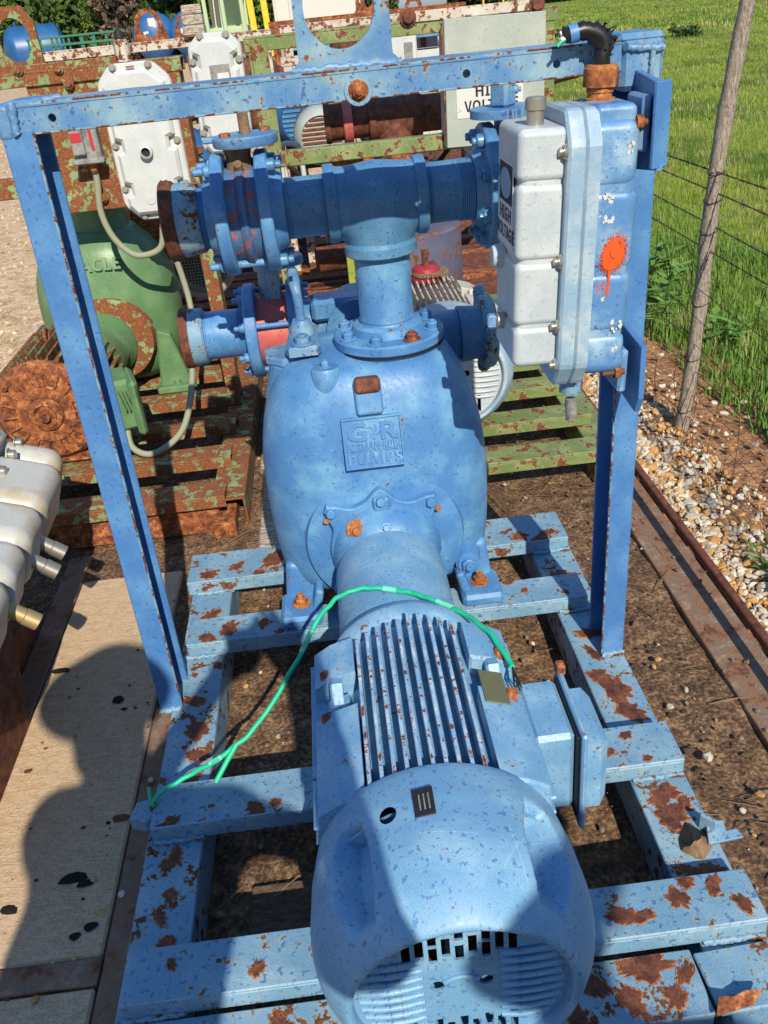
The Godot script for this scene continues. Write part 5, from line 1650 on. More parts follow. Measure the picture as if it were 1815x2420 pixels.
# ---------------------------------------------------------------- motors
func fan_grille(s: Node3D, c: Vector3, R: float, mat: Material, back: Material) -> void:
	# a slotted round grille: bars stand in a ring, the slots are open to the dark fan chamber behind
	var m := MB.new()
	var half := R
	var t := 0.003
	# the plate is cut in strips: upper and lower thirds have upright slots, the sides have lying ribs
	var add_cell := func(x0: float, x1: float, y0: float, y1: float) -> void:
		var pts := [Vector2(x0, y0), Vector2(x1, y0), Vector2(x1, y1), Vector2(x0, y1)]
		var circ := []
		for k in 48: circ.append(Vector2(cos(TAU * k / 48), sin(TAU * k / 48)) * half)
		for poly in Geometry2D.intersect_polygons(PackedVector2Array(pts), PackedVector2Array(circ)):
			pr(m, Array(poly), Transform3D(Basis(), c), t, 0.0)
	add_cell.call(-half, -0.072, -half, half)
	add_cell.call(0.072, half, -half, half)
	for q in [[-0.072, -0.030], [-0.030, 0.0], [0.0, 0.030], [0.030, 0.072]]:
		var rect := PackedVector2Array([Vector2(q[0], -0.05), Vector2(q[1], -0.05), Vector2(q[1], 0.05), Vector2(q[0], 0.05)])
		for hx0 in [-0.030, 0.030]:
			if absf(q[0] - hx0) < 0.001 or absf(q[1] - hx0) < 0.001:
				var circ := PackedVector2Array()
				for k in 24: circ.append(Vector2(hx0 + cos(TAU * k / 24) * 0.0095, 0.012 + sin(TAU * k / 24) * 0.0095))
				for poly in Geometry2D.clip_polygons(rect, circ): rect = poly
		pr(m, Array(rect), Transform3D(Basis(), c), t, 0.0)
	for sgn in [1.0, -1.0]:
		for k in 9:
			var xc := (k - 4) * 0.016
			var odd := k % 2 == 0
			var sl := 0.0052
			var yb := 0.05 if sgn > 0 else -half
			add_cell.call(xc - 0.008, xc - sl, 0.05 if sgn > 0 else -half, half if sgn > 0 else -0.05)
			add_cell.call(xc + sl, xc + 0.008, 0.05 if sgn > 0 else -half, half if sgn > 0 else -0.05)
			var drop := absf(xc) * 0.25
			var cuts := [0.05, 0.060, 0.088, 0.098 - drop, 0.129 - drop] if odd else [0.05, 0.070, 0.104, 0.113 - drop * 0.5, 0.130 - drop]
			for q in [[cuts[0], cuts[1]], [cuts[2], cuts[3]], [cuts[4], half]]:
				if q[1] > q[0]: add_cell.call(xc - sl, xc + sl, q[0] if sgn > 0 else -q[1], q[1] if sgn > 0 else -q[0])
	for sd in [-1.0, 1.0]:
		for k in 9:
			var y := (k - 4) * 0.0165
			var L := sqrt(maxf(0.0, half * half * 0.92 - y * y)) - 0.052
			if L > 0.02:
				var xm: float = sd * (0.048 + L / 2)
				var pts2 := []
				for j in 9: pts2.append(c + Vector3(xm - L / 2 + L * j / 8.0, y, 0.0025 + 0.0035 * sin(PI * j / 8.0)))
				tu(m, pts2, 0.0042, 8)
	var g := put(s, "grille", m, mat)
	m = MB.new()
	var arc := []
	for j in 9: arc.append(c + Vector3(cos(PI * (0.25 + j / 16.0)) * 0.03, sin(PI * (0.25 + j / 16.0)) * 0.03 - 0.002, 0.004))
	tu(m, arc, 0.0035, 8)
	obj(g, "rib", m, mat)
	m = MB.new()
	cy(m, c + Vector3(0, 0, -0.14), c + Vector3(0, 0, -0.135), R * 1.25, -1, 32)
	put(s, "fan_chamber", m, back)
	m = MB.new()
	for k in 8:
		var a := TAU * k / 8.0
		bx(m, c + Vector3(cos(a) * 0.075, sin(a) * 0.075, -0.075), Vector3(0.11, 0.006, 0.06), 0.001, Basis(Vector3(0, 0, 1), a))
	put(s, "fan", m, mats.rust)

func make_motor(s: Node3D, off: Vector3, body: Material, fin_edge: Material, cover: Material, grille: Material, box: Material) -> void:
	# a fan-cooled motor lying along z, fan end towards +z, built at the foreground motor's place plus off
	var c := Vector3(0.055, 0.298, 0) + off
	var m := MB.new()
	la(m, c + Vector3(0, 0, -1.20), Vector3(0, 0, 1), [Vector2(0, 0), Vector2(0.12, 0), Vector2(0.137, 0.012), Vector2(0.139, 0.03), Vector2(0.134, 0.036), Vector2(0.134, 0.40), Vector2(0, 0.40)], 56)
	put(s, "frame", m, body)
	# end bell towards the pump
	m = MB.new()
	la(m, c + Vector3(0, 0, -1.232), Vector3(0, 0, 1), [Vector2(0, 0), Vector2(0.125, 0.0), Vector2(0.136, 0.008), Vector2(0.138, 0.03), Vector2(0.148, 0.034), Vector2(0.150, 0.066), Vector2(0.145, 0.072), Vector2(0.12, 0.072)], 56, 50.0)
	put(s, "end_bell", m, body)
	# upright fins on top
	for k in 10:
		var dx := (k - 4.5) * 0.0176 - 0.006
		var top := sqrt(0.170 * 0.170 - dx * dx) - 0.002
		var z0 := -1.135 + absf(k - 4.5) * 0.003 - (0.012 if k > 4 else 0.0)
		m = MB.new()
		bx(m, c + Vector3(dx, (top + 0.10) / 2, (z0 - 0.80) / 2), Vector3(0.0052, top - 0.10, -0.80 - z0), 0.0012)
		var fin := put(s, "fin", m, body)
		m = MB.new()
		bx(m, c + Vector3(dx, top - 0.0004, (z0 - 0.80) / 2), Vector3(0.0057, 0.003, -0.80 - z0 - 0.002), 0.001)
		obj(fin, "fin_edge", m, fin_edge)
	# corner pads with lugs at both upper corners, lying fins at the sides
	for sd in [-1.0, 1.0]:
		m = MB.new()
		for q in [[-1.145, -1.055, 0.150], [-1.038, -1.008, 0.138], [-0.985, -0.80, 0.152]]:
			var z0: float = q[0]
			var z1: float = q[1]
			pr(m, [Vector2(0.090, 0.09), Vector2(0.093, 0.1345), Vector2(0.132, 0.1225), Vector2(0.1605, 0.104), Vector2(0.1625, 0.06), Vector2(0.12, 0.03)] if q[2] > 0.14 else [Vector2(0.10, 0.07), Vector2(0.106, 0.108), Vector2(0.140, 0.096), Vector2(0.148, 0.05)], Transform3D(Basis(Vector3(sd, 0, 0), Vector3(0, 1, 0), Vector3(0, 0, sd)), c + Vector3(0, 0, z0 if sd > 0 else z1)), z1 - z0, 0.004)
		var pad := put(s, "corner_pad", m, body)
		for z in [-1.075, -0.978]:
			m = MB.new()
			pr(m, [Vector2(-0.016, 0), Vector2(0.020, 0), Vector2(0.006, 0.014), Vector2(-0.004, 0.016)], Transform3D(Basis(Vector3(0, 0, 1), Vector3(sd * 0.35, 0.93, 0), Vector3(-0.93 , sd * 0.35, 0) * 1.0), c + Vector3(sd * 0.140 + 0.008, 0.108, z)), 0.016, 0.003)
			obj(pad, "lug", m, mats.rust)
		m = MB.new()
		pr(m, [Vector2(-0.03, 0), Vector2(0.02, 0), Vector2(0.0, 0.026), Vector2(-0.022, 0.020)], Transform3D(Basis(Vector3(0, 0, 1), Vector3(0, 1, 0), Vector3(-1, 0, 0)), c + Vector3(sd * 0.125 + 0.01, 0.104, -1.035)), 0.02, 0.004)
		obj(pad, "lifting_boss", m, body)
		for k in 6:
			var y := 0.075 - k * 0.030
			m = MB.new()
			bx(m, c + Vector3(sd * 0.148, y, -0.975), Vector3(0.044, 0.0055, 0.34), 0.0015)
			put(s, "side_fin", m, body)
		m = MB.new()
		bx(m, c + Vector3(sd * 0.135, -0.135, -1.095), Vector3(0.07, 0.045, 0.10), 0.006)
		bx(m, c + Vector3(sd * 0.135, -0.135, -0.86), Vector3(0.07, 0.045, 0.08), 0.006)
		put(s, "foot", m, body)
	# fan cover, with a pocket pressed in on both upper sides
	m = MB.new()
	var cp := [Vector2(0.165, 0.012), Vector2(0.169, 0.0), Vector2(0.172, 0.0), Vector2(0.1745, 0.012), Vector2(0.177, 0.025), Vector2(0.179, 0.037), Vector2(0.181, 0.049), Vector2(0.1818, 0.053), Vector2(0.182, 0.057), Vector2(0.1822, 0.0595), Vector2(0.1823, 0.062), Vector2(0.1824, 0.0645), Vector2(0.1825, 0.067), Vector2(0.1826, 0.0695), Vector2(0.1827, 0.072), Vector2(0.1829, 0.0745), Vector2(0.183, 0.078), Vector2(0.184, 0.092), Vector2(0.1845, 0.106), Vector2(0.184, 0.120), Vector2(0.182, 0.134), Vector2(0.179, 0.147), Vector2(0.175, 0.159), Vector2(0.170, 0.170), Vector2(0.163, 0.181), Vector2(0.155, 0.192), Vector2(0.149, 0.199), Vector2(0.145, 0.203), Vector2(0.141, 0.2045), Vector2(0.137, 0.203), Vector2(0.135, 0.199), Vector2(0.134, 0.190), Vector2(0.134, 0.15)]
	grid(m, func(u: float, w: float) -> Vector3:
		var p: Vector2 = cp[int(round(w * (cp.size() - 1)))]
		var ang := u * TAU
		var r := p.x
		var e := clampf((p.y - 0.052) / 0.004, 0.0, 1.0) * clampf((0.182 - p.y) / 0.03, 0.0, 1.0)
		for q in [[deg_to_rad(46.0), 1.0], [deg_to_rad(131.0), -1.0]]:
			# k runs 0 at the outer rim of the pocket to 1 at its steep inner wall
			var lens := 0.45 + 0.55 * sin(PI * clampf((p.y - 0.045) / 0.145, 0.0, 1.0))
			var k: float = angle_difference(q[0], ang) * q[1] / (deg_to_rad(22.0) * lens) + 0.5
			if k > 0.0 and k < 1.0 and p.x > 0.14:
				r -= e * 0.032 * clampf(k / 0.35, 0.0, 1.0) * clampf((1.0 - k) / 0.09, 0.0, 1.0)
		# vertices near the rim of the round inspection hole are drawn onto it
		var zz := p.y
		var hd := Vector2(angle_difference(HOLE, ang) * 0.1825, zz - 0.067)
		if hd.length() > 1e-4 and absf(hd.length() - 0.0118) < 0.0021:
			hd = hd.normalized() * 0.0118
			ang = HOLE + hd.x / 0.1825
			zz = 0.067 + hd.y
		return c + Vector3(cos(ang) * r, sin(ang) * r, -0.806 + zz * 1.08), 420, cp.size() - 1, true, func(p: Vector3) -> bool:
		var q := p - c
		return Vector2(angle_difference(HOLE, atan2(q.y, q.x)) * 0.1825, (q.z + 0.806) / 1.08 - 0.067).length() < 0.0112)
	put(s, "fan_cover", m, cover)
	fan_grille(s, c + Vector3(0, 0, -0.606), 0.136, grille, body)
	# terminal box on the right
	m = MB.new()
	bx(m, c + Vector3(0.192, 0.012, -0.965), Vector3(0.062, 0.158, 0.128), 0.007)
	bx(m, c + Vector3(0.158, 0.0, -0.965), Vector3(0.02, 0.12, 0.11), 0.003)
	var tb := put(s, "terminal_box", m, box)
	m = MB.new()
	bx(m, c + Vector3(0.2265, 0.004, -0.965), Vector3(0.0035, 0.17, 0.138), 0.001)
	obj(tb, "box_gasket", m, mats.ink)
	m = MB.new()
	bx(m, c + Vector3(0.2335, 0.0, -0.965), Vector3(0.009, 0.200, 0.160), 0.003)
	m.T = Transform3D(Basis(Vector3(0, 0, 1), Vector3(0, 1, 0), Vector3(-1, 0, 0)), c + Vector3(0.238, 0, -0.965))
	pr(m, [Vector2(-0.06, -0.074), Vector2(0.06, -0.074), Vector2(0.06, 0.066), Vector2(-0.06, 0.066)], Transform3D(Basis(Vector3(-1, 0, 0), Vector3(0, 1, 0), Vector3(0, 0, -1)), Vector3.ZERO), 0.040, 0.012)
	obj(tb, "box_lid", m, box)
	m = MB.new()
	bx(m, c + Vector3(0.235, 0.104, -1.035), Vector3(0.014, 0.02, 0.02), 0.003)
	obj(tb, "lid_tab", m, mats.rust)

func blue_motor() -> void:
	var s := thing("electric_motor", "light blue finned electric motor with round fan cover at the bottom of the picture", "motor", Vector3(0.055, 0.14, -1.0))
	make_motor(s, Vector3.ZERO, mats.blue_fin, mats.blue_edge, mats.blue_cover, mats.blue_cover, mats.blue_fin)
	var c := Vector3(0.055, 0.298, 0)
	var m := MB.new()
	# rating plate on the right pad, lid plate, hole and decal on the cover
	m = MB.new()
	bx(m, c + Vector3(0.118, 0.128, -0.985), Vector3(0.040, 0.002, 0.072), 0.0005, Basis(Vector3(0, 0, 1), -0.35))
	put(s, "rating_plate", m, mats.plate_olive)
	m = MB.new()
	bx(m, c + Vector3(0.262, 0.0585, -0.955), Vector3(0.018, 0.0025, 0.06), 0.0005, Basis(Vector3(0, 0, 1), -0.25))
	put(s, "lid_plate", m, mats.plate_olive)
	var a := deg_to_rad(99)
	var d := Vector3(cos(a), sin(a), 0)
	m = MB.new()
	var B := Basis(Vector3(-d.y, d.x, 0) * -1.0, Vector3(0, 0.0, 1.0) * -1.0, Vector3.ZERO)
	B.z = B.x.cross(B.y)
	m.T = Transform3D(B, c + Vector3(cos(deg_to_rad(99)), sin(deg_to_rad(99)), 0) * 0.1836 + Vector3(0, 0, -0.737))
	bx(m, Vector3(0.010, 0, 0.0), Vector3(0.027, 0.044, 0.0018), 0.0006)
	var dec := put(s, "decal", m, mats.ink)
	m = MB.new()
	m.T = Transform3D(B, c + Vector3(cos(deg_to_rad(99)), sin(deg_to_rad(99)), 0) * 0.1836 + Vector3(0, 0, -0.737))
	for k in 3:
		for j in 7:
			bx(m, Vector3(0.005 + k * 0.006, 0.010 - j * 0.0036, 0.0012), Vector3(0.0018, 0.0026, 0.0005), 0.0001)
	obj(dec, "small_print", m, mats.grey_steel)
	m = MB.new()
	bx(m, Vector3(0.22, 0.155, -0.905), Vector3(0.03, 0.05, 0.03), 0.004)
	put(s, "conduit_stub", m, mats.sign_white)

func green_wire() -> void:
	var pts := [Vector3(-0.434, 0.135, -1.100), Vector3(-0.42, 0.162, -1.102), Vector3(-0.372, 0.170, -1.128), Vector3(-0.30, 0.204, -1.134), Vector3(-0.227, 0.24, -1.171), Vector3(-0.151, 0.30, -1.254), Vector3(-0.100, 0.362, -1.296), Vector3(-0.052, 0.402, -1.306), Vector3(0.003, 0.412, -1.304), Vector3(0.061, 0.413, -1.280), Vector3(0.10, 0.415, -1.25), Vector3(0.147, 0.418, -1.20), Vector3(0.190, 0.428, -1.115), Vector3(0.212, 0.420, -1.03)]
	var s := thing("green_wire", "bright green insulated earth wire looped over the coupling tube to the skid lug", "wire", Vector3(-0.43, 0.13, -1.1))
	var m := MB.new()
	var kink := smooth_path(pts, 10)
	for k in kink.size(): kink[k] += Vector3(sin(k * 0.9), cos(k * 1.3), sin(k * 0.7 + 1.0)) * 0.0009
	tu(m, kink, 0.0046, 10)
	var wire := put(s, "insulation", m, mats.wire_green)
	var wp := smooth_path(pts, 10)
	for q in [[84, 89, 0.0056], [104, 110, 0.0054], [52, 58, 0.0054], [27, 31, 0.0052]]:
		m = MB.new()
		tu(m, wp.slice(q[0], q[1]), q[2], 9)
		obj(wire, "sleeve", m, mats.wire_pale)
	m = MB.new()
	tu(m, [Vector3(-0.270, 0.220, -1.145), Vector3(-0.290, 0.200, -1.125), Vector3(-0.312, 0.178, -1.10)], 0.005, 8)
	tu(m, [Vector3(-0.434, 0.135, -1.100), Vector3(-0.437, 0.152, -1.112), Vector3(-0.438, 0.165, -1.12)], 0.004, 8)
	put(s, "spare_end", m, mats.wire_green)
	m = MB.new()
	for k in 6:
		tu(m, [Vector3(0.212, 0.421, -1.032), Vector3(0.213 + 0.003 * cos(k), 0.410, -1.018 + 0.002 * sin(k * 2.0)), Vector3(0.215 + 0.006 * cos(k * 1.3), 0.397, -1.005 + 0.005 * sin(k * 2.0))], 0.0011, 4)
	put(s, "bare_end", m, mats.dark)
# ---------------------------------------------------------------- control boxes
func ribbed_box(s: Node3D, T: Transform3D, cover: Material, rim: Material, body: Material, keep := true) -> void:
	# a cast box: ribbed cover (towards -x), two flange halves with a seam, ribbed back
	var m := MB.new()
	m.T = T
	var ys := [0.187, 0.113, 0.0, -0.100, -0.168]
	for k in 4:
		rb(m, Vector3(-0.043, (ys[k] + ys[k + 1]) / 2, 0), Vector3(0.074, ys[k] - ys[k + 1] - 0.002, 0.146), 0.0115)
	rb(m, Vector3(-0.042, 0.010, 0), Vector3(0.066, 0.345, 0.137), 0.012)
	put(s, "cover", m, cover)
	for half in [[-0.012, 0.0125, 0], [0.0138, 0.036, 1]]:
		m = MB.new()
		m.T = T
		var o := flange_outline()
		pr(m, o, Transform3D(Basis(Vector3(0, 0, 1), Vector3(0, 1, 0), Vector3(-1, 0, 0)), Vector3(half[1], 0, 0)), half[1] - half[0], 0.004)
		put(s, "flange_front" if half[2] == 0 else "flange_rear", m, rim)
	m = MB.new()
	m.T = T
	ys = [0.190, 0.098, -0.022, -0.120, -0.188]
	for k in 4:
		var dx := 0.0 if k > 0 else -0.004
		rb(m, Vector3(0.063 + dx, (ys[k] + ys[k + 1]) / 2, 0), Vector3(0.078, ys[k] - ys[k + 1] + 0.004, 0.152), 0.020)
	rb(m, Vector3(0.060, 0.0, 0), Vector3(0.072, 0.372, 0.144), 0.012)
	rb(m, Vector3(0.062, 0.192, 0.005), Vector3(0.062, 0.036, 0.12), 0.010)
	put(s, "back_shell", m, body)
	for y in [0.150, 0.098, -0.004, -0.104, -0.168]:
		for z in [-0.082, 0.082]:
			if y == 0.098: continue
			m = MB.new()
			m.T = T
			la(m, Vector3(-0.012, y + 0.004, z * 0.94), Vector3.LEFT, [Vector2(0.0115, 0), Vector2(0.0095, 0.004), Vector2(0, 0.004)], 16)
			hx(m, Vector3(-0.016, y + 0.004, z * 0.94), Vector3.LEFT, 0.0064, 0.006, 0.0015)
			put(s, "cover_bolt", m, mats.chrome)

func flange_outline() -> Array:
	var o := []
	for q in [[1, 1], [-1, 1], [-1, -1], [1, -1]]:
		var run := [Vector2(0.090, 0.150), Vector2(0.0895, 0.160), Vector2(0.087, 0.169), Vector2(0.066, 0.198), Vector2(0.060, 0.2045), Vector2(0.052, 0.207)]
		if q[0] * q[1] < 0: run.reverse()
		for p in run: o.append(Vector2(p.x * q[0], p.y * q[1]))
	return o

func control_box() -> void:
	var s := thing("control_box", "tall blue and white cast control box with an orange paint spot on the right post", "control box", Vector3(0.40, 0.78, -1.345))
	var T := Transform3D(Basis(Vector3(0, 0, 1), deg_to_rad(-2.0)), Vector3(0.358, 0.985, -1.352))
	ribbed_box(s, T, mats.box_white, mats.box_pale, mats.blue_box)
	# danger label on the cover's outer face
	var TL := T * Transform3D(Basis(Vector3(0, 0, 1), Vector3(0, 1, 0), Vector3(-1, 0, 0)), Vector3(-0.0800, 0.075, 0.0))
	var m := MB.new()
	m.T = TL
	bx(m, Vector3(0.0, 0, 0.0005), Vector3(0.096, 0.124, 0.0012), 0.0003)
	var lab := put(s, "warning_label", m, mats.sign_white)
	m = MB.new()
	m.T = TL
	bx(m, Vector3(0.0, 0.030, 0.0012), Vector3(0.088, 0.056, 0.0008), 0.0002)
	obj(lab, "black_panel", m, mats.ink)
	m = MB.new()
	m.T = TL
	var ov := []
	for k in 32: ov.append(Vector2(cos(TAU * k / 32) * 0.036, 0.030 + sin(TAU * k / 32) * 0.022))
	pr(m, ov, Transform3D(Basis(), Vector3(0, 0, 0.0014)), 0.0007, 0.0)
	obj(lab, "oval", m, mats.box_pale)
	words(lab, "lettering", "HIGH", TL * Transform3D(Basis(), Vector3(0, -0.015, 0.0013)), 0.020, 0.0006, mats.ink, true, 1.15)
	words(lab, "lettering", "VOLTAGE", TL * Transform3D(Basis(), Vector3(0, -0.042, 0.0013)), 0.020, 0.0006, mats.ink, true, 0.98)
	# plug on top of the cover, buttons on its face
	m = MB.new()
	m.T = T
	cy(m, Vector3(-0.046, 0.185, 0.028), Vector3(-0.046, 0.206, 0.028), 0.0125, -1, 20, 0.001)
	hx(m, Vector3(-0.046, 0.206, 0.028), Vector3.UP, 0.0155, 0.017)
	put(s, "breather_plug", m, mats.chrome)
	m = MB.new()
	m.T = T
	la(m, Vector3(-0.076, -0.012, -0.03), Vector3.LEFT, [Vector2(0.019, 0), Vector2(0.019, 0.014), Vector2(0.016, 0.020), Vector2(0.006, 0.018), Vector2(0, 0.018)], 24)
	put(s, "round_boss", m, mats.box_white)
	m = MB.new()
	m.T = T
	cy(m, Vector3(-0.076, -0.112, -0.01), Vector3(-0.092, -0.112, -0.01), 0.0135, -1, 22, 0.002)
	put(s, "push_button_collar", m, mats.chrome)
	m = MB.new()
	m.T = T
	bx(m, Vector3(-0.099, -0.112, -0.01), Vector3(0.014, 0.022, 0.018), 0.003)
	put(s, "push_button", m, mats.blue_box)
	# orange spray spot with its run
	m = MB.new()
	m.T = T
	var zf := 0.0763
	var sp := []
	for k in 40:
		var a := TAU * k / 40.0
		sp.append(Vector2(0.068 + cos(a) * 0.0165 + sin(a) * 0.0036, 0.005 + sin(a) * 0.0245) + Vector2(sin(k * 2.3), cos(k * 3.1)) * 0.0011)
	pr(m, sp, Transform3D(Basis(), Vector3(0, 0, zf)), 0.0007, 0.0003)
	pr(m, [Vector2(0.062, -0.02), Vector2(0.066, -0.02), Vector2(0.0655, -0.058), Vector2(0.0635, -0.062), Vector2(0.0620, -0.056)], Transform3D(Basis(), Vector3(0, 0, zf - 0.0004)), 0.0009, 0.0002)
	var om := put(s, "orange_paint_mark", m, mats.orange_spray)
	m = MB.new()
	m.T = T
	sp = []
	for k in 30:
		var a := TAU * k / 30.0
		sp.append(Vector2(0.071 + cos(a) * 0.0075 + sin(a) * 0.002, 0.011 + sin(a) * 0.012) + Vector2(sin(k * 2.9), cos(k * 3.7)) * 0.0009)
	pr(m, sp, Transform3D(Basis(), Vector3(0, 0, zf + 0.0003)), 0.0005, 0.0)
	obj(om, "darker_middle", m, mats.orange_dark)
	m = MB.new()
	m.T = T
	var r := RandomNumberGenerator.new()
	r.seed = 3
	for k in 620:
		var a := r.randf() * TAU
		var e := 0.86 + absf(r.randfn(0.0, 0.20))
		var p := Vector3(0.068 + cos(a) * 0.0185 * e + sin(a) * 0.004 * e, 0.005 + sin(a) * 0.027 * e, zf)
		var dsz := r.randf_range(0.0005, 0.0015) / e
		bx(m, p, Vector3(dsz, dsz, 0.0005), 0.0001)
	for k in 90:
		bx(m, Vector3(r.randf_range(0.046, 0.066), -0.045 + r.randfn(0, 0.006), zf), Vector3(0.0012, 0.0012, 0.0004), 0.0001)
	put(s, "orange_overspray", m, mats.orange_spray).set_meta("kind", "stuff")
	# chips of white where the blue has flaked
	m = MB.new()
	m.T = T
	for q in [[0.052, 0.087, 0.014, 9], [0.063, 0.058, 0.006, 4], [0.052, 0.055, 0.008, 3], [0.090, -0.095, 0.012, 9], [0.084, -0.112, 0.012, 6], [0.088, -0.14, 0.012, 6], [0.058, -0.062, 0.003, 2], [0.085, 0.15, 0.014, 5]]:
		for k in q[3] as int:
			var p := Vector2(q[0] + r.randfn(0, q[2] * 0.5), q[1] + r.randfn(0, q[2] * 0.5))
			var poly := []
			var rr := r.randf_range(0.0012, 0.0034)
			for j in 8: poly.append(p + Vector2(cos(TAU * j / 8), sin(TAU * j / 8) * 1.3) * rr * r.randf_range(0.6, 1.3))
			if absf(p.x - 0.067) < 0.022: pr(m, poly, Transform3D(Basis(), Vector3(0, 0, zf - 0.0003 + k * 0.00003)), 0.0006, 0.0)
	put(s, "paint_chips", m, mats.white).set_meta("kind", "stuff")
	# mounting ears with studs and rusty nuts
	for q in [[0.180, 0.02], [-0.195, 0.02]]:
		m = MB.new()
		m.T = T
		bx(m, Vector3(0.108, q[0], 0.02), Vector3(0.014, 0.075, 0.07), 0.004)
		put(s, "mounting_ear", m, mats.blue_box)
		m = MB.new()
		m.T = T
		var prof := [Vector2(0, 0)]
		for k in 12:
			prof.append(Vector2(0.0046, k * 0.0032)); prof.append(Vector2(0.0056, k * 0.0032 + 0.0016))
		prof.append(Vector2(0, 0.039))
		la(m, Vector3(0.070, q[0] + 0.004, 0.062), Vector3.RIGHT, prof, 12, 10.0)
		var st := put(s, "stud", m, mats.copper)
		m = MB.new()
		m.T = T
		hx(m, Vector3(0.090, q[0] + 0.004, 0.062), Vector3.RIGHT, 0.0105, 0.011, 0.0, 0.0)
		obj(st, "nut", m, mats.rust)
	# gland on top and the taped cable end
	m = MB.new()
	m.T = T
	la(m, Vector3(0.058, 0.209, -0.01), Vector3.UP, [Vector2(0, 0), Vector2(0.0225, 0), Vector2(0.0225, 0.003), Vector2(0.018, 0.004), Vector2(0.0175, 0.010), Vector2(0.0195, 0.011), Vector2(0.0195, 0.018), Vector2(0, 0.018)], 28, 20.0)
	hx(m, Vector3(0.058, 0.227, -0.01), Vector3.UP, 0.0262, 0.029)
	put(s, "cable_gland", m, mats.rust_orange)
	var cs := thing("taped_cable", "thick cable end wrapped in black tape bending left above the box gland", "cable", Vector3(0.415, 1.245, -1.36))
	var o := T * Vector3(0.058, 0.250, -0.01)
	m = MB.new()
	var path := smooth_path([o, o + Vector3(0.0, 0.014, 0.0), o + Vector3(0.003, 0.028, -0.001), o + Vector3(-0.003, 0.041, -0.002), o + Vector3(-0.022, 0.050, -0.003), o + Vector3(-0.038, 0.049, -0.003)], 7)
	var rad := []
	for k in path.size(): rad.append(0.0120 + 0.0008 * sin(k * 2.1) + (0.0012 if k % 5 == 0 else 0.0) + (0.002 if k > 12 and k < 26 else 0.0))
	tu(m, path, rad, 18)
	for k in 9:
		var p: Vector3 = path[2 + k * 3]
		var a := r.randf() * TAU
		var d := Vector3(0.4 * cos(a), 0.5, sin(a)).normalized()
		m.t(p + d * 0.011, p + d * 0.017 + Vector3(0.004, 0, 0.002), p + d * 0.013 + Vector3(0, 0.005, 0.003))
	put(cs, "tape_wrap", m, mats.black_tape)
	m = MB.new()
	tu(m, [o + Vector3(0.004, 0.044, -0.004), o + Vector3(0.014, 0.047, -0.006), o + Vector3(0.022, 0.053, -0.006)], [0.007, 0.004, 0.001], 7)
	tu(m, [o + Vector3(0.010, 0.038, 0.004), o + Vector3(0.019, 0.038, 0.002), o + Vector3(0.016, 0.030, 0.0)], [0.005, 0.003, 0.002], 7)
	put(cs, "loose_tape", m, mats.black_tape)
	m = MB.new()
	var p0 := o + Vector3(-0.036, 0.0495, -0.003)
	cy(m, p0, p0 + Vector3(-0.012, -0.002, 0), 0.0128, 0.0125, 18)
	put(cs, "blue_tape", m, mats.blue)
	m = MB.new()
	cy(m, p0 + Vector3(-0.012, -0.001, 0), p0 + Vector3(-0.020, -0.005, 0), 0.0125, 0.010, 18, 0.002)
	put(cs, "sheath", m, mats.rubber)
	m = MB.new()
	for k in 3:
		var a := TAU * k / 3.0
		cy(m, p0 + Vector3(-0.016, cos(a) * 0.005 - 0.002, sin(a) * 0.005), p0 + Vector3(-0.024, cos(a) * 0.005 - 0.006, sin(a) * 0.005), 0.0042, -1, 10)
	put(cs, "core", m, mats.sign_white)
	m = MB.new()
	tu(m, [p0 + Vector3(-0.016, -0.006, 0.005), p0 + Vector3(-0.025, -0.010, 0.007), p0 + Vector3(-0.030, -0.015, 0.007)], 0.0025, 7)
	put(cs, "green_core", m, mats.wire_green)
	# outlet fitting below
	m = MB.new()
	m.T = T
	hx(m, Vector3(0.032, -0.236, 0.02), Vector3.UP, 0.020, 0.030)
	put(s, "outlet_fitting", m, mats.blue_bar)
	m = MB.new()
	m.T = T
	tu(m, [Vector3(0.034, -0.25, 0.02), Vector3(0.034, -0.262, 0.02), Vector3(0.038, -0.288, 0.015)], [0.010, 0.0105, 0.010], 14)
	put(s, "outlet_cable", m, mats.grey_steel)

func soften(o: Array, cut: float) -> Array:
	# rounds the corners of a convex outline
	var out := []
	for i in o.size():
		var p: Vector2 = o[i]
		var a: Vector2 = o[(i + o.size() - 1) % o.size()] - p
		var b: Vector2 = o[(i + 1) % o.size()] - p
		var c := minf(cut, minf(a.length(), b.length()) * 0.45)
		var p0 := p + a.normalized() * c
		var p2 := p + b.normalized() * c
		for k in 5:
			var t := k / 4.0
			out.append(p0.lerp(p, t).lerp(p.lerp(p2, t), t))
	return out

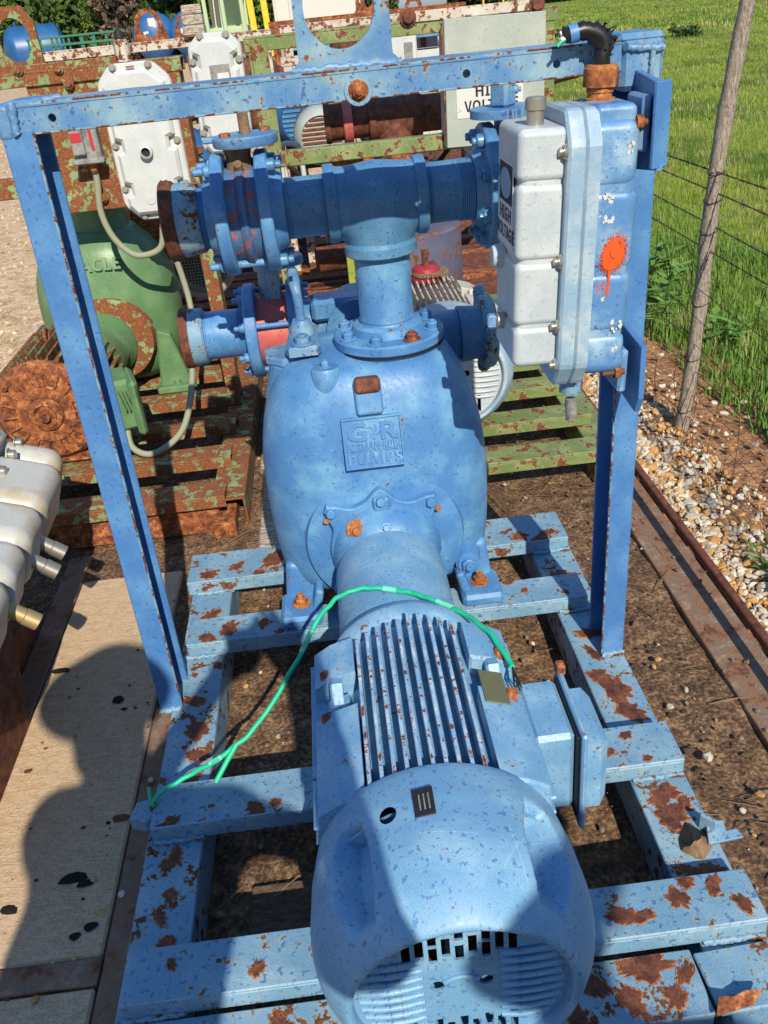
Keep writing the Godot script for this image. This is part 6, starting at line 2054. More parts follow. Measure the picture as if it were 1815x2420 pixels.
func front_box(s: Node3D, T: Transform3D, w: float, h: float, d: float, mat: Material, bolts := 3) -> MeshInstance3D:
	# an eight-sided cast box that faces +z, with raised cover panel and bolts in scalloped ears
	var k := w * 0.22
	var o := [Vector2(-w / 2, -h / 2 + k), Vector2(-w / 2 + k, -h / 2), Vector2(w / 2 - k, -h / 2), Vector2(w / 2, -h / 2 + k), Vector2(w / 2, h / 2 - k), Vector2(w / 2 - k, h / 2), Vector2(-w / 2 + k, h / 2), Vector2(-w / 2, h / 2 - k)]
	o = soften(o, w * 0.09)
	var m := MB.new()
	m.T = T
	pr(m, o, Transform3D(Basis(), Vector3(0, 0, -d)), d * 0.55, 0.006)
	var base := obj(s, "box_body", m, mat)
	m = MB.new()
	m.T = T
	pr(m, o, Transform3D(Basis(), Vector3(0, 0, -d * 0.44)), d * 0.16, 0.004)
	# panel with bays left free for the bolts
	var i := []
	var wi := w * 0.42
	var hi := h * 0.455
	i = [Vector2(-wi + k * 0.5, -hi), Vector2(wi - k * 0.5, -hi), Vector2(wi, -hi + k * 0.6)]
	var right := []
	for b in bolts:
		var y := lerpf(-hi * 0.62, hi * 0.62, float(b) / (bolts - 1))
		right.append([y - 0.022, y + 0.022])
	for q in right:
		i.append(Vector2(wi, q[0])); i.append(Vector2(wi - w * 0.09, q[0] + 0.008)); i.append(Vector2(wi - w * 0.09, q[1] - 0.008)); i.append(Vector2(wi, q[1]))
	i.append(Vector2(wi, hi - k * 0.8)); i.append(Vector2(wi - k, hi)); i.append(Vector2(-wi + k, hi)); i.append(Vector2(-wi, hi - k * 0.8))
	right.reverse()
	for q in right:
		i.append(Vector2(-wi, q[1])); i.append(Vector2(-wi + w * 0.09, q[1] - 0.008)); i.append(Vector2(-wi + w * 0.09, q[0] + 0.008)); i.append(Vector2(-wi, q[0]))
	i.append(Vector2(-wi, -hi + k * 0.6))
	pr(m, i, Transform3D(Basis(), Vector3(0, 0, -d * 0.29)), d * 0.29, 0.010)
	var cov := obj(s, "box_cover", m, mat)
	for q in right:
		for sd in [-1.0, 1.0]:
			m = MB.new()
			m.T = T
			hx(m, Vector3(sd * w * 0.435, (q[0] + q[1]) / 2, -d * 0.28), Vector3(0, 0, 1), 0.0085, 0.008, 0.002)
			obj(cov, "bolt", m, mats.bolt_grey)
	for sd in [-1.0, 1.0]:
		for t in [-1.0, 1.0]:
			m = MB.new()
			m.T = T
			hx(m, Vector3(sd * w * 0.24, t * h * 0.475, -d * 0.28), Vector3(0, 0, 1), 0.0085, 0.008, 0.002)
			obj(cov, "bolt", m, mats.bolt_grey)
	return cov

func left_box() -> void:
	# the white box that leans in at the left edge
	var s := thing("control_box", "large dusty white control box lying on its rusty stand at the left edge", "control box", Vector3(-0.86, 0.0, -1.7))
	var B := Basis(Vector3(0, 1, 0), deg_to_rad(2)) * Basis(Vector3(0.94, -0.34, 0).normalized(), Vector3(0, 0, -1), Vector3(0.34, 0.94, 0).normalized())
	var T := Transform3D(B.orthonormalized(), Vector3(-0.845, 0.40, -1.73))
	var m := MB.new()
	m.T = T
	# local y runs away along the box, z points up
	var ys := [0.36, 0.275, 0.06, -0.10, -0.24, -0.40, -0.62]
	for k in 6:
		var wide := 0.0 if k > 0 else -0.012
		rb(m, Vector3(-0.02 + wide / 2, (ys[k] + ys[k + 1]) / 2, -0.02), Vector3(0.27 + wide, ys[k] - ys[k + 1] + 0.004, 0.16), 0.042)
	rb(m, Vector3(-0.03, -0.13, -0.03), Vector3(0.25, 0.95, 0.14), 0.03)
	put(s, "shell", m, mats.white_dusty)
	m = MB.new()
	m.T = T
	pr(m, [Vector2(-0.30, -0.6), Vector2(-0.03, -0.6), Vector2(-0.005, -0.2), Vector2(-0.02, 0.33), Vector2(-0.06, 0.37), Vector2(-0.30, 0.37)], Transform3D(Basis(), Vector3(-0.02, 0, 0.055)), 0.028, 0.004)
	put(s, "flange", m, mats.grey_steel)
	for y in [0.325, 0.255, 0.165, 0.06, -0.06, -0.18]:
		m = MB.new()
		m.T = T
		hx(m, Vector3(-0.018, y, 0.062), Vector3(1, 0, 0.25), 0.0125, 0.016, 0.003)
		put(s, "flange_bolt", m, mats.chrome)
	var i := 0
	for y in [0.035, -0.045, -0.235]:
		m = MB.new()
		m.T = T
		cy(m, Vector3(0.10, y, -0.03), Vector3(0.138, y, -0.045), 0.0165, -1, 22, 0.001)
		cy(m, Vector3(0.138, y, -0.045), Vector3(0.168, y, -0.057), 0.0185, -1, 22, 0.001)
		put(s, "plug", m, mats.chrome if i < 2 else mats.brass)
		i += 1
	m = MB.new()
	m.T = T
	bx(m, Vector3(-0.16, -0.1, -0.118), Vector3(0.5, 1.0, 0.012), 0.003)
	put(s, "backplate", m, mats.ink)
	m = MB.new()
	pr(m, [Vector2(-1.5, 0.0), Vector2(-0.9, 0.0), Vector2(-1.0, 0.32), Vector2(-1.62, 0.32)], Transform3D(Basis(Vector3(0, 0, 1), Vector3(0, 1, 0), Vector3(-1, 0, 0)), Vector3(-0.80, 0, 0)), 0.012, 0.002)
	bx(m, Vector3(-0.93, 0.05, -1.35), Vector3(0.12, 0.10, 1.0), 0.004)
	put(s, "stand", m, mats.rust_brown)

# ---------------------------------------------------------------- second row, left: green skid
func green_group() -> void:
	var sk := yard_skid("rusty green skid with plate backed lifting frame behind on the left", Vector3(-0.87, 0, -3.07), 0.96, 1.62, mats.green_rusty, mats.green_rusty, 1.262, "plate", mats.green_rusty, 0.0, 7)
	var m := MB.new()
	bx(m, Vector3(0.155, 1.06, 0.035), Vector3(0.30, 0.44, 0.008), 0.002)
	put(sk, "back_plate", m, mats.green_rusty).position = Vector3.ZERO
	m = MB.new()
	bx(m, Vector3(0.0, 0.93, 0.0), Vector3(0.94, 0.062, 0.05), 0.003)
	put(sk, "lower_bar", m, mats.green_rusty).position = Vector3.ZERO
	for q in [[-0.10, 1.27], [0.02, 1.262], [0.04, 1.22], [0.06, 0.88]]:
		m = MB.new()
		hx(m, Vector3(q[0] + 0.1, q[1] - 0.0, 0.056), Vector3(0, 0, 1), 0.011, 0.008, 0.002)
		put(sk, "bolt", m, mats.green_rusty).position = Vector3.ZERO
	for x in [[-0.09, 0.03], [0.0, 0.02]]:
		m = MB.new()
		bx(m, Vector3(x[0] + 0.02, 0.70, -0.30), Vector3(x[1], 1.12, 0.03), 0.003)
		put(sk, "upright", m, mats.white_rusty).position = Vector3.ZERO
	# low rusty runner below the front edge
	m = MB.new()
	bx(m, Vector3(-0.87, 0.045, -2.32), Vector3(0.90, 0.085, 0.10), 0.004)
	bx(m, Vector3(-0.42, 0.03, -2.85), Vector3(0.07, 0.055, 1.25), 0.004, Basis(Vector3.UP, 0.02))
	lone("runner", m, mats.rust, "rusty steel runner lying under the front edge of the green skid", "steel runner").position = Vector3.ZERO
	# pump
	var s := thing("pump", "green painted pump with raised letters behind the left frame post", "pump", Vector3(-0.85, 0.14, -3.3))
	m = MB.new()
	pump_body(m, -0.855, -3.36, [Vector3(0.15, 0.10, 0.16), Vector3(0.21, 0.15, 0.20), Vector3(0.245, 0.185, 0.28), Vector3(0.262, 0.20, 0.38), Vector3(0.262, 0.20, 0.48), Vector3(0.245, 0.19, 0.58), Vector3(0.205, 0.17, 0.66), Vector3(0.165, 0.14, 0.705), Vector3(0.14, 0.115, 0.73), Vector3(0.06, 0.05, 0.742), Vector3(0.001, 0.001, 0.743)], 2.35)
	put(s, "casing", m, mats.green)
	m = MB.new()
	la(m, Vector3(-0.83, 0.66, -3.36), Vector3.UP, [Vector2(0.14, 0), Vector2(0.112, 0.06), Vector2(0.098, 0.15), Vector2(0.10, 0.16), Vector2(0, 0.16)], 40)
	put(s, "neck", m, mats.green)
	m = MB.new()
	cy(m, Vector3(-0.83, 0.82, -3.36), Vector3(-0.83, 0.842, -3.36), 0.116, -1, 40, 0.003)
	var fl := put(s, "neck_flange", m, mats.rust)
	for k in 8:
		m = MB.new()
		var a := TAU * (k + 0.4) / 8
		hx(m, Vector3(-0.83 + cos(a) * 0.095, 0.842, -3.36 + sin(a) * 0.095), Vector3.UP, 0.013, 0.012, 0.003, 0.014)
		obj(fl, "bolt", m, mats.rust_brown)
	m = MB.new()
	bx(m, Vector3(-0.83, 0.88, -3.37), Vector3(0.11, 0.09, 0.10), 0.01)
	bx(m, Vector3(-0.83, 0.935, -3.37), Vector3(0.20, 0.03, 0.17), 0.006)
	put(s, "riser_stub", m, mats.rust_brown)
	m = MB.new()
	la(m, Vector3(-0.84, 0.36, -3.20), Vector3(0, 0, 1), [Vector2(0.165, 0), Vector2(0.155, 0.045), Vector2(0.12, 0.05), Vector2(0, 0.05)], 48)
	put(s, "round_cover", m, mats.green_rusty)
	m = MB.new()
	la(m, Vector3(-0.87, 0.345, -3.16), Vector3(0, 0, 1), [Vector2(0.125, 0), Vector2(0.12, 0.04), Vector2(0.10, 0.06), Vector2(0.105, 0.16), Vector2(0.105, 0.27), Vector2(0, 0.27)], 48, 50.0)
	put(s, "bearing_housing", m, mats.green)
	m = MB.new()
	pr(m, [Vector2(-0.06, 0), Vector2(0.075, 0), Vector2(0.06, 0.03), Vector2(0.02, 0.22), Vector2(-0.03, 0.24)], Transform3D(Basis(Vector3.UP, 0.15), Vector3(-0.645, 0.14, -3.19)), 0.05, 0.006)
	bx(m, Vector3(-0.64, 0.155, -3.16), Vector3(0.13, 0.028, 0.11), 0.006)
	hx(m, Vector3(-0.63, 0.168, -3.14), Vector3.UP, 0.014, 0.012, 0.003)
	put(s, "foot", m, mats.green)
	words(s, "cast_lettering", "ACLE", Transform3D(Basis(Vector3.RIGHT, -0.50), Vector3(-0.815, 0.628, -3.182) - s.position), 0.044, 0.02, mats.green, true, 1.0)
	# motor with its bare rusty end bell towards us
	var mo := thing("electric_motor", "rust covered finned motor with its bare end disc facing the viewer", "motor", Vector3(-0.93, 0.14, -2.75))
	var c := Vector3(-0.935, 0.335, -2.56)
	m = MB.new()
	cy(m, c + Vector3(0, 0, -0.36), c + Vector3(0, 0, -0.02), 0.142, -1, 48)
	put(mo, "frame", m, mats.green_rusty)
	m = MB.new()
	la(m, c + Vector3(0, 0, -0.04), Vector3(0, 0, 1), [Vector2(0.10, 0), Vector2(0.160, 0.0), Vector2(0.166, 0.008), Vector2(0.164, 0.022), Vector2(0.148, 0.040), Vector2(0.12, 0.046), Vector2(0.094, 0.044), Vector2(0.09, 0.052), Vector2(0.060, 0.054), Vector2(0.055, 0.050), Vector2(0.050, 0.060), Vector2(0.036, 0.066), Vector2(0.030, 0.058), Vector2(0.018, 0.056), Vector2(0.016, 0.075), Vector2(0, 0.075)], 64)
	var eb := put(mo, "end_bell", m, mats.rust)
	for k in 18:
		var ra := TAU * k / 18.0
		m = MB.new()
		bx(m, c + Vector3(cos(ra) * 0.112, sin(ra) * 0.112, 0.006), Vector3(0.05, 0.006, 0.014), 0.002, Basis(Vector3(0, 0, 1), ra))
		obj(eb, "rib", m, mats.rust)
	for k in 4:
		var a := PI / 4 + TAU * k / 4
		m = MB.new()
		hx(m, c + Vector3(cos(a) * 0.142, sin(a) * 0.142, 0.0), Vector3(0, 0, 1), 0.0105, 0.014, 0.003)
		bx(m, c + Vector3(cos(a) * 0.145, sin(a) * 0.145, -0.008), Vector3(0.04, 0.032, 0.02), 0.005, Basis(Vector3(0, 0, 1), a))
		obj(eb, "bolt", m, mats.rust)
	for k in 34:
		var a := TAU * k / 34.0 + 0.05
		if sin(a) < -0.75: continue
		m = MB.new()
		bx(m, c + Vector3(cos(a) * 0.158, sin(a) * 0.158, -0.20), Vector3(0.040, 0.0055, 0.33), 0.001, Basis(Vector3(0, 0, 1), a))
		put(mo, "fin", m, mats.green_rusty)
	m = MB.new()
	var ringp := []
	for k in 15: ringp.append(c + Vector3(0.0, 0.188 + sin(TAU * k / 14) * 0.02, -0.2 + cos(TAU * k / 14) * 0.02))
	tu(m, ringp, 0.006, 8, false)
	put(mo, "lifting_eye", m, mats.rust)
	m = MB.new()
	bx(m, c + Vector3(0.0, -0.17, -0.15), Vector3(0.28, 0.03, 0.26), 0.005)
	put(mo, "foot", m, mats.rust)
	# its terminal box with conduit
	m = MB.new()
	bx(m, Vector3(-0.735, 0.315, -2.66), Vector3(0.10, 0.17, 0.15), 0.012, Basis(Vector3.UP, 0.3))
	bx(m, Vector3(-0.675, 0.315, -2.63), Vector3(0.03, 0.185, 0.165), 0.012, Basis(Vector3.UP, 0.3))
	var tb := put(mo, "terminal_box", m, mats.green)
	m = MB.new()
	for k in 4: bx(m, Vector3(-0.700 + 0.010 * k, 0.345 - 0.004 * k, -2.568 - 0.006 * k), Vector3(0.003, 0.07, 0.012), 0.001, Basis(Vector3(0, 0, 1), 0.2))
	obj(tb, "cast_bar", m, mats.green)
	m = MB.new()
	tu(m, smooth_path([Vector3(-0.72, 0.235, -2.62), Vector3(-0.71, 0.18, -2.58), Vector3(-0.66, 0.155, -2.56), Vector3(-0.60, 0.165, -2.58), Vector3(-0.545, 0.20, -2.63), Vector3(-0.515, 0.27, -2.72), Vector3(-0.505, 0.36, -2.84), Vector3(-0.50, 0.50, -3.0), Vector3(-0.525, 0.70, -3.02), Vector3(-0.535, 0.78, -3.0)], 6), 0.0105, 12)
	lone("conduit", m, mats.conduit, "dull grey-green conduit hose curling from the green terminal box up the post", "conduit")
	m = MB.new()
	tu(m, smooth_path([Vector3(-0.712, 1.0, -3.0), Vector3(-0.713, 0.93, -3.0), Vector3(-0.725, 0.84, -3.0), Vector3(-0.705, 0.755, -3.0), Vector3(-0.655, 0.695, -3.0), Vector3(-0.60, 0.688, -3.0), Vector3(-0.555, 0.71, -3.0), Vector3(-0.537, 0.77, -3.0)], 6), 0.0105, 12)
	lone("conduit", m, mats.conduit, "pale conduit hanging in a loop between switch box and white box", "conduit")
	# white control box and the little switch box
	s = thing("control_box", "white eight sided control box on the green plate at upper left", "control box", Vector3(-0.53, 1.03, -2.965))
	var cov := front_box(s, Transform3D(), 0.225, 0.46, 0.10, mats.white)
	m = MB.new()
	la(m, Vector3(0, -0.02, 0), Vector3(0, 0, 1), [Vector2(0.020, 0), Vector2(0.020, 0.020), Vector2(0.014, 0.024), Vector2(0.014, 0.006), Vector2(0, 0.006)], 24)
	obj(cov, "boss_ring", m, mats.white)
	m = MB.new()
	cy(m, Vector3(0, -0.02, 0.0), Vector3(0, -0.02, 0.012), 0.0135, -1, 20, 0.002)
	obj(cov, "knob_hole", m, mats.rubber)
	for q in [[-0.02, -0.165], [0.052, -0.165]]:
		m = MB.new()
		cy(m, Vector3(q[0], q[1], -0.001), Vector3(q[0], q[1], 0.0025), 0.015, -1, 24, 0.001)
		obj(cov, "cast_disc", m, mats.white)
	m = MB.new()
	bx(m, Vector3(-0.004, 0.12, 0.001), Vector3(0.075, 0.085, 0.0018), 0.0004)
	var dp := obj(cov, "metal_label", m, mats.plate_olive)
	m = MB.new()
	bx(m, Vector3(-0.004, 0.095, 0.0022), Vector3(0.042, 0.014, 0.001), 0.0003)
	obj(dp, "red_patch", m, mats.sign_red)
	m = MB.new()
	bx(m, Vector3(0.0, 0.218, -0.018), Vector3(0.026, 0.005, 0.006), 0.002)
	obj(cov, "drip_lip", m, mats.rust)
	m = MB.new()
	hx(m, Vector3(-0.02, 0.232, -0.06), Vector3.UP, 0.024, 0.06, 0.0)
	obj(s, "cable_gland", m, mats.white_rusty)
	m = MB.new()
	la(m, Vector3(-0.02, 0.29, -0.06), Vector3.UP, [Vector2(0, 0), Vector2(0.015, 0), Vector2(0.015, 0.016), Vector2(0.010, 0.026), Vector2(0, 0.03)], 16)
	obj(s, "black_cap", m, mats.rubber)
	s = thing("switch_box", "small grey switch box with red marks left of the white box", "switch box", Vector3(-0.715, 1.06, -2.985))
	m = MB.new()
	bx(m, Vector3(0, 0, 0), Vector3(0.085, 0.13, 0.05), 0.008)
	bx(m, Vector3(0, -0.06, 0.012), Vector3(0.10, 0.016, 0.05), 0.004)
	bx(m, Vector3(-0.018, 0.01, 0.032), Vector3(0.038, 0.10, 0.02), 0.003)
	obj(s, "casing", m, mats.grey_steel)
	m = MB.new()
	bx(m, Vector3(-0.018, 0.012, 0.0428), Vector3(0.032, 0.028, 0.0015), 0.0004)
	obj(s, "red_label", m, mats.sign_red)
	m = MB.new()
	bx(m, Vector3(0.024, 0.015, 0.0256), Vector3(0.010, 0.09, 0.0015), 0.0004)
	obj(s, "red_stripe", m, mats.sign_red)
	m = MB.new()
	hx(m, Vector3(0.005, -0.068, 0.0), Vector3.DOWN, 0.013, 0.026)
	obj(s, "gland", m, mats.rust_orange)
# ---------------------------------------------------------------- second row, right: olive skid
func olive_group() -> void:
	var sk := yard_skid("olive green skid with lifting frame behind the blue pump, rusty cross beams", Vector3(0.31, 0, -3.07), 0.96, 1.62, mats.olive, mats.olive, 1.292, "", mats.olive, 0.0, 7)
	var m := MB.new()
	bx(m, Vector3(0.0, 0.932, 0.0), Vector3(0.92, 0.048, 0.05), 0.003)
	obj(sk, "lower_bar", m, mats.olive)
	m = MB.new()
	bx(m, Vector3(-0.445, 1.10, 0.052), Vector3(0.052, 0.37, 0.006), 0.002)
	obj(sk, "post_plate", m, mats.olive)
	m = MB.new()
	bx(m, Vector3(0.22, 1.300, 0.052), Vector3(0.44, 0.030, 0.008), 0.002)
	obj(sk, "white_strap", m, mats.white_rusty)
	for x in [0.02, 0.42]:
		m = MB.new()
		hx(m, Vector3(x, 1.300, 0.056), Vector3(0, 0, 1), 0.018, 0.012, 0.002)
		obj(sk, "bolt", m, mats.rust_brown)
	# white control box at the left post
	var s := thing("control_box", "white control box with a torn danger label beside the olive frame post", "control box", Vector3(-0.277, 1.135, -3.02))
	var cov := front_box(s, Transform3D(Basis(Vector3(0, 0, 1), -0.03), Vector3.ZERO), 0.165, 0.36, 0.09, mats.white)
	m = MB.new()
	bx(m, Vector3(0.012, 0.045, 0.001), Vector3(0.062, 0.095, 0.0018), 0.0004)
	var lab := obj(cov, "warning_label", m, mats.grey_steel)
	m = MB.new()
	bx(m, Vector3(0.014, 0.014, 0.0022), Vector3(0.056, 0.034, 0.001), 0.0003)
	bx(m, Vector3(0.020, 0.058, 0.0022), Vector3(0.036, 0.022, 0.001), 0.0003)
	obj(lab, "white_patch", m, mats.sign_white)
	words(lab, "lettering", "HIGH", Transform3D(Basis(), Vector3(0.014, 0.022, 0.0032)), 0.013, 0.0006, mats.ink, true, 1.1)
	words(lab, "lettering", "VOLTAG", Transform3D(Basis(), Vector3(0.014, 0.007, 0.0032)), 0.013, 0.0006, mats.ink, true, 0.95)
	m = MB.new()
	bx(m, Vector3(0.045, -0.128, 0.001), Vector3(0.022, 0.034, 0.012), 0.003, Basis(Vector3(0, 0, 1), -0.15))
	var rk := obj(cov, "rocker_switch", m, mats.ink)
	m = MB.new()
	bx(m, Vector3(0.044, -0.134, 0.0065), Vector3(0.016, 0.015, 0.004), 0.001, Basis(Vector3(0, 0, 1), -0.15))
	obj(rk, "green_button", m, mats.green_button)
	m = MB.new()
	bx(m, Vector3(0.046, -0.119, 0.0065), Vector3(0.016, 0.013, 0.004), 0.001, Basis(Vector3(0, 0, 1), -0.15))
	obj(rk, "white_button", m, mats.sign_white)
	m = MB.new()
	cy(m, Vector3(-0.01, -0.115, -0.001), Vector3(-0.01, -0.115, 0.003), 0.012, -1, 20, 0.001)
	obj(cov, "cast_disc", m, mats.white)
	# grey high voltage cabinet at the right
	s = thing("cabinet", "flat grey electrical cabinet with a large cracked warning sign on its lower half", "cabinet", Vector3(0.588, 1.098, -3.05))
	m = MB.new()
	bx(m, Vector3(0, 0, 0), Vector3(0.315, 0.365, 0.10), 0.004, Basis(Vector3(0, 0, 1), -0.02))
	obj(s, "cabinet_body", m, mats.grey_box)
	m = MB.new()
	bx(m, Vector3(0.004, 0.002, 0.054), Vector3(0.318, 0.368, 0.008), 0.002, Basis(Vector3(0, 0, 1), -0.02))
	var door := obj(s, "cabinet_door", m, mats.grey_box)
	m = MB.new()
	bx(m, Vector3(-0.158, 0.0, 0.044), Vector3(0.006, 0.34, 0.012), 0.002)
	obj(s, "rusty_hinge", m, mats.rust)
	m = MB.new()
	bx(m, Vector3(-0.015, -0.045, 0.0588), Vector3(0.215, 0.100, 0.002), 0.0006)
	var sg := obj(door, "warning_sign", m, mats.sign_white)
	words(sg, "lettering", "HIGH", Transform3D(Basis(), Vector3(-0.005, -0.020, 0.0602)), 0.032, 0.0008, mats.ink, true, 1.05)
	words(sg, "lettering", "VOLTAGE", Transform3D(Basis(), Vector3(-0.010, -0.062, 0.0602)), 0.032, 0.0008, mats.ink, true, 0.90)
	m = MB.new()
	var r := RandomNumberGenerator.new()
	r.seed = 12
	for k in 7:
		var p := Vector3(r.randf_range(-0.11, 0.07), r.randf_range(-0.085, -0.005), 0.0600)
		var pts := [p]
		for j in 3: pts.append(pts[-1] + Vector3(r.randf_range(-0.03, 0.03), r.randf_range(-0.018, 0.018), 0))
		tu(m, pts, 0.0004, 4)
	obj(sg, "crack", m, mats.grey_steel)
	m = MB.new()
	cy(m, Vector3(0.108, -0.005, 0.058), Vector3(0.108, -0.005, 0.060), 0.004, -1, 12)
	obj(door, "rusty_hole", m, mats.rust)
	m = MB.new()
	tu(m, [Vector3(0.555, 0.66, -2.62), Vector3(0.548, 0.55, -2.62), Vector3(0.53, 0.36, -2.62)], 0.011, 12)
	lone("conduit", m, mats.grey_steel, "grey upright conduit rod just left of the white control box cover", "conduit")
	# motor facing us, cream fins and pale blue grille
	s = thing("electric_motor", "dirty white motor with cream fins half hidden behind the blue pump's right side", "motor", Vector3(0.33, 0.14, -2.7))
	make_motor(s, Vector3(0.275, 0.085, -1.735), mats.white_dusty, mats.white_rusty, mats.box_pale, mats.box_white, mats.white_dusty)
	# pump drum and lime painted plate
	s = thing("pump_drum", "purple and brown stained upright drum behind the blue riser pipe", "pump drum", Vector3(0.29, 0.14, -3.25))
	m = MB.new()
	la(m, Vector3(0.285, 0.14, -3.25), Vector3.UP, [Vector2(0, 0), Vector2(0.215, 0), Vector2(0.215, 0.49), Vector2(0.205, 0.498), Vector2(0, 0.500)], 56)
	put(s, "shell", m, mats.purple_rust)
	m = MB.new()
	var TL := Transform3D(Basis(Vector3.UP, -0.5), Vector3(0.088, 0.45, -3.10))
	m.T = TL
	bx(m, Vector3.ZERO, Vector3(0.05, 0.36, 0.02), 0.004)
	put(s, "lime_plate", m, mats.lime)
	m = MB.new()
	bx(m, Vector3(0.27, 0.50, -3.02), Vector3(0.20, 0.05, 0.06), 0.006, Basis(Vector3(0, 0, 1), -0.2))
	put(s, "lime_bracket", m, mats.olive)
	# red gear valve
	s = thing("gear_valve", "red valve neck with a brown toothed gear plate and stem", "valve", Vector3(0.325, 0.42, -2.86))
	m = MB.new()
	la(m, Vector3(0.318, 0.40, -2.86), Vector3.UP, [Vector2(0, 0), Vector2(0.034, 0), Vector2(0.034, 0.12), Vector2(0.052, 0.135), Vector2(0.054, 0.15), Vector2(0, 0.152)], 26)
	put(s, "neck", m, mats.red_paint)
	m = MB.new()
	var teeth := []
	for k in 96:
		var a := TAU * k / 96.0
		var rr := 0.060
		if cos(a - 5.6) > 0.2: rr = 0.064 if k % 4 < 2 else 0.056
		teeth.append(Vector2(cos(a) * rr, sin(a) * rr))
	pr(m, teeth, Transform3D(Basis(Vector3.RIGHT, -PI / 2), Vector3(0.33, 0.555, -2.86)), 0.010, 0.001)
	put(s, "gear_plate", m, mats.clay)
	m = MB.new()
	la(m, Vector3(0.318, 0.565, -2.865), Vector3.UP, [Vector2(0, 0), Vector2(0.048, 0), Vector2(0.044, 0.012), Vector2(0.022, 0.018), Vector2(0, 0.018)], 26)
	put(s, "red_cap", m, mats.red_paint)
	m = MB.new()
	cy(m, Vector3(0.318, 0.58, -2.865), Vector3(0.318, 0.632, -2.865), 0.0115, -1, 16, 0.001)
	hx(m, Vector3(0.345, 0.575, -2.89), Vector3.UP, 0.010, 0.010, 0.002)
	put(s, "stem", m, mats.rust_brown)
	# rusty discharge tee under the blue bar
	s = thing("rusty_pipe", "rust brown pipe and tee with a coral clamp band and white lined mouth", "pipework", Vector3(0.3, 0.9, -3.45))
	var c := Vector3(0, 0.985, -3.45)
	m = MB.new()
	pipe(m, Vector3(0.062, c.y, c.z), Vector3(0.22, c.y + 0.004, c.z), 0.064, 0.006, 36)
	put(s, "pipe", m, mats.rust_brown)
	m = MB.new()
	pipe(m, Vector3(0.070, c.y, c.z), Vector3(0.16, c.y, c.z), 0.0575, 0.003, 32)
	put(s, "white_lining", m, mats.sign_white)
	m = MB.new()
	la(m, Vector3(0.045, c.y, c.z), Vector3.RIGHT, [Vector2(0.060, 0), Vector2(0.070, 0), Vector2(0.072, 0.012), Vector2(0.070, 0.02), Vector2(0.062, 0.02)], 36, 20.0)
	put(s, "grooved_end", m, mats.rust_brown)
	m = MB.new()
	la(m, Vector3(0.112, c.y, c.z), Vector3.RIGHT, [Vector2(0.05, 0), Vector2(0.074, 0), Vector2(0.078, 0.004), Vector2(0.078, 0.030), Vector2(0.074, 0.034), Vector2(0.05, 0.034)], 36)
	bx(m, Vector3(0.13, c.y + 0.078, c.z), Vector3(0.03, 0.022, 0.06), 0.005)
	bx(m, Vector3(0.13, c.y - 0.078, c.z), Vector3(0.03, 0.022, 0.06), 0.005)
	put(s, "clamp_band", m, mats.coral)
	m = MB.new()
	la(m, Vector3(0.205, c.y, c.z), Vector3.RIGHT, [Vector2(0.05, 0), Vector2(0.076, 0), Vector2(0.079, 0.004), Vector2(0.079, 0.022), Vector2(0.073, 0.03), Vector2(0.073, 0.17), Vector2(0.079, 0.178), Vector2(0.079, 0.196), Vector2(0.05, 0.2)], 44)
	la(m, Vector3(0.30, 0.872, c.z), Vector3.UP, [Vector2(0.05, 0), Vector2(0.076, 0), Vector2(0.079, 0.004), Vector2(0.079, 0.022), Vector2(0.073, 0.03), Vector2(0.072, 0.11)], 44)
	cy(m, Vector3(0.40, c.y, c.z), Vector3(0.62, c.y, c.z), 0.064, -1, 36)
	put(s, "tee", m, mats.rust_brown)
	m = MB.new()
	cy(m, Vector3(0.30, 0.60, c.z), Vector3(0.30, 0.88, c.z), 0.064, -1, 36)
	put(s, "riser", m, mats.rust)

# ---------------------------------------------------------------- rows further back
func back_frame(label: String, x: float, z: float, W: float, mat: Material, ring: String, ring_mat: Material, top := 1.292) -> Node3D:
	return yard_skid(label, Vector3(x, 0, z), W, 1.62, mat, mats.rust_brown, top, ring, ring_mat, 0.0, 7)

func dome_motor(label: String, at: Vector3, R: float, L: float, mat: Material, fin_mat: Material) -> void:
	# a motor seen from its domed fan cover, with fins behind
	var s := thing("electric_motor", label, "motor", at)
	var m := MB.new()
	la(m, Vector3.ZERO, Vector3(0, 0, 1), [Vector2(R * 0.92, -0.01), Vector2(R, 0), Vector2(R, L * 0.35), Vector2(R * 0.94, L * 0.48), Vector2(R * 0.78, L * 0.56), Vector2(R * 0.74, L * 0.57), Vector2(R * 0.72, L * 0.54), Vector2(0, L * 0.54)], 44, 50.0)
	obj(s, "fan_cover", m, mat)
	m = MB.new()
	cy(m, Vector3(0, 0, -L * 0.7), Vector3(0, 0, 0), R * 0.78, -1, 36)
	obj(s, "frame", m, fin_mat)
	for k in 22:
		var a := TAU * k / 22.0
		m = MB.new()
		bx(m, Vector3(cos(a), sin(a), 0) * R * 0.86 + Vector3(0, 0, -L * 0.35), Vector3(R * 0.26, 0.006, L * 0.66), 0.001, Basis(Vector3(0, 0, 1), a))
		obj(s, "fin", m, fin_mat)
	m = MB.new()
	for k in 9:
		bx(m, Vector3(0, (k - 4) * R * 0.15, L * 0.545), Vector3(2.0 * sqrt(maxf(0.0001, R * R * 0.5 - pow((k - 4) * R * 0.15, 2))), 0.012, 0.006), 0.002)
	obj(s, "grille", m, fin_mat)
	m = MB.new()
	bx(m, Vector3(0, -R * 1.0, -L * 0.3), Vector3(R * 1.5, 0.05, L * 0.5), 0.006)
	obj(s, "foot", m, fin_mat)

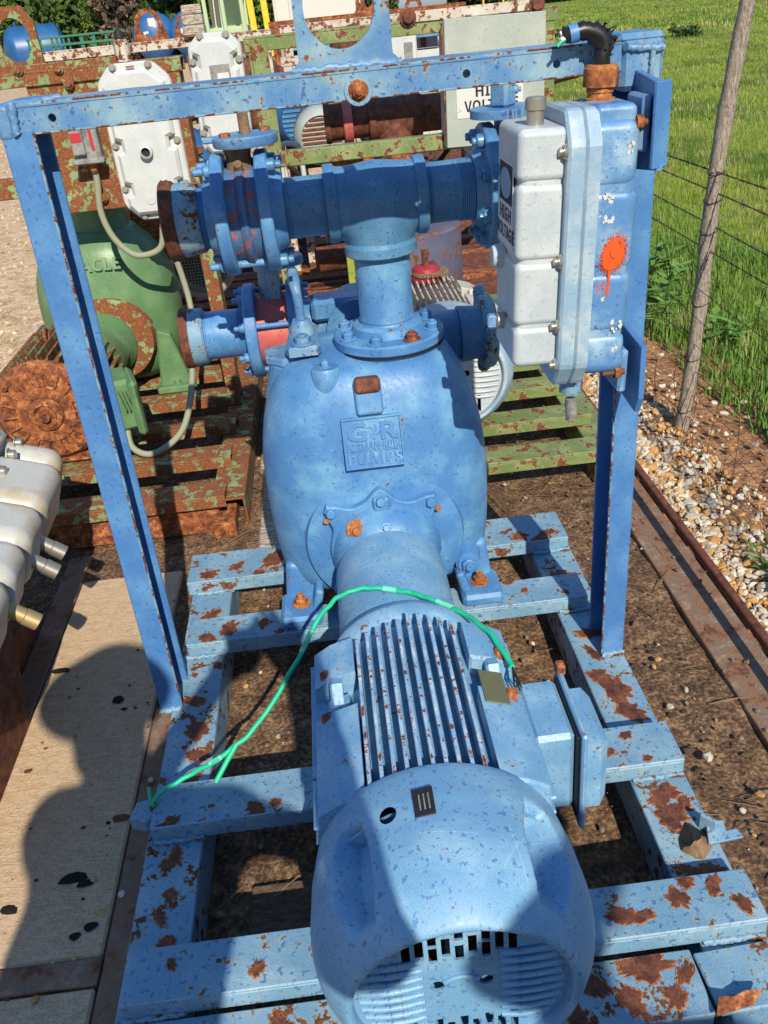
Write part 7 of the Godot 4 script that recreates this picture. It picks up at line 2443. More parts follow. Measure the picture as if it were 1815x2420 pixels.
func third_rows() -> void:
	# third row
	var a := back_frame("rusty white frame of the third row with a tall rusty lifting ring", -0.715, -4.75, 1.12, mats.white_rusty, "ring", mats.rust)
	var m := MB.new()
	bx(m, Vector3(0.0, 0.94, 0), Vector3(1.08, 0.05, 0.05), 0.003)
	obj(a, "lower_bar", m, mats.olive)
	var b := back_frame("rusty white frame with thin posts behind the olive frame", 0.10, -4.9, 0.42, mats.white_rusty, "", mats.rust, 1.16)
	m = MB.new()
	bx(m, Vector3(0.0, 0.86, 0), Vector3(0.42, 0.035, 0.04), 0.003)
	obj(b, "lower_bar", m, mats.rust_brown)
	var c := back_frame("blue-white rusty frame showing through the blue lifting eye", 0.42, -5.6, 1.05, mats.white_rusty, "plate", mats.rust)
	m = MB.new()
	bx(m, Vector3(0, 1.18, 0), Vector3(1.0, 0.04, 0.04), 0.003)
	obj(c, "lower_bar", m, mats.blue_bar)
	back_frame("brown rusty frame of the fourth row with two lifting plates", 0.45, -6.6, 1.3, mats.rust, "plate", mats.rust, 1.31)
	back_frame("rust brown frame of the fourth row with a low ring at the left", -0.72, -6.3, 1.15, mats.rust, "ring", mats.rust, 1.27)
	back_frame("frame at the far row with bright yellow top piece", 0.95, -8.2, 1.3, mats.yellow, "plate", mats.rust, 1.20)
	back_frame("white streaked frame beyond the grey cabinet", 1.15, -7.2, 0.9, mats.white_rusty, "", mats.rust, 1.15)
	dome_motor("blue domed motor cover behind the left white box", Vector3(-0.60, 0.74, -4.25), 0.215, 0.44, mats.tank_blue, mats.grey_steel)
	dome_motor("rust streaked dome beside the left white box", Vector3(-0.66, 0.66, -3.86), 0.165, 0.36, mats.rust_orange, mats.rust)
	dome_motor("grey finned motor below the rocker switch box", Vector3(-0.36, 0.72, -4.0), 0.15, 0.40, mats.grey_box, mats.grey_steel)
	dome_motor("pale ringed motor with mesh grille left of the rusty pipe mouth", Vector3(0.035, 0.86, -4.3), 0.125, 0.34, mats.grey_box, mats.rust_brown)
	dome_motor("blue motor between the thin white posts", Vector3(-0.045, 0.90, -4.75), 0.14, 0.40, mats.tank_blue, mats.blue_dark)
	dome_motor("yellow motor cover behind the white posts", Vector3(-0.15, 0.92, -5.1), 0.16, 0.4, mats.yellow, mats.dark)
	dome_motor("big brown rust covered motor behind the third row's beam", Vector3(-0.36, 1.02, -5.5), 0.22, 0.5, mats.rust_brown, mats.rust_brown)
	dome_motor("dark rusty motor under the olive lower bar", Vector3(0.30, 0.56, -4.6), 0.2, 0.5, mats.rust, mats.rust_brown)
	dome_motor("brown motor right of the grey cabinet", Vector3(1.02, 1.08, -5.2), 0.15, 0.5, mats.rust_brown, mats.rust_brown)
	# brown pipe elbow seen right of the cabinet and elsewhere
	m = MB.new()
	tu(m, smooth_path([Vector3(0.78, 0.92, -3.6), Vector3(0.86, 1.02, -3.7), Vector3(1.0, 1.05, -3.9), Vector3(1.16, 1.05, -4.1)], 6), 0.06, 24)
	lone("rusty_pipe", m, mats.rust_brown, "rust brown bent pipe behind the gland of the blue and white control box", "pipework")
	m = MB.new()
	tu(m, smooth_path([Vector3(-0.62, 1.00, -4.3), Vector3(-0.45, 1.03, -4.35), Vector3(-0.30, 0.99, -4.4), Vector3(-0.22, 0.90, -4.42)], 6), 0.055, 24)
	lone("rusty_pipe", m, mats.rust_brown, "dark rusty pipe between the two white eight sided boxes", "pipework")
	m = MB.new()
	tu(m, smooth_path([Vector3(-0.52, 1.14, -4.5), Vector3(-0.42, 1.15, -4.5), Vector3(-0.34, 1.12, -4.5), Vector3(-0.26, 1.10, -4.5)], 6), 0.085, 24)
	lone("rusty_pipe", m, mats.rust_brown, "thick brown ribbed pipe just under the third row's white beam", "pipework")
	# wood block on the third row's beam
	m = MB.new()
	for k in 3: bx(m, Vector3(-0.50, 1.318 + k * 0.042, -4.72), Vector3(0.10 - k * 0.004, 0.040, 0.12), 0.004, Basis(Vector3.UP, 0.05 * k))
	lone("wood_blocks", m, mats.plank_grey, "grey weathered wood blocks stacked on the beam right of the lifting ring", "wood blocks")
	# white boxes far back
	for q in [[0.40, 1.12, -4.2, 0.17, 0.30, "white switch cabinet with a red and grey panel left of the grey cabinet"], [0.60, 1.16, -5.8, 0.40, 0.14, "small white box with a round knob behind the olive top bar"]]:
		var s := thing("cabinet", q[5], "cabinet", Vector3(q[0], q[1], q[2]), "")
		m = MB.new()
		bx(m, Vector3.ZERO, Vector3(q[3], q[4], 0.1), 0.006)
		obj(s, "cabinet_body", m, mats.white)
		m = MB.new()
		bx(m, Vector3(q[3] * 0.28, 0.01, 0.053), Vector3(0.036, 0.13, 0.006), 0.001)
		var pn := obj(s, "side_panel", m, mats.grey_steel)
		m = MB.new()
		for k in 2: bx(m, Vector3(q[3] * 0.28, -0.015 - k * 0.024, 0.0575), Vector3(0.030, 0.019, 0.003), 0.001)
		obj(pn, "red_button", m, mats.sign_red)
		m = MB.new()
		cy(m, Vector3(-q[3] * 0.25, 0.05, 0.05), Vector3(-q[3] * 0.25, 0.05, 0.08), 0.02, -1, 16, 0.002)
		bx(m, Vector3(-q[3] * 0.25, 0.0, 0.055), Vector3(0.015, 0.09, 0.012), 0.003)
		obj(s, "handle", m, mats.ink)
	# rusty pallet slats on the ground behind the manifold
	var p := thing("steel_pallet", "rusted steel pallet of flat slats on the ground behind the blue valve", "pallet", Vector3(-0.28, 0, -4.3))
	for k in 6:
		m = MB.new()
		channel_x(m, -0.42, 0.42, -0.46 + k * 0.155, -0.36 + k * 0.155, 0.14 + 0.004 * (k % 2), 0.04)
		obj(p, "slat", m, mats.rust_brown if k % 3 else mats.rust)
	for x in [-0.4, 0.4]:
		m = MB.new()
		channel_z(m, x - 0.04, x + 0.04, -0.5, 0.52, 0.09, 0.085)
		obj(p, "runner", m, mats.rust_brown)
	p = thing("steel_pallet", "rusted steel pallet on the ground far behind, right of the riser pipe", "pallet", Vector3(0.72, 0, -4.35))
	for k in 6:
		m = MB.new()
		channel_x(m, -0.42, 0.42, -0.46 + k * 0.155, -0.36 + k * 0.155, 0.14 + 0.004 * (k % 2), 0.04)
		obj(p, "slat", m, mats.rust_brown if k % 3 else mats.rust)
	for x in [-0.4, 0.4]:
		m = MB.new()
		channel_z(m, x - 0.04, x + 0.04, -0.5, 0.52, 0.09, 0.085)
		obj(p, "runner", m, mats.rust_brown)

func clutter() -> void:
	# hoses, stubs and brackets that lie about between the rows
	var hoses := [
		["black rubber hose curving over the rusty dome beside the left white box", [Vector3(-0.70, 0.86, -3.72), Vector3(-0.58, 0.87, -3.68), Vector3(-0.48, 0.80, -3.66), Vector3(-0.42, 0.66, -3.68), Vector3(-0.41, 0.5, -3.7)], 0.018, "rubber"],
		["grey hose hanging from the third row's beam between the white boxes", [Vector3(-0.52, 1.22, -4.55), Vector3(-0.47, 1.05, -4.5), Vector3(-0.38, 0.98, -4.5), Vector3(-0.31, 1.06, -4.5), Vector3(-0.28, 1.2, -4.55)], 0.014, "grey_steel"],
		["pale hose looped under the coral clamp of the brown pipe", [Vector3(0.18, 0.92, -3.6), Vector3(0.24, 0.82, -3.62), Vector3(0.34, 0.76, -3.64), Vector3(0.44, 0.74, -3.7), Vector3(0.52, 0.70, -3.8)], 0.011, "grey_steel"],
		["black cable sagging behind the olive lower bar", [Vector3(-0.12, 0.86, -3.5), Vector3(0.02, 0.72, -3.55), Vector3(0.2, 0.68, -3.6), Vector3(0.42, 0.74, -3.6), Vector3(0.55, 0.9, -3.5)], 0.010, "rubber"],
		["white bent handle standing beside the blue mounting disc", [Vector3(-0.135, 0.80, -3.5), Vector3(-0.135, 0.90, -3.5), Vector3(-0.115, 0.925, -3.5), Vector3(-0.075, 0.92, -3.5), Vector3(-0.06, 0.90, -3.5), Vector3(-0.055, 0.80, -3.5)], 0.010, "white"]]
	for q in hoses:
		var m := MB.new()
		tu(m, smooth_path(q[1], 6), q[2], 10)
		lone("hose", m, mats[q[3]], q[0], "hose")
	var stubs := [
		["short rusty pipe stub pointing left between the two white boxes", Vector3(-0.42, 1.09, -4.1), Vector3(-0.30, 1.14, -4.2), 0.035, "rust"],
		["rusty upright pipe stub beside the rust streaked dome", Vector3(-0.52, 0.78, -3.75), Vector3(-0.52, 0.93, -3.75), 0.05, "rust"],
		["brown flanged pipe standing behind the olive lower bar at its middle", Vector3(0.13, 0.62, -3.75), Vector3(0.13, 0.86, -3.75), 0.06, "rust_orange"],
		["orange rusted pipe standing behind the brown tee", Vector3(0.36, 0.6, -3.9), Vector3(0.36, 0.84, -3.9), 0.065, "rust_orange"],
		["dark rusty pipe lying low behind the olive skid", Vector3(-0.05, 0.42, -3.75), Vector3(0.25, 0.42, -3.8), 0.055, "rust_brown"],
		["rust brown vertical pipe between the far frames under the lifting eye", Vector3(0.22, 0.95, -5.3), Vector3(0.22, 1.26, -5.3), 0.075, "rust_brown"]]
	for q in stubs:
		var s := thing("pipe_stub", q[0], "pipe", Vector3(q[1].x, q[1].y, q[1].z))
		var m := MB.new()
		pipe(m, q[2], q[1], q[3], q[3] * 0.12, 28)
		put(s, "pipe", m, mats[q[4]])
		m = MB.new()
		var d: Vector3 = (q[1] - q[2]).normalized()
		cy(m, q[2] + d * 0.012, q[2] + d * 0.034, q[3] * 1.45, -1, 28, 0.002)
		var fl := put(s, "flange", m, mats[q[4]])
		for k in 6:
			m = MB.new()
			var bb := frame_of(d)
			hx(m, q[2] + d * 0.034 + (bb.x * cos(TAU * k / 6) + bb.z * sin(TAU * k / 6)) * q[3] * 1.24, d, q[3] * 0.14, q[3] * 0.14)
			obj(fl, "bolt", m, mats.rust_brown)
	# mesh guard of a pale motor behind the green pump
	var g := thing("electric_motor", "pale motor with a black mesh guard between green pump and blue pipe", "motor", Vector3(-0.565, 0.42, -3.95))
	var m2 := MB.new()
	la(m2, Vector3.ZERO, Vector3(0, 0, 1), [Vector2(0.15, -0.2), Vector2(0.155, 0), Vector2(0.15, 0.05), Vector2(0.13, 0.07), Vector2(0.118, 0.07), Vector2(0.118, 0.05)], 40, 50.0)
	obj(g, "fan_cover", m2, mats.white_dusty)
	m2 = MB.new()
	for k in 17:
		var o := (k - 8) * 0.0135
		var L := sqrt(maxf(0.0, 0.119 * 0.119 - o * o))
		tu(m2, [Vector3(o, -L, 0.06), Vector3(o, L, 0.06)], 0.0026, 5)
		tu(m2, [Vector3(-L, o, 0.062), Vector3(L, o, 0.062)], 0.0026, 5)
	obj(g, "mesh_guard", m2, mats.grey_box)
	m2 = MB.new()
	cy(m2, Vector3(0, 0, -0.3), Vector3(0, 0, -0.02), 0.115, -1, 32)
	obj(g, "frame", m2, mats.rust_brown)

func far_things() -> void:
	# tanks
	var tanks := [[Vector3(-12.6, 0.95, -43.5), 1.02, 2.0, 0.30, "long blue tank lying at the far left below the trees"], [Vector3(-6.15, 1.05, -42), 0.92, 3.0, -0.1, "blue tank end seen through the rusty lifting ring"], [Vector3(-4.5, 1.05, -41), 0.86, 3.0, -0.1, "blue tank end with white diamond placards beside the wood blocks"]]
	for i in 3:
		var q: Array = tanks[i]
		var s := thing("tank", q[4], "tank", Vector3(q[0].x, 0, q[0].z), "blue storage tanks")
		var ax := Vector3(sin(q[3] + (0.9 if i == 0 else 0.0)), 0, -cos(q[3] + (0.9 if i == 0 else 0.0)))
		var m := MB.new()
		var R: float = q[1]
		var L: float = q[2]
		la(m, Vector3(0, q[0].y, 0), ax, [Vector2(0, -0.30 * R), Vector2(R * 0.4, -0.26 * R), Vector2(R * 0.75, -0.14 * R), Vector2(R * 0.95, 0.02), Vector2(R, 0.15), Vector2(R, L), Vector2(R * 0.75, L + 0.2), Vector2(0, L + 0.3)], 40)
		obj(s, "shell", m, mats.tank_blue)
		m = MB.new()
		for k in 2: bx(m, Vector3(0, 0.1, 0) + ax * (0.6 + k * (L - 1.2)), Vector3(R * 1.4, 0.5, 0.2), 0.02)
		obj(s, "cradle", m, mats.tank_blue)
		m = MB.new()
		cy(m, Vector3(0, q[0].y + R * 0.95, 0) + ax * 0.4, Vector3(0, q[0].y + R + 0.16, 0) + ax * 0.4, 0.05, -1, 10)
		obj(s, "vent", m, mats.tank_blue)
		if i > 0:
			var pl := [[0.0, 0.55, 0.36, 0.0], [-0.32, 0.10, 0.26, 0.0], [0.12, -0.1, 0.42, 0.0], [0.42, 0.1, 0.26, 0.785], [0.55, -0.25, 0.24, 0.785], [-0.1, -0.35, 0.24, 0.0]]
			for k in (6 if i == 2 else 2):
				m = MB.new()
				var w: float = pl[k][2]
				var rr := Vector2(pl[k][0], pl[k][1]).length()
				bx(m, Vector3(pl[k][0] * R, q[0].y + pl[k][1] * R, 0.30 * R - rr * rr * R * 0.22 + 0.012), Vector3(w * 0.8, w, 0.012), 0.003, Basis(Vector3(0, 0, 1), pl[k][3]))
				obj(s, "placard", m, mats.sign_white)
	# green trailers
	for q in [[-6.6, -26.0, 1.05, 0.62, "low green steel trailer frame nearest the blue tank"], [-5.75, -25.5, 1.12, 0.66, "green steel cradle with uprights right of the low trailer frame"], [-5.0, -25.0, 0.85, 0.7, "last green steel cradle before the rusty rail"]]:
		var s := thing("green_cradle", q[4], "steel cradle", Vector3(q[0], 0, q[1]), "green steel cradles")
		for k in 4:
			var m := MB.new()
			bx(m, Vector3(-0.45 + k * 0.3, 0.70, 0), Vector3(0.05, 1.4, 0.05), 0.005)
			obj(s, "upright", m, mats.teal)
		for y in [0.95, 1.2, 1.38]:
			var m := MB.new()
			bx(m, Vector3(0, y, 0.03), Vector3(1.0, 0.05, 0.05), 0.005)
			bx(m, Vector3(0, y, -0.6), Vector3(1.0, 0.05, 0.05), 0.005)
			obj(s, "rail", m, mats.teal)
		for k in 4:
			var m := MB.new()
			bx(m, Vector3(-0.45 + k * 0.3, 1.2, -0.3), Vector3(0.04, 0.04, 0.6), 0.005)
			obj(s, "cross_bar", m, mats.teal)
	# white truck body and green cab with yellow posts
	var t := thing("truck", "tall white box truck body behind the frames, cut by the picture's top", "truck", Vector3(0.4, 0, -19))
	var m2 := MB.new()
	bx(m2, Vector3(0.0, 1.95, -2.0), Vector3(1.7, 1.9, 4.0), 0.03)
	obj(t, "box_body", m2, mats.white_clean)
	m2 = MB.new()
	bx(m2, Vector3(-0.55, 1.95, 0.01), Vector3(0.06, 1.85, 0.03), 0.01)
	bx(m2, Vector3(-0.85, 1.95, 0.01), Vector3(0.05, 1.9, 0.05), 0.01)
	obj(t, "door_frame", m2, mats.white_clean)
	m2 = MB.new()
	bx(m2, Vector3(0, 0.92, -2.0), Vector3(1.6, 0.16, 4.0), 0.02)
	obj(t, "chassis", m2, mats.dark)
	for x in [-0.65, 0.65]:
		for z in [-0.7, -3.4]:
			m2 = MB.new()
			cy(m2, Vector3(x - 0.13, 0.45, z), Vector3(x + 0.13, 0.45, z), 0.45, -1, 28, 0.04)
			obj(t, "wheel", m2, mats.rubber)
	var cab := thing("cab", "pale green equipment cab with dark open window and yellow guard posts", "cab", Vector3(-1.25, 0, -18))
	for x in [-0.42, -0.10, 0.24]:
		m2 = MB.new()
		bx(m2, Vector3(x, 1.35, 0), Vector3(0.07, 1.5, 0.07), 0.01)
		obj(cab, "pillar", m2, mats.cab_green)
	m2 = MB.new()
	bx(m2, Vector3(-0.08, 0.9, -0.6), Vector3(0.8, 0.7, 1.2), 0.03)
	bx(m2, Vector3(-0.08, 2.15, -0.6), Vector3(0.85, 0.1, 1.3), 0.03)
	obj(cab, "body", m2, mats.cab_green)
	m2 = MB.new()
	bx(m2, Vector3(-0.08, 1.65, -1.1), Vector3(0.7, 0.9, 0.04), 0.01)
	obj(cab, "back_panel", m2, mats.cab_green)
	for k in 4:
		m2 = MB.new()
		tu(m2, [Vector3(-0.33 + k * 0.055, 1.2, -0.1), Vector3(-0.30 + k * 0.05, 1.85, -0.12)], 0.012, 6)
		obj(cab, "hanging_hose", m2, mats.sign_white if k % 2 else mats.clay)
	for x in [0.42, 0.66]:
		m2 = MB.new()
		bx(m2, Vector3(x, 1.35, 0.35), Vector3(0.11, 1.55, 0.08), 0.01, Basis(Vector3(0, 0, 1), 0.04))
		obj(cab, "yellow_post", m2, mats.yellow)
	# yellow railing, white jug on a box, brown column at the right
	var y := thing("yellow_railing", "thin yellow pipe railing in front of the dark trees", "railing", Vector3(3.2, 0, -19.5))
	for q in [[-0.9, 0.86, 1.1, 0.98], [-0.1, 1.06, 1.25, 1.06], [-0.6, 0.72, 0.3, 1.02]]:
		m2 = MB.new()
		tu(m2, [Vector3(q[0], q[1], 0), Vector3(q[2], q[3], 0)], 0.022, 8)
		obj(y, "rail", m2, mats.yellow)
	for x in [0.45, 0.85, 1.15]:
		m2 = MB.new()
		tu(m2, [Vector3(x, 0, 0), Vector3(x, 1.5, 0)], 0.022, 8)
		obj(y, "upright", m2, mats.yellow)
	m2 = MB.new()
	la(m2, Vector3(1.92, 0.90, -11.5), Vector3.UP, [Vector2(0, 0), Vector2(0.10, 0), Vector2(0.11, 0.02), Vector2(0.105, 0.14), Vector2(0.06, 0.24), Vector2(0.03, 0.28), Vector2(0.035, 0.33), Vector2(0, 0.33)], 24)
	lone("jug", m2, mats.sign_white, "white plastic jug standing on a far machine left of the yellow railing", "jug")
	var k2 := thing("white_machine", "white machine hood with two small taps behind the olive bar", "machine", Vector3(1.35, 0, -10.5))
	m2 = MB.new()
	pr(m2, [Vector2(-0.42, 0), Vector2(0.42, 0), Vector2(0.42, 0.9), Vector2(0.2, 1.09), Vector2(-0.42, 1.09)], Transform3D(Basis(), Vector3(0, 0, -0.4)), 0.4, 0.01)
	obj(k2, "hood", m2, mats.white)
	for x in [-0.15, 0.14]:
		m2 = MB.new()
		cy(m2, Vector3(x, 0.95, 0), Vector3(x, 0.95, 0.05), 0.035, -1, 16, 0.004)
		obj(k2, "tap", m2, mats.chrome)
	m2 = MB.new()
	bx(m2, Vector3(1.9, 0.44, -11.5), Vector3(0.6, 0.9, 0.5), 0.02)
	lone("machine_base", m2, mats.rust_brown, "brown machine block under the white jug", "machine")

# ---------------------------------------------------------------- the people whose shadows fall into the picture
func smin(a: float, b: float, k: float) -> float:
	var h := clampf(0.5 + 0.5 * (b - a) / k, 0.0, 1.0)
	return lerpf(b, a, h) - k * h * (1.0 - h)

func nets(m: MB, bones: Array, cell: float, blend: float, ground := -1e9) -> void:
	# meshes the smooth union of tapered capsules [a, b, ra, rb, colour] as surface nets
	var lo := Vector3.ONE * 1e9
	var hi := -lo
	for b in bones:
		var rr: float = maxf(b[2], b[3]) + cell * 2
		for p in [b[0], b[1]]:
			lo = lo.min(p - Vector3.ONE * rr); hi = hi.max(p + Vector3.ONE * rr)
	var nx := int((hi.x - lo.x) / cell) + 2
	var ny := int((hi.y - lo.y) / cell) + 2
	var nz := int((hi.z - lo.z) / cell) + 2
	var F := PackedFloat32Array()
	F.resize(nx * ny * nz)
	F.fill(1.0)
	for b in bones:
		var A: Vector3 = b[0]
		var D: Vector3 = b[1] - b[0]
		var dd := maxf(D.length_squared(), 1e-9)
		var reach: float = maxf(b[2], b[3]) + blend + cell * 2
		var l: Vector3 = (A.min(b[1]) - Vector3.ONE * reach - lo) / cell
		var h: Vector3 = (A.max(b[1]) + Vector3.ONE * reach - lo) / cell
		for k in range(maxi(0, int(l.z)), mini(nz, int(h.z) + 2)):
			for j in range(maxi(0, int(l.y)), mini(ny, int(h.y) + 2)):
				for i in range(maxi(0, int(l.x)), mini(nx, int(h.x) + 2)):
					var p := lo + Vector3(i, j, k) * cell
					var t := clampf((p - A).dot(D) / dd, 0.0, 1.0)
					var d: float = p.distance_to(A + D * t) - lerpf(b[2], b[3], t)
					var id := i + nx * (j + ny * k)
					if d < F[id] + blend: F[id] = smin(F[id], d, blend)
	var V := {}
	var sx := 1; var sy := nx; var sz := nx * ny
	var corner := [0, sx, sy, sx + sy, sz, sz + sx, sz + sy, sz + sx + sy]
	var vert := func(id: int) -> Array:
		if V.has(id): return V[id]
		var i := id % nx
		var j := (id / nx) % ny
		var k := id / (nx * ny)
		var s := Vector3.ZERO
		var c := 0
		for e in [[0, 1], [2, 3], [4, 5], [6, 7], [0, 2], [1, 3], [4, 6], [5, 7], [0, 4], [1, 5], [2, 6], [3, 7]]:
			var fa := F[id + corner[e[0]]]
			var fb := F[id + corner[e[1]]]
			if (fa < 0) != (fb < 0):
				var t := fa / (fa - fb)
				var pa := Vector3(e[0] & 1, (e[0] >> 1) & 1, e[0] >> 2)
				var pb := Vector3(e[1] & 1, (e[1] >> 1) & 1, e[1] >> 2)
				s += pa.lerp(pb, t); c += 1
		var p := lo + (Vector3(i, j, k) + s / maxf(c, 1)) * cell
		var g := Vector3(F[id + 1] - F[id] + F[id + sy + 1] - F[id + sy], F[id + sy] - F[id] + F[id + sy + sz] - F[id + sz], F[id + sz] - F[id] + F[id + sz + 1] - F[id + 1]).normalized()
		var col := Color.WHITE
		var best := 1e9
		for b in bones:
			var D2: Vector3 = b[1] - b[0]
			var t2 := clampf((p - b[0]).dot(D2) / maxf(D2.length_squared(), 1e-9), 0, 1)
			var d2: float = p.distance_to(b[0] + D2 * t2) - lerpf(b[2], b[3], t2)
			if d2 < best:
				best = d2; col = b[4]
		V[id] = [p, g, col]
		return V[id]
	var quad := func(a: int, b: int, c: int, d: int, flip: bool) -> void:
		var A: Array = vert.call(a); var B: Array = vert.call(b); var C: Array = vert.call(c); var D: Array = vert.call(d)
		m.col = A[2]
		if flip: m.qs(D[0], C[0], B[0], A[0], D[1], C[1], B[1], A[1])
		else: m.qs(A[0], B[0], C[0], D[0], A[1], B[1], C[1], D[1])
	for k in range(1, nz - 1):
		for j in range(1, ny - 1):
			for i in range(1, nx - 1):
				var id := i + nx * (j + ny * k)
				var f0 := F[id] < 0
				if f0 != (F[id + sx] < 0): quad.call(id - sy - sz, id - sz, id, id - sy, not f0)
				if f0 != (F[id + sy] < 0): quad.call(id - sx - sz, id - sx, id, id - sz, not f0)
				if f0 != (F[id + sz] < 0): quad.call(id - sx - sy, id - sy, id, id - sx, not f0)

func hand_bones(w: Vector3, dir: Vector3, palm: Vector3, skin: Color, curl := 0.5) -> Array:
	# palm, four curled fingers and a thumb: w is the wrist, dir along the hand, palm the way the palm faces
	var out := []
	var side := dir.cross(palm).normalized()
	var base := w + dir * 0.085
	for k in 4:
		var o := (k - 1.5) * 0.021
		out.append([w + side * o * 0.6, base + side * o, 0.017, 0.0125, skin])
		var L: float = [0.068, 0.078, 0.074, 0.056][k]
		var d1 := (dir * cos(curl) + palm * sin(curl)).normalized()
		var d2 := (dir * cos(curl * 2.2) + palm * sin(curl * 2.2)).normalized()
		var p1 := base + side * o + d1 * L * 0.5
		out.append([base + side * o, p1, 0.0095, 0.0085, skin])
		out.append([p1, p1 + d2 * L * 0.5, 0.0085, 0.0075, skin])
	var tb := w + dir * 0.025 - side * 0.028
	var t1 := tb + (dir * 0.7 - side * 0.7 + palm * 0.3).normalized() * 0.042
	out.append([tb, t1, 0.014, 0.0105, skin])
	out.append([t1, t1 + (dir * 0.9 + palm * 0.4).normalized() * 0.034, 0.0105, 0.009, skin])
	return out

func person(label: String, hip: Vector3, S: Vector3, head: Vector3, arms: Array, feet: Array, shirt: Color, trousers: Color, hat: Color) -> Node3D:
	# hip: middle of the pelvis; S: middle of the shoulders; arms: [elbow, wrist, hand direction, palm] left then right
	var p := thing("person", label, "person", Vector3(hip.x, 0, hip.z))
	var skin := sc(176, 124, 96).srgb_to_linear()
	var sh := shirt.srgb_to_linear()
	var tr := trousers.srgb_to_linear()
	var boot := sc(58, 44, 34).srgb_to_linear()
	var b := []
	var o := Vector3(hip.x, 0, hip.z)
	var mid := hip.lerp(S, 0.5)
	for sd in [-1.0, 1.0]:
		var x := Vector3(sd, 0, 0)
		b.append([hip - o + x * 0.07, mid - o + x * 0.075, 0.115, 0.105, sh])
		b.append([mid - o + x * 0.075, S - o + x * 0.09 + Vector3(0, -0.07, 0), 0.105, 0.105, sh])
		b.append([S - o, S - o + x * 0.165 + Vector3(0, -0.02, 0), 0.06, 0.062, sh])
		var i := 0 if sd < 0 else 1
		var sp := S - o + x * 0.175 + Vector3(0, -0.03, 0)
		var el: Vector3 = arms[i][0] - o
		var wr: Vector3 = arms[i][1] - o
		b.append([sp, el, 0.062, 0.054, sh if i >= 0 else skin])
		b.append([el, wr, 0.043, 0.028, skin])
		var hp := hip - o + x * 0.09 + Vector3(0, -0.03, 0)
		var ft: Vector3 = feet[i] - o
		var kn := hp.lerp(ft, 0.5) + Vector3(0, 0, -0.03)
		b.append([hp, kn, 0.092, 0.062, tr])
		b.append([kn, ft + Vector3(0, 0.09, 0), 0.060, 0.046, tr])
		b.append([ft + Vector3(0, 0.045, 0.03), ft + Vector3(0, 0.038, -0.16), 0.045, 0.036, boot])
	b.append([S - o + Vector3(0, 0.0, 0), head - o + Vector3(0, -0.08, 0.01), 0.058, 0.054, skin])
	b.append([head - o + Vector3(0, -0.06, -0.01), head - o + Vector3(0, 0.03, 0), 0.080, 0.092, skin])
	var m := MB.new()
	nets(m, b, 0.02, 0.035)
	# head and hands in finer cells
	var hb := []
	var H := head - o
	var hair := sc(60, 44, 34).srgb_to_linear()
	hb.append([H + Vector3(0, 0.03, 0.015), H + Vector3(0, 0.035, -0.01), 0.094, 0.090, skin])
	hb.append([H + Vector3(0, -0.06, -0.04), H + Vector3(0, -0.085, -0.055), 0.058, 0.044, skin])
	hb.append([H + Vector3(0, -0.005, -0.092), H + Vector3(0, -0.03, -0.112), 0.010, 0.015, skin])
	for sd in [-1.0, 1.0]:
		hb.append([H + Vector3(sd * 0.094, 0.0, 0.0), H + Vector3(sd * 0.098, -0.03, -0.005), 0.016, 0.011, skin])
		hb.append([H + Vector3(sd * 0.034, 0.008, -0.088), H + Vector3(sd * 0.034, 0.006, -0.089), 0.0115, 0.0115, Color(0.16, 0.11, 0.08)])
	hb.append([H + Vector3(-0.02, -0.062, -0.094), H + Vector3(0.02, -0.062, -0.094), 0.008, 0.008, sc(150, 84, 76).srgb_to_linear()])
	hb.append([H + Vector3(0, 0.06, 0.035), H + Vector3(0, 0.00, 0.06), 0.082, 0.07, hair])
	nets(m, hb, 0.008, 0.014)
	for i in 2:
		nets(m, hand_bones(arms[i][1] - o, arms[i][2], arms[i][3], skin), 0.005, 0.008)
	var mat := flat_mat(Color.WHITE, 0.8)
	mat.vertex_color_use_as_albedo = true
	obj(p, "body", m, mat)
	m = MB.new()
	la(m, H + Vector3(0, 0.055, 0), Vector3.UP, [Vector2(0.098, 0), Vector2(0.106, 0.0), Vector2(0.107, 0.035), Vector2(0.092, 0.075), Vector2(0.05, 0.098), Vector2(0, 0.103)], 32)
	la(m, H + Vector3(0, 0.050, 0), Vector3.UP, [Vector2(0.098, 0.004), Vector2(0.11, 0.0), Vector2(0.165, 0.010), Vector2(0.167, 0.013), Vector2(0.165, 0.015), Vector2(0.104, 0.008)], 40)
	obj(p, "hat", m, flat_mat(hat, 0.8))
	return p

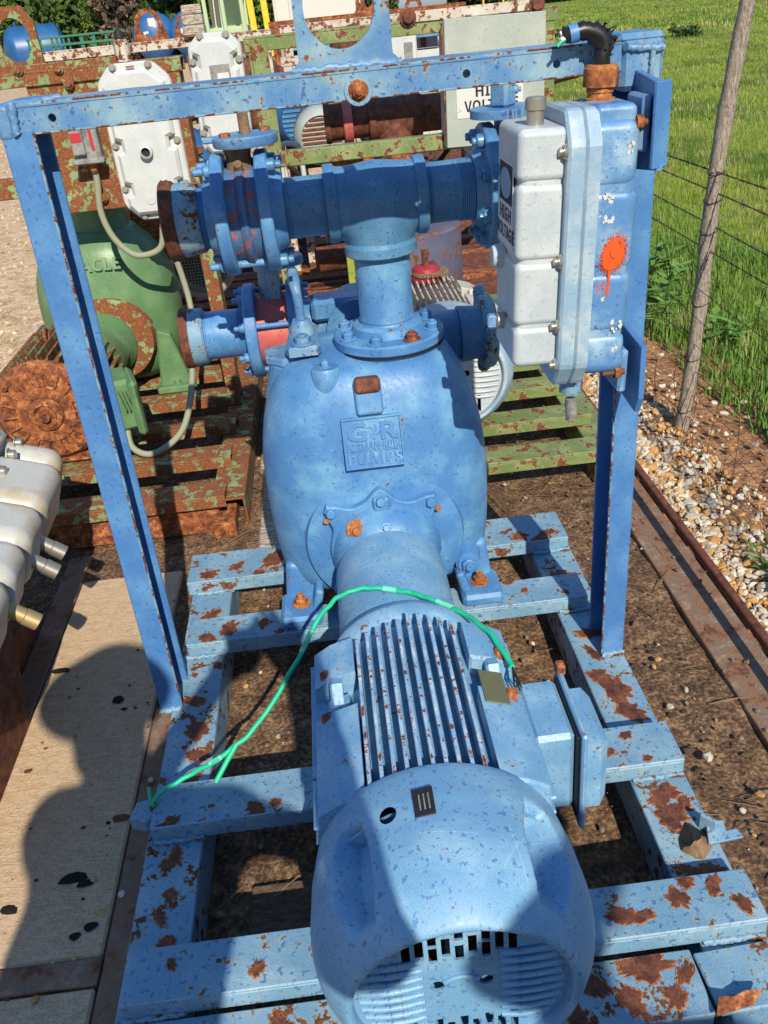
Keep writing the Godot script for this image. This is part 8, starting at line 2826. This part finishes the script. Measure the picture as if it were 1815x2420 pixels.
func people() -> void:
	var p := person("person in a dark shirt and brimmed hat holding up a phone just behind the viewpoint", Vector3(-0.30, 0.93, 0.66), Vector3(-0.19, 1.41, 0.62), Vector3(-0.27, 1.61, 0.60),
		[[Vector3(-0.33, 1.14, 0.42), Vector3(-0.085, 1.315, 0.115), Vector3(0.75, 0.3, -0.55).normalized(), Vector3(0.3, 0.2, -0.9).normalized()], [Vector3(0.135, 1.225, 0.50), Vector3(0.085, 1.315, 0.13), Vector3(-0.5, 0.6, -0.6).normalized(), Vector3(-0.3, 0.2, -0.9).normalized()]],
		[Vector3(-0.45, 0.0, 0.70), Vector3(-0.20, 0.0, 0.66)], sc(44, 50, 62), sc(52, 60, 84), sc(40, 40, 44))
	var m := MB.new()
	bx(m, Vector3(0.0, 1.338, 0.035), Vector3(0.15, 0.075, 0.008), 0.003)
	lone("phone", m, mats.rubber, "black phone held up in the photographer's two hands", "phone")
	person("second person in a brimmed hat standing to the right behind the photographer", Vector3(0.54, 0.95, 1.24), Vector3(0.54, 1.45, 1.22), Vector3(0.525, 1.66, 1.20),
		[[Vector3(0.31, 1.18, 1.26), Vector3(0.30, 0.94, 1.16), Vector3(0, -1, -0.1).normalized(), Vector3(1, 0, 0)], [Vector3(0.77, 1.18, 1.26), Vector3(0.79, 0.94, 1.18), Vector3(0, -1, -0.1).normalized(), Vector3(-1, 0, 0)]],
		[Vector3(0.44, 0.0, 1.26), Vector3(0.66, 0.0, 1.24)], sc(120, 110, 92), sc(62, 66, 74), sc(70, 60, 48))
func _ready() -> void:
	rng.seed = 1
	font_plain = SystemFont.new()
	font_plain.font_names = PackedStringArray(["Droid Sans"])
	font_bold = SystemFont.new()
	font_bold.font_names = PackedStringArray(["Droid Sans"])
	font_bold.font_weight = 700
	make_view()
	make_materials()
	make_setting()
	blue_skid()
	blue_pump()
	manifold()
	suction()
	blue_motor()
	green_wire()
	control_box()
	left_box()
	green_group()
	olive_group()
	third_rows()
	clutter()
	far_things()
	make_fence()
	make_field()
	make_trees()
	people()
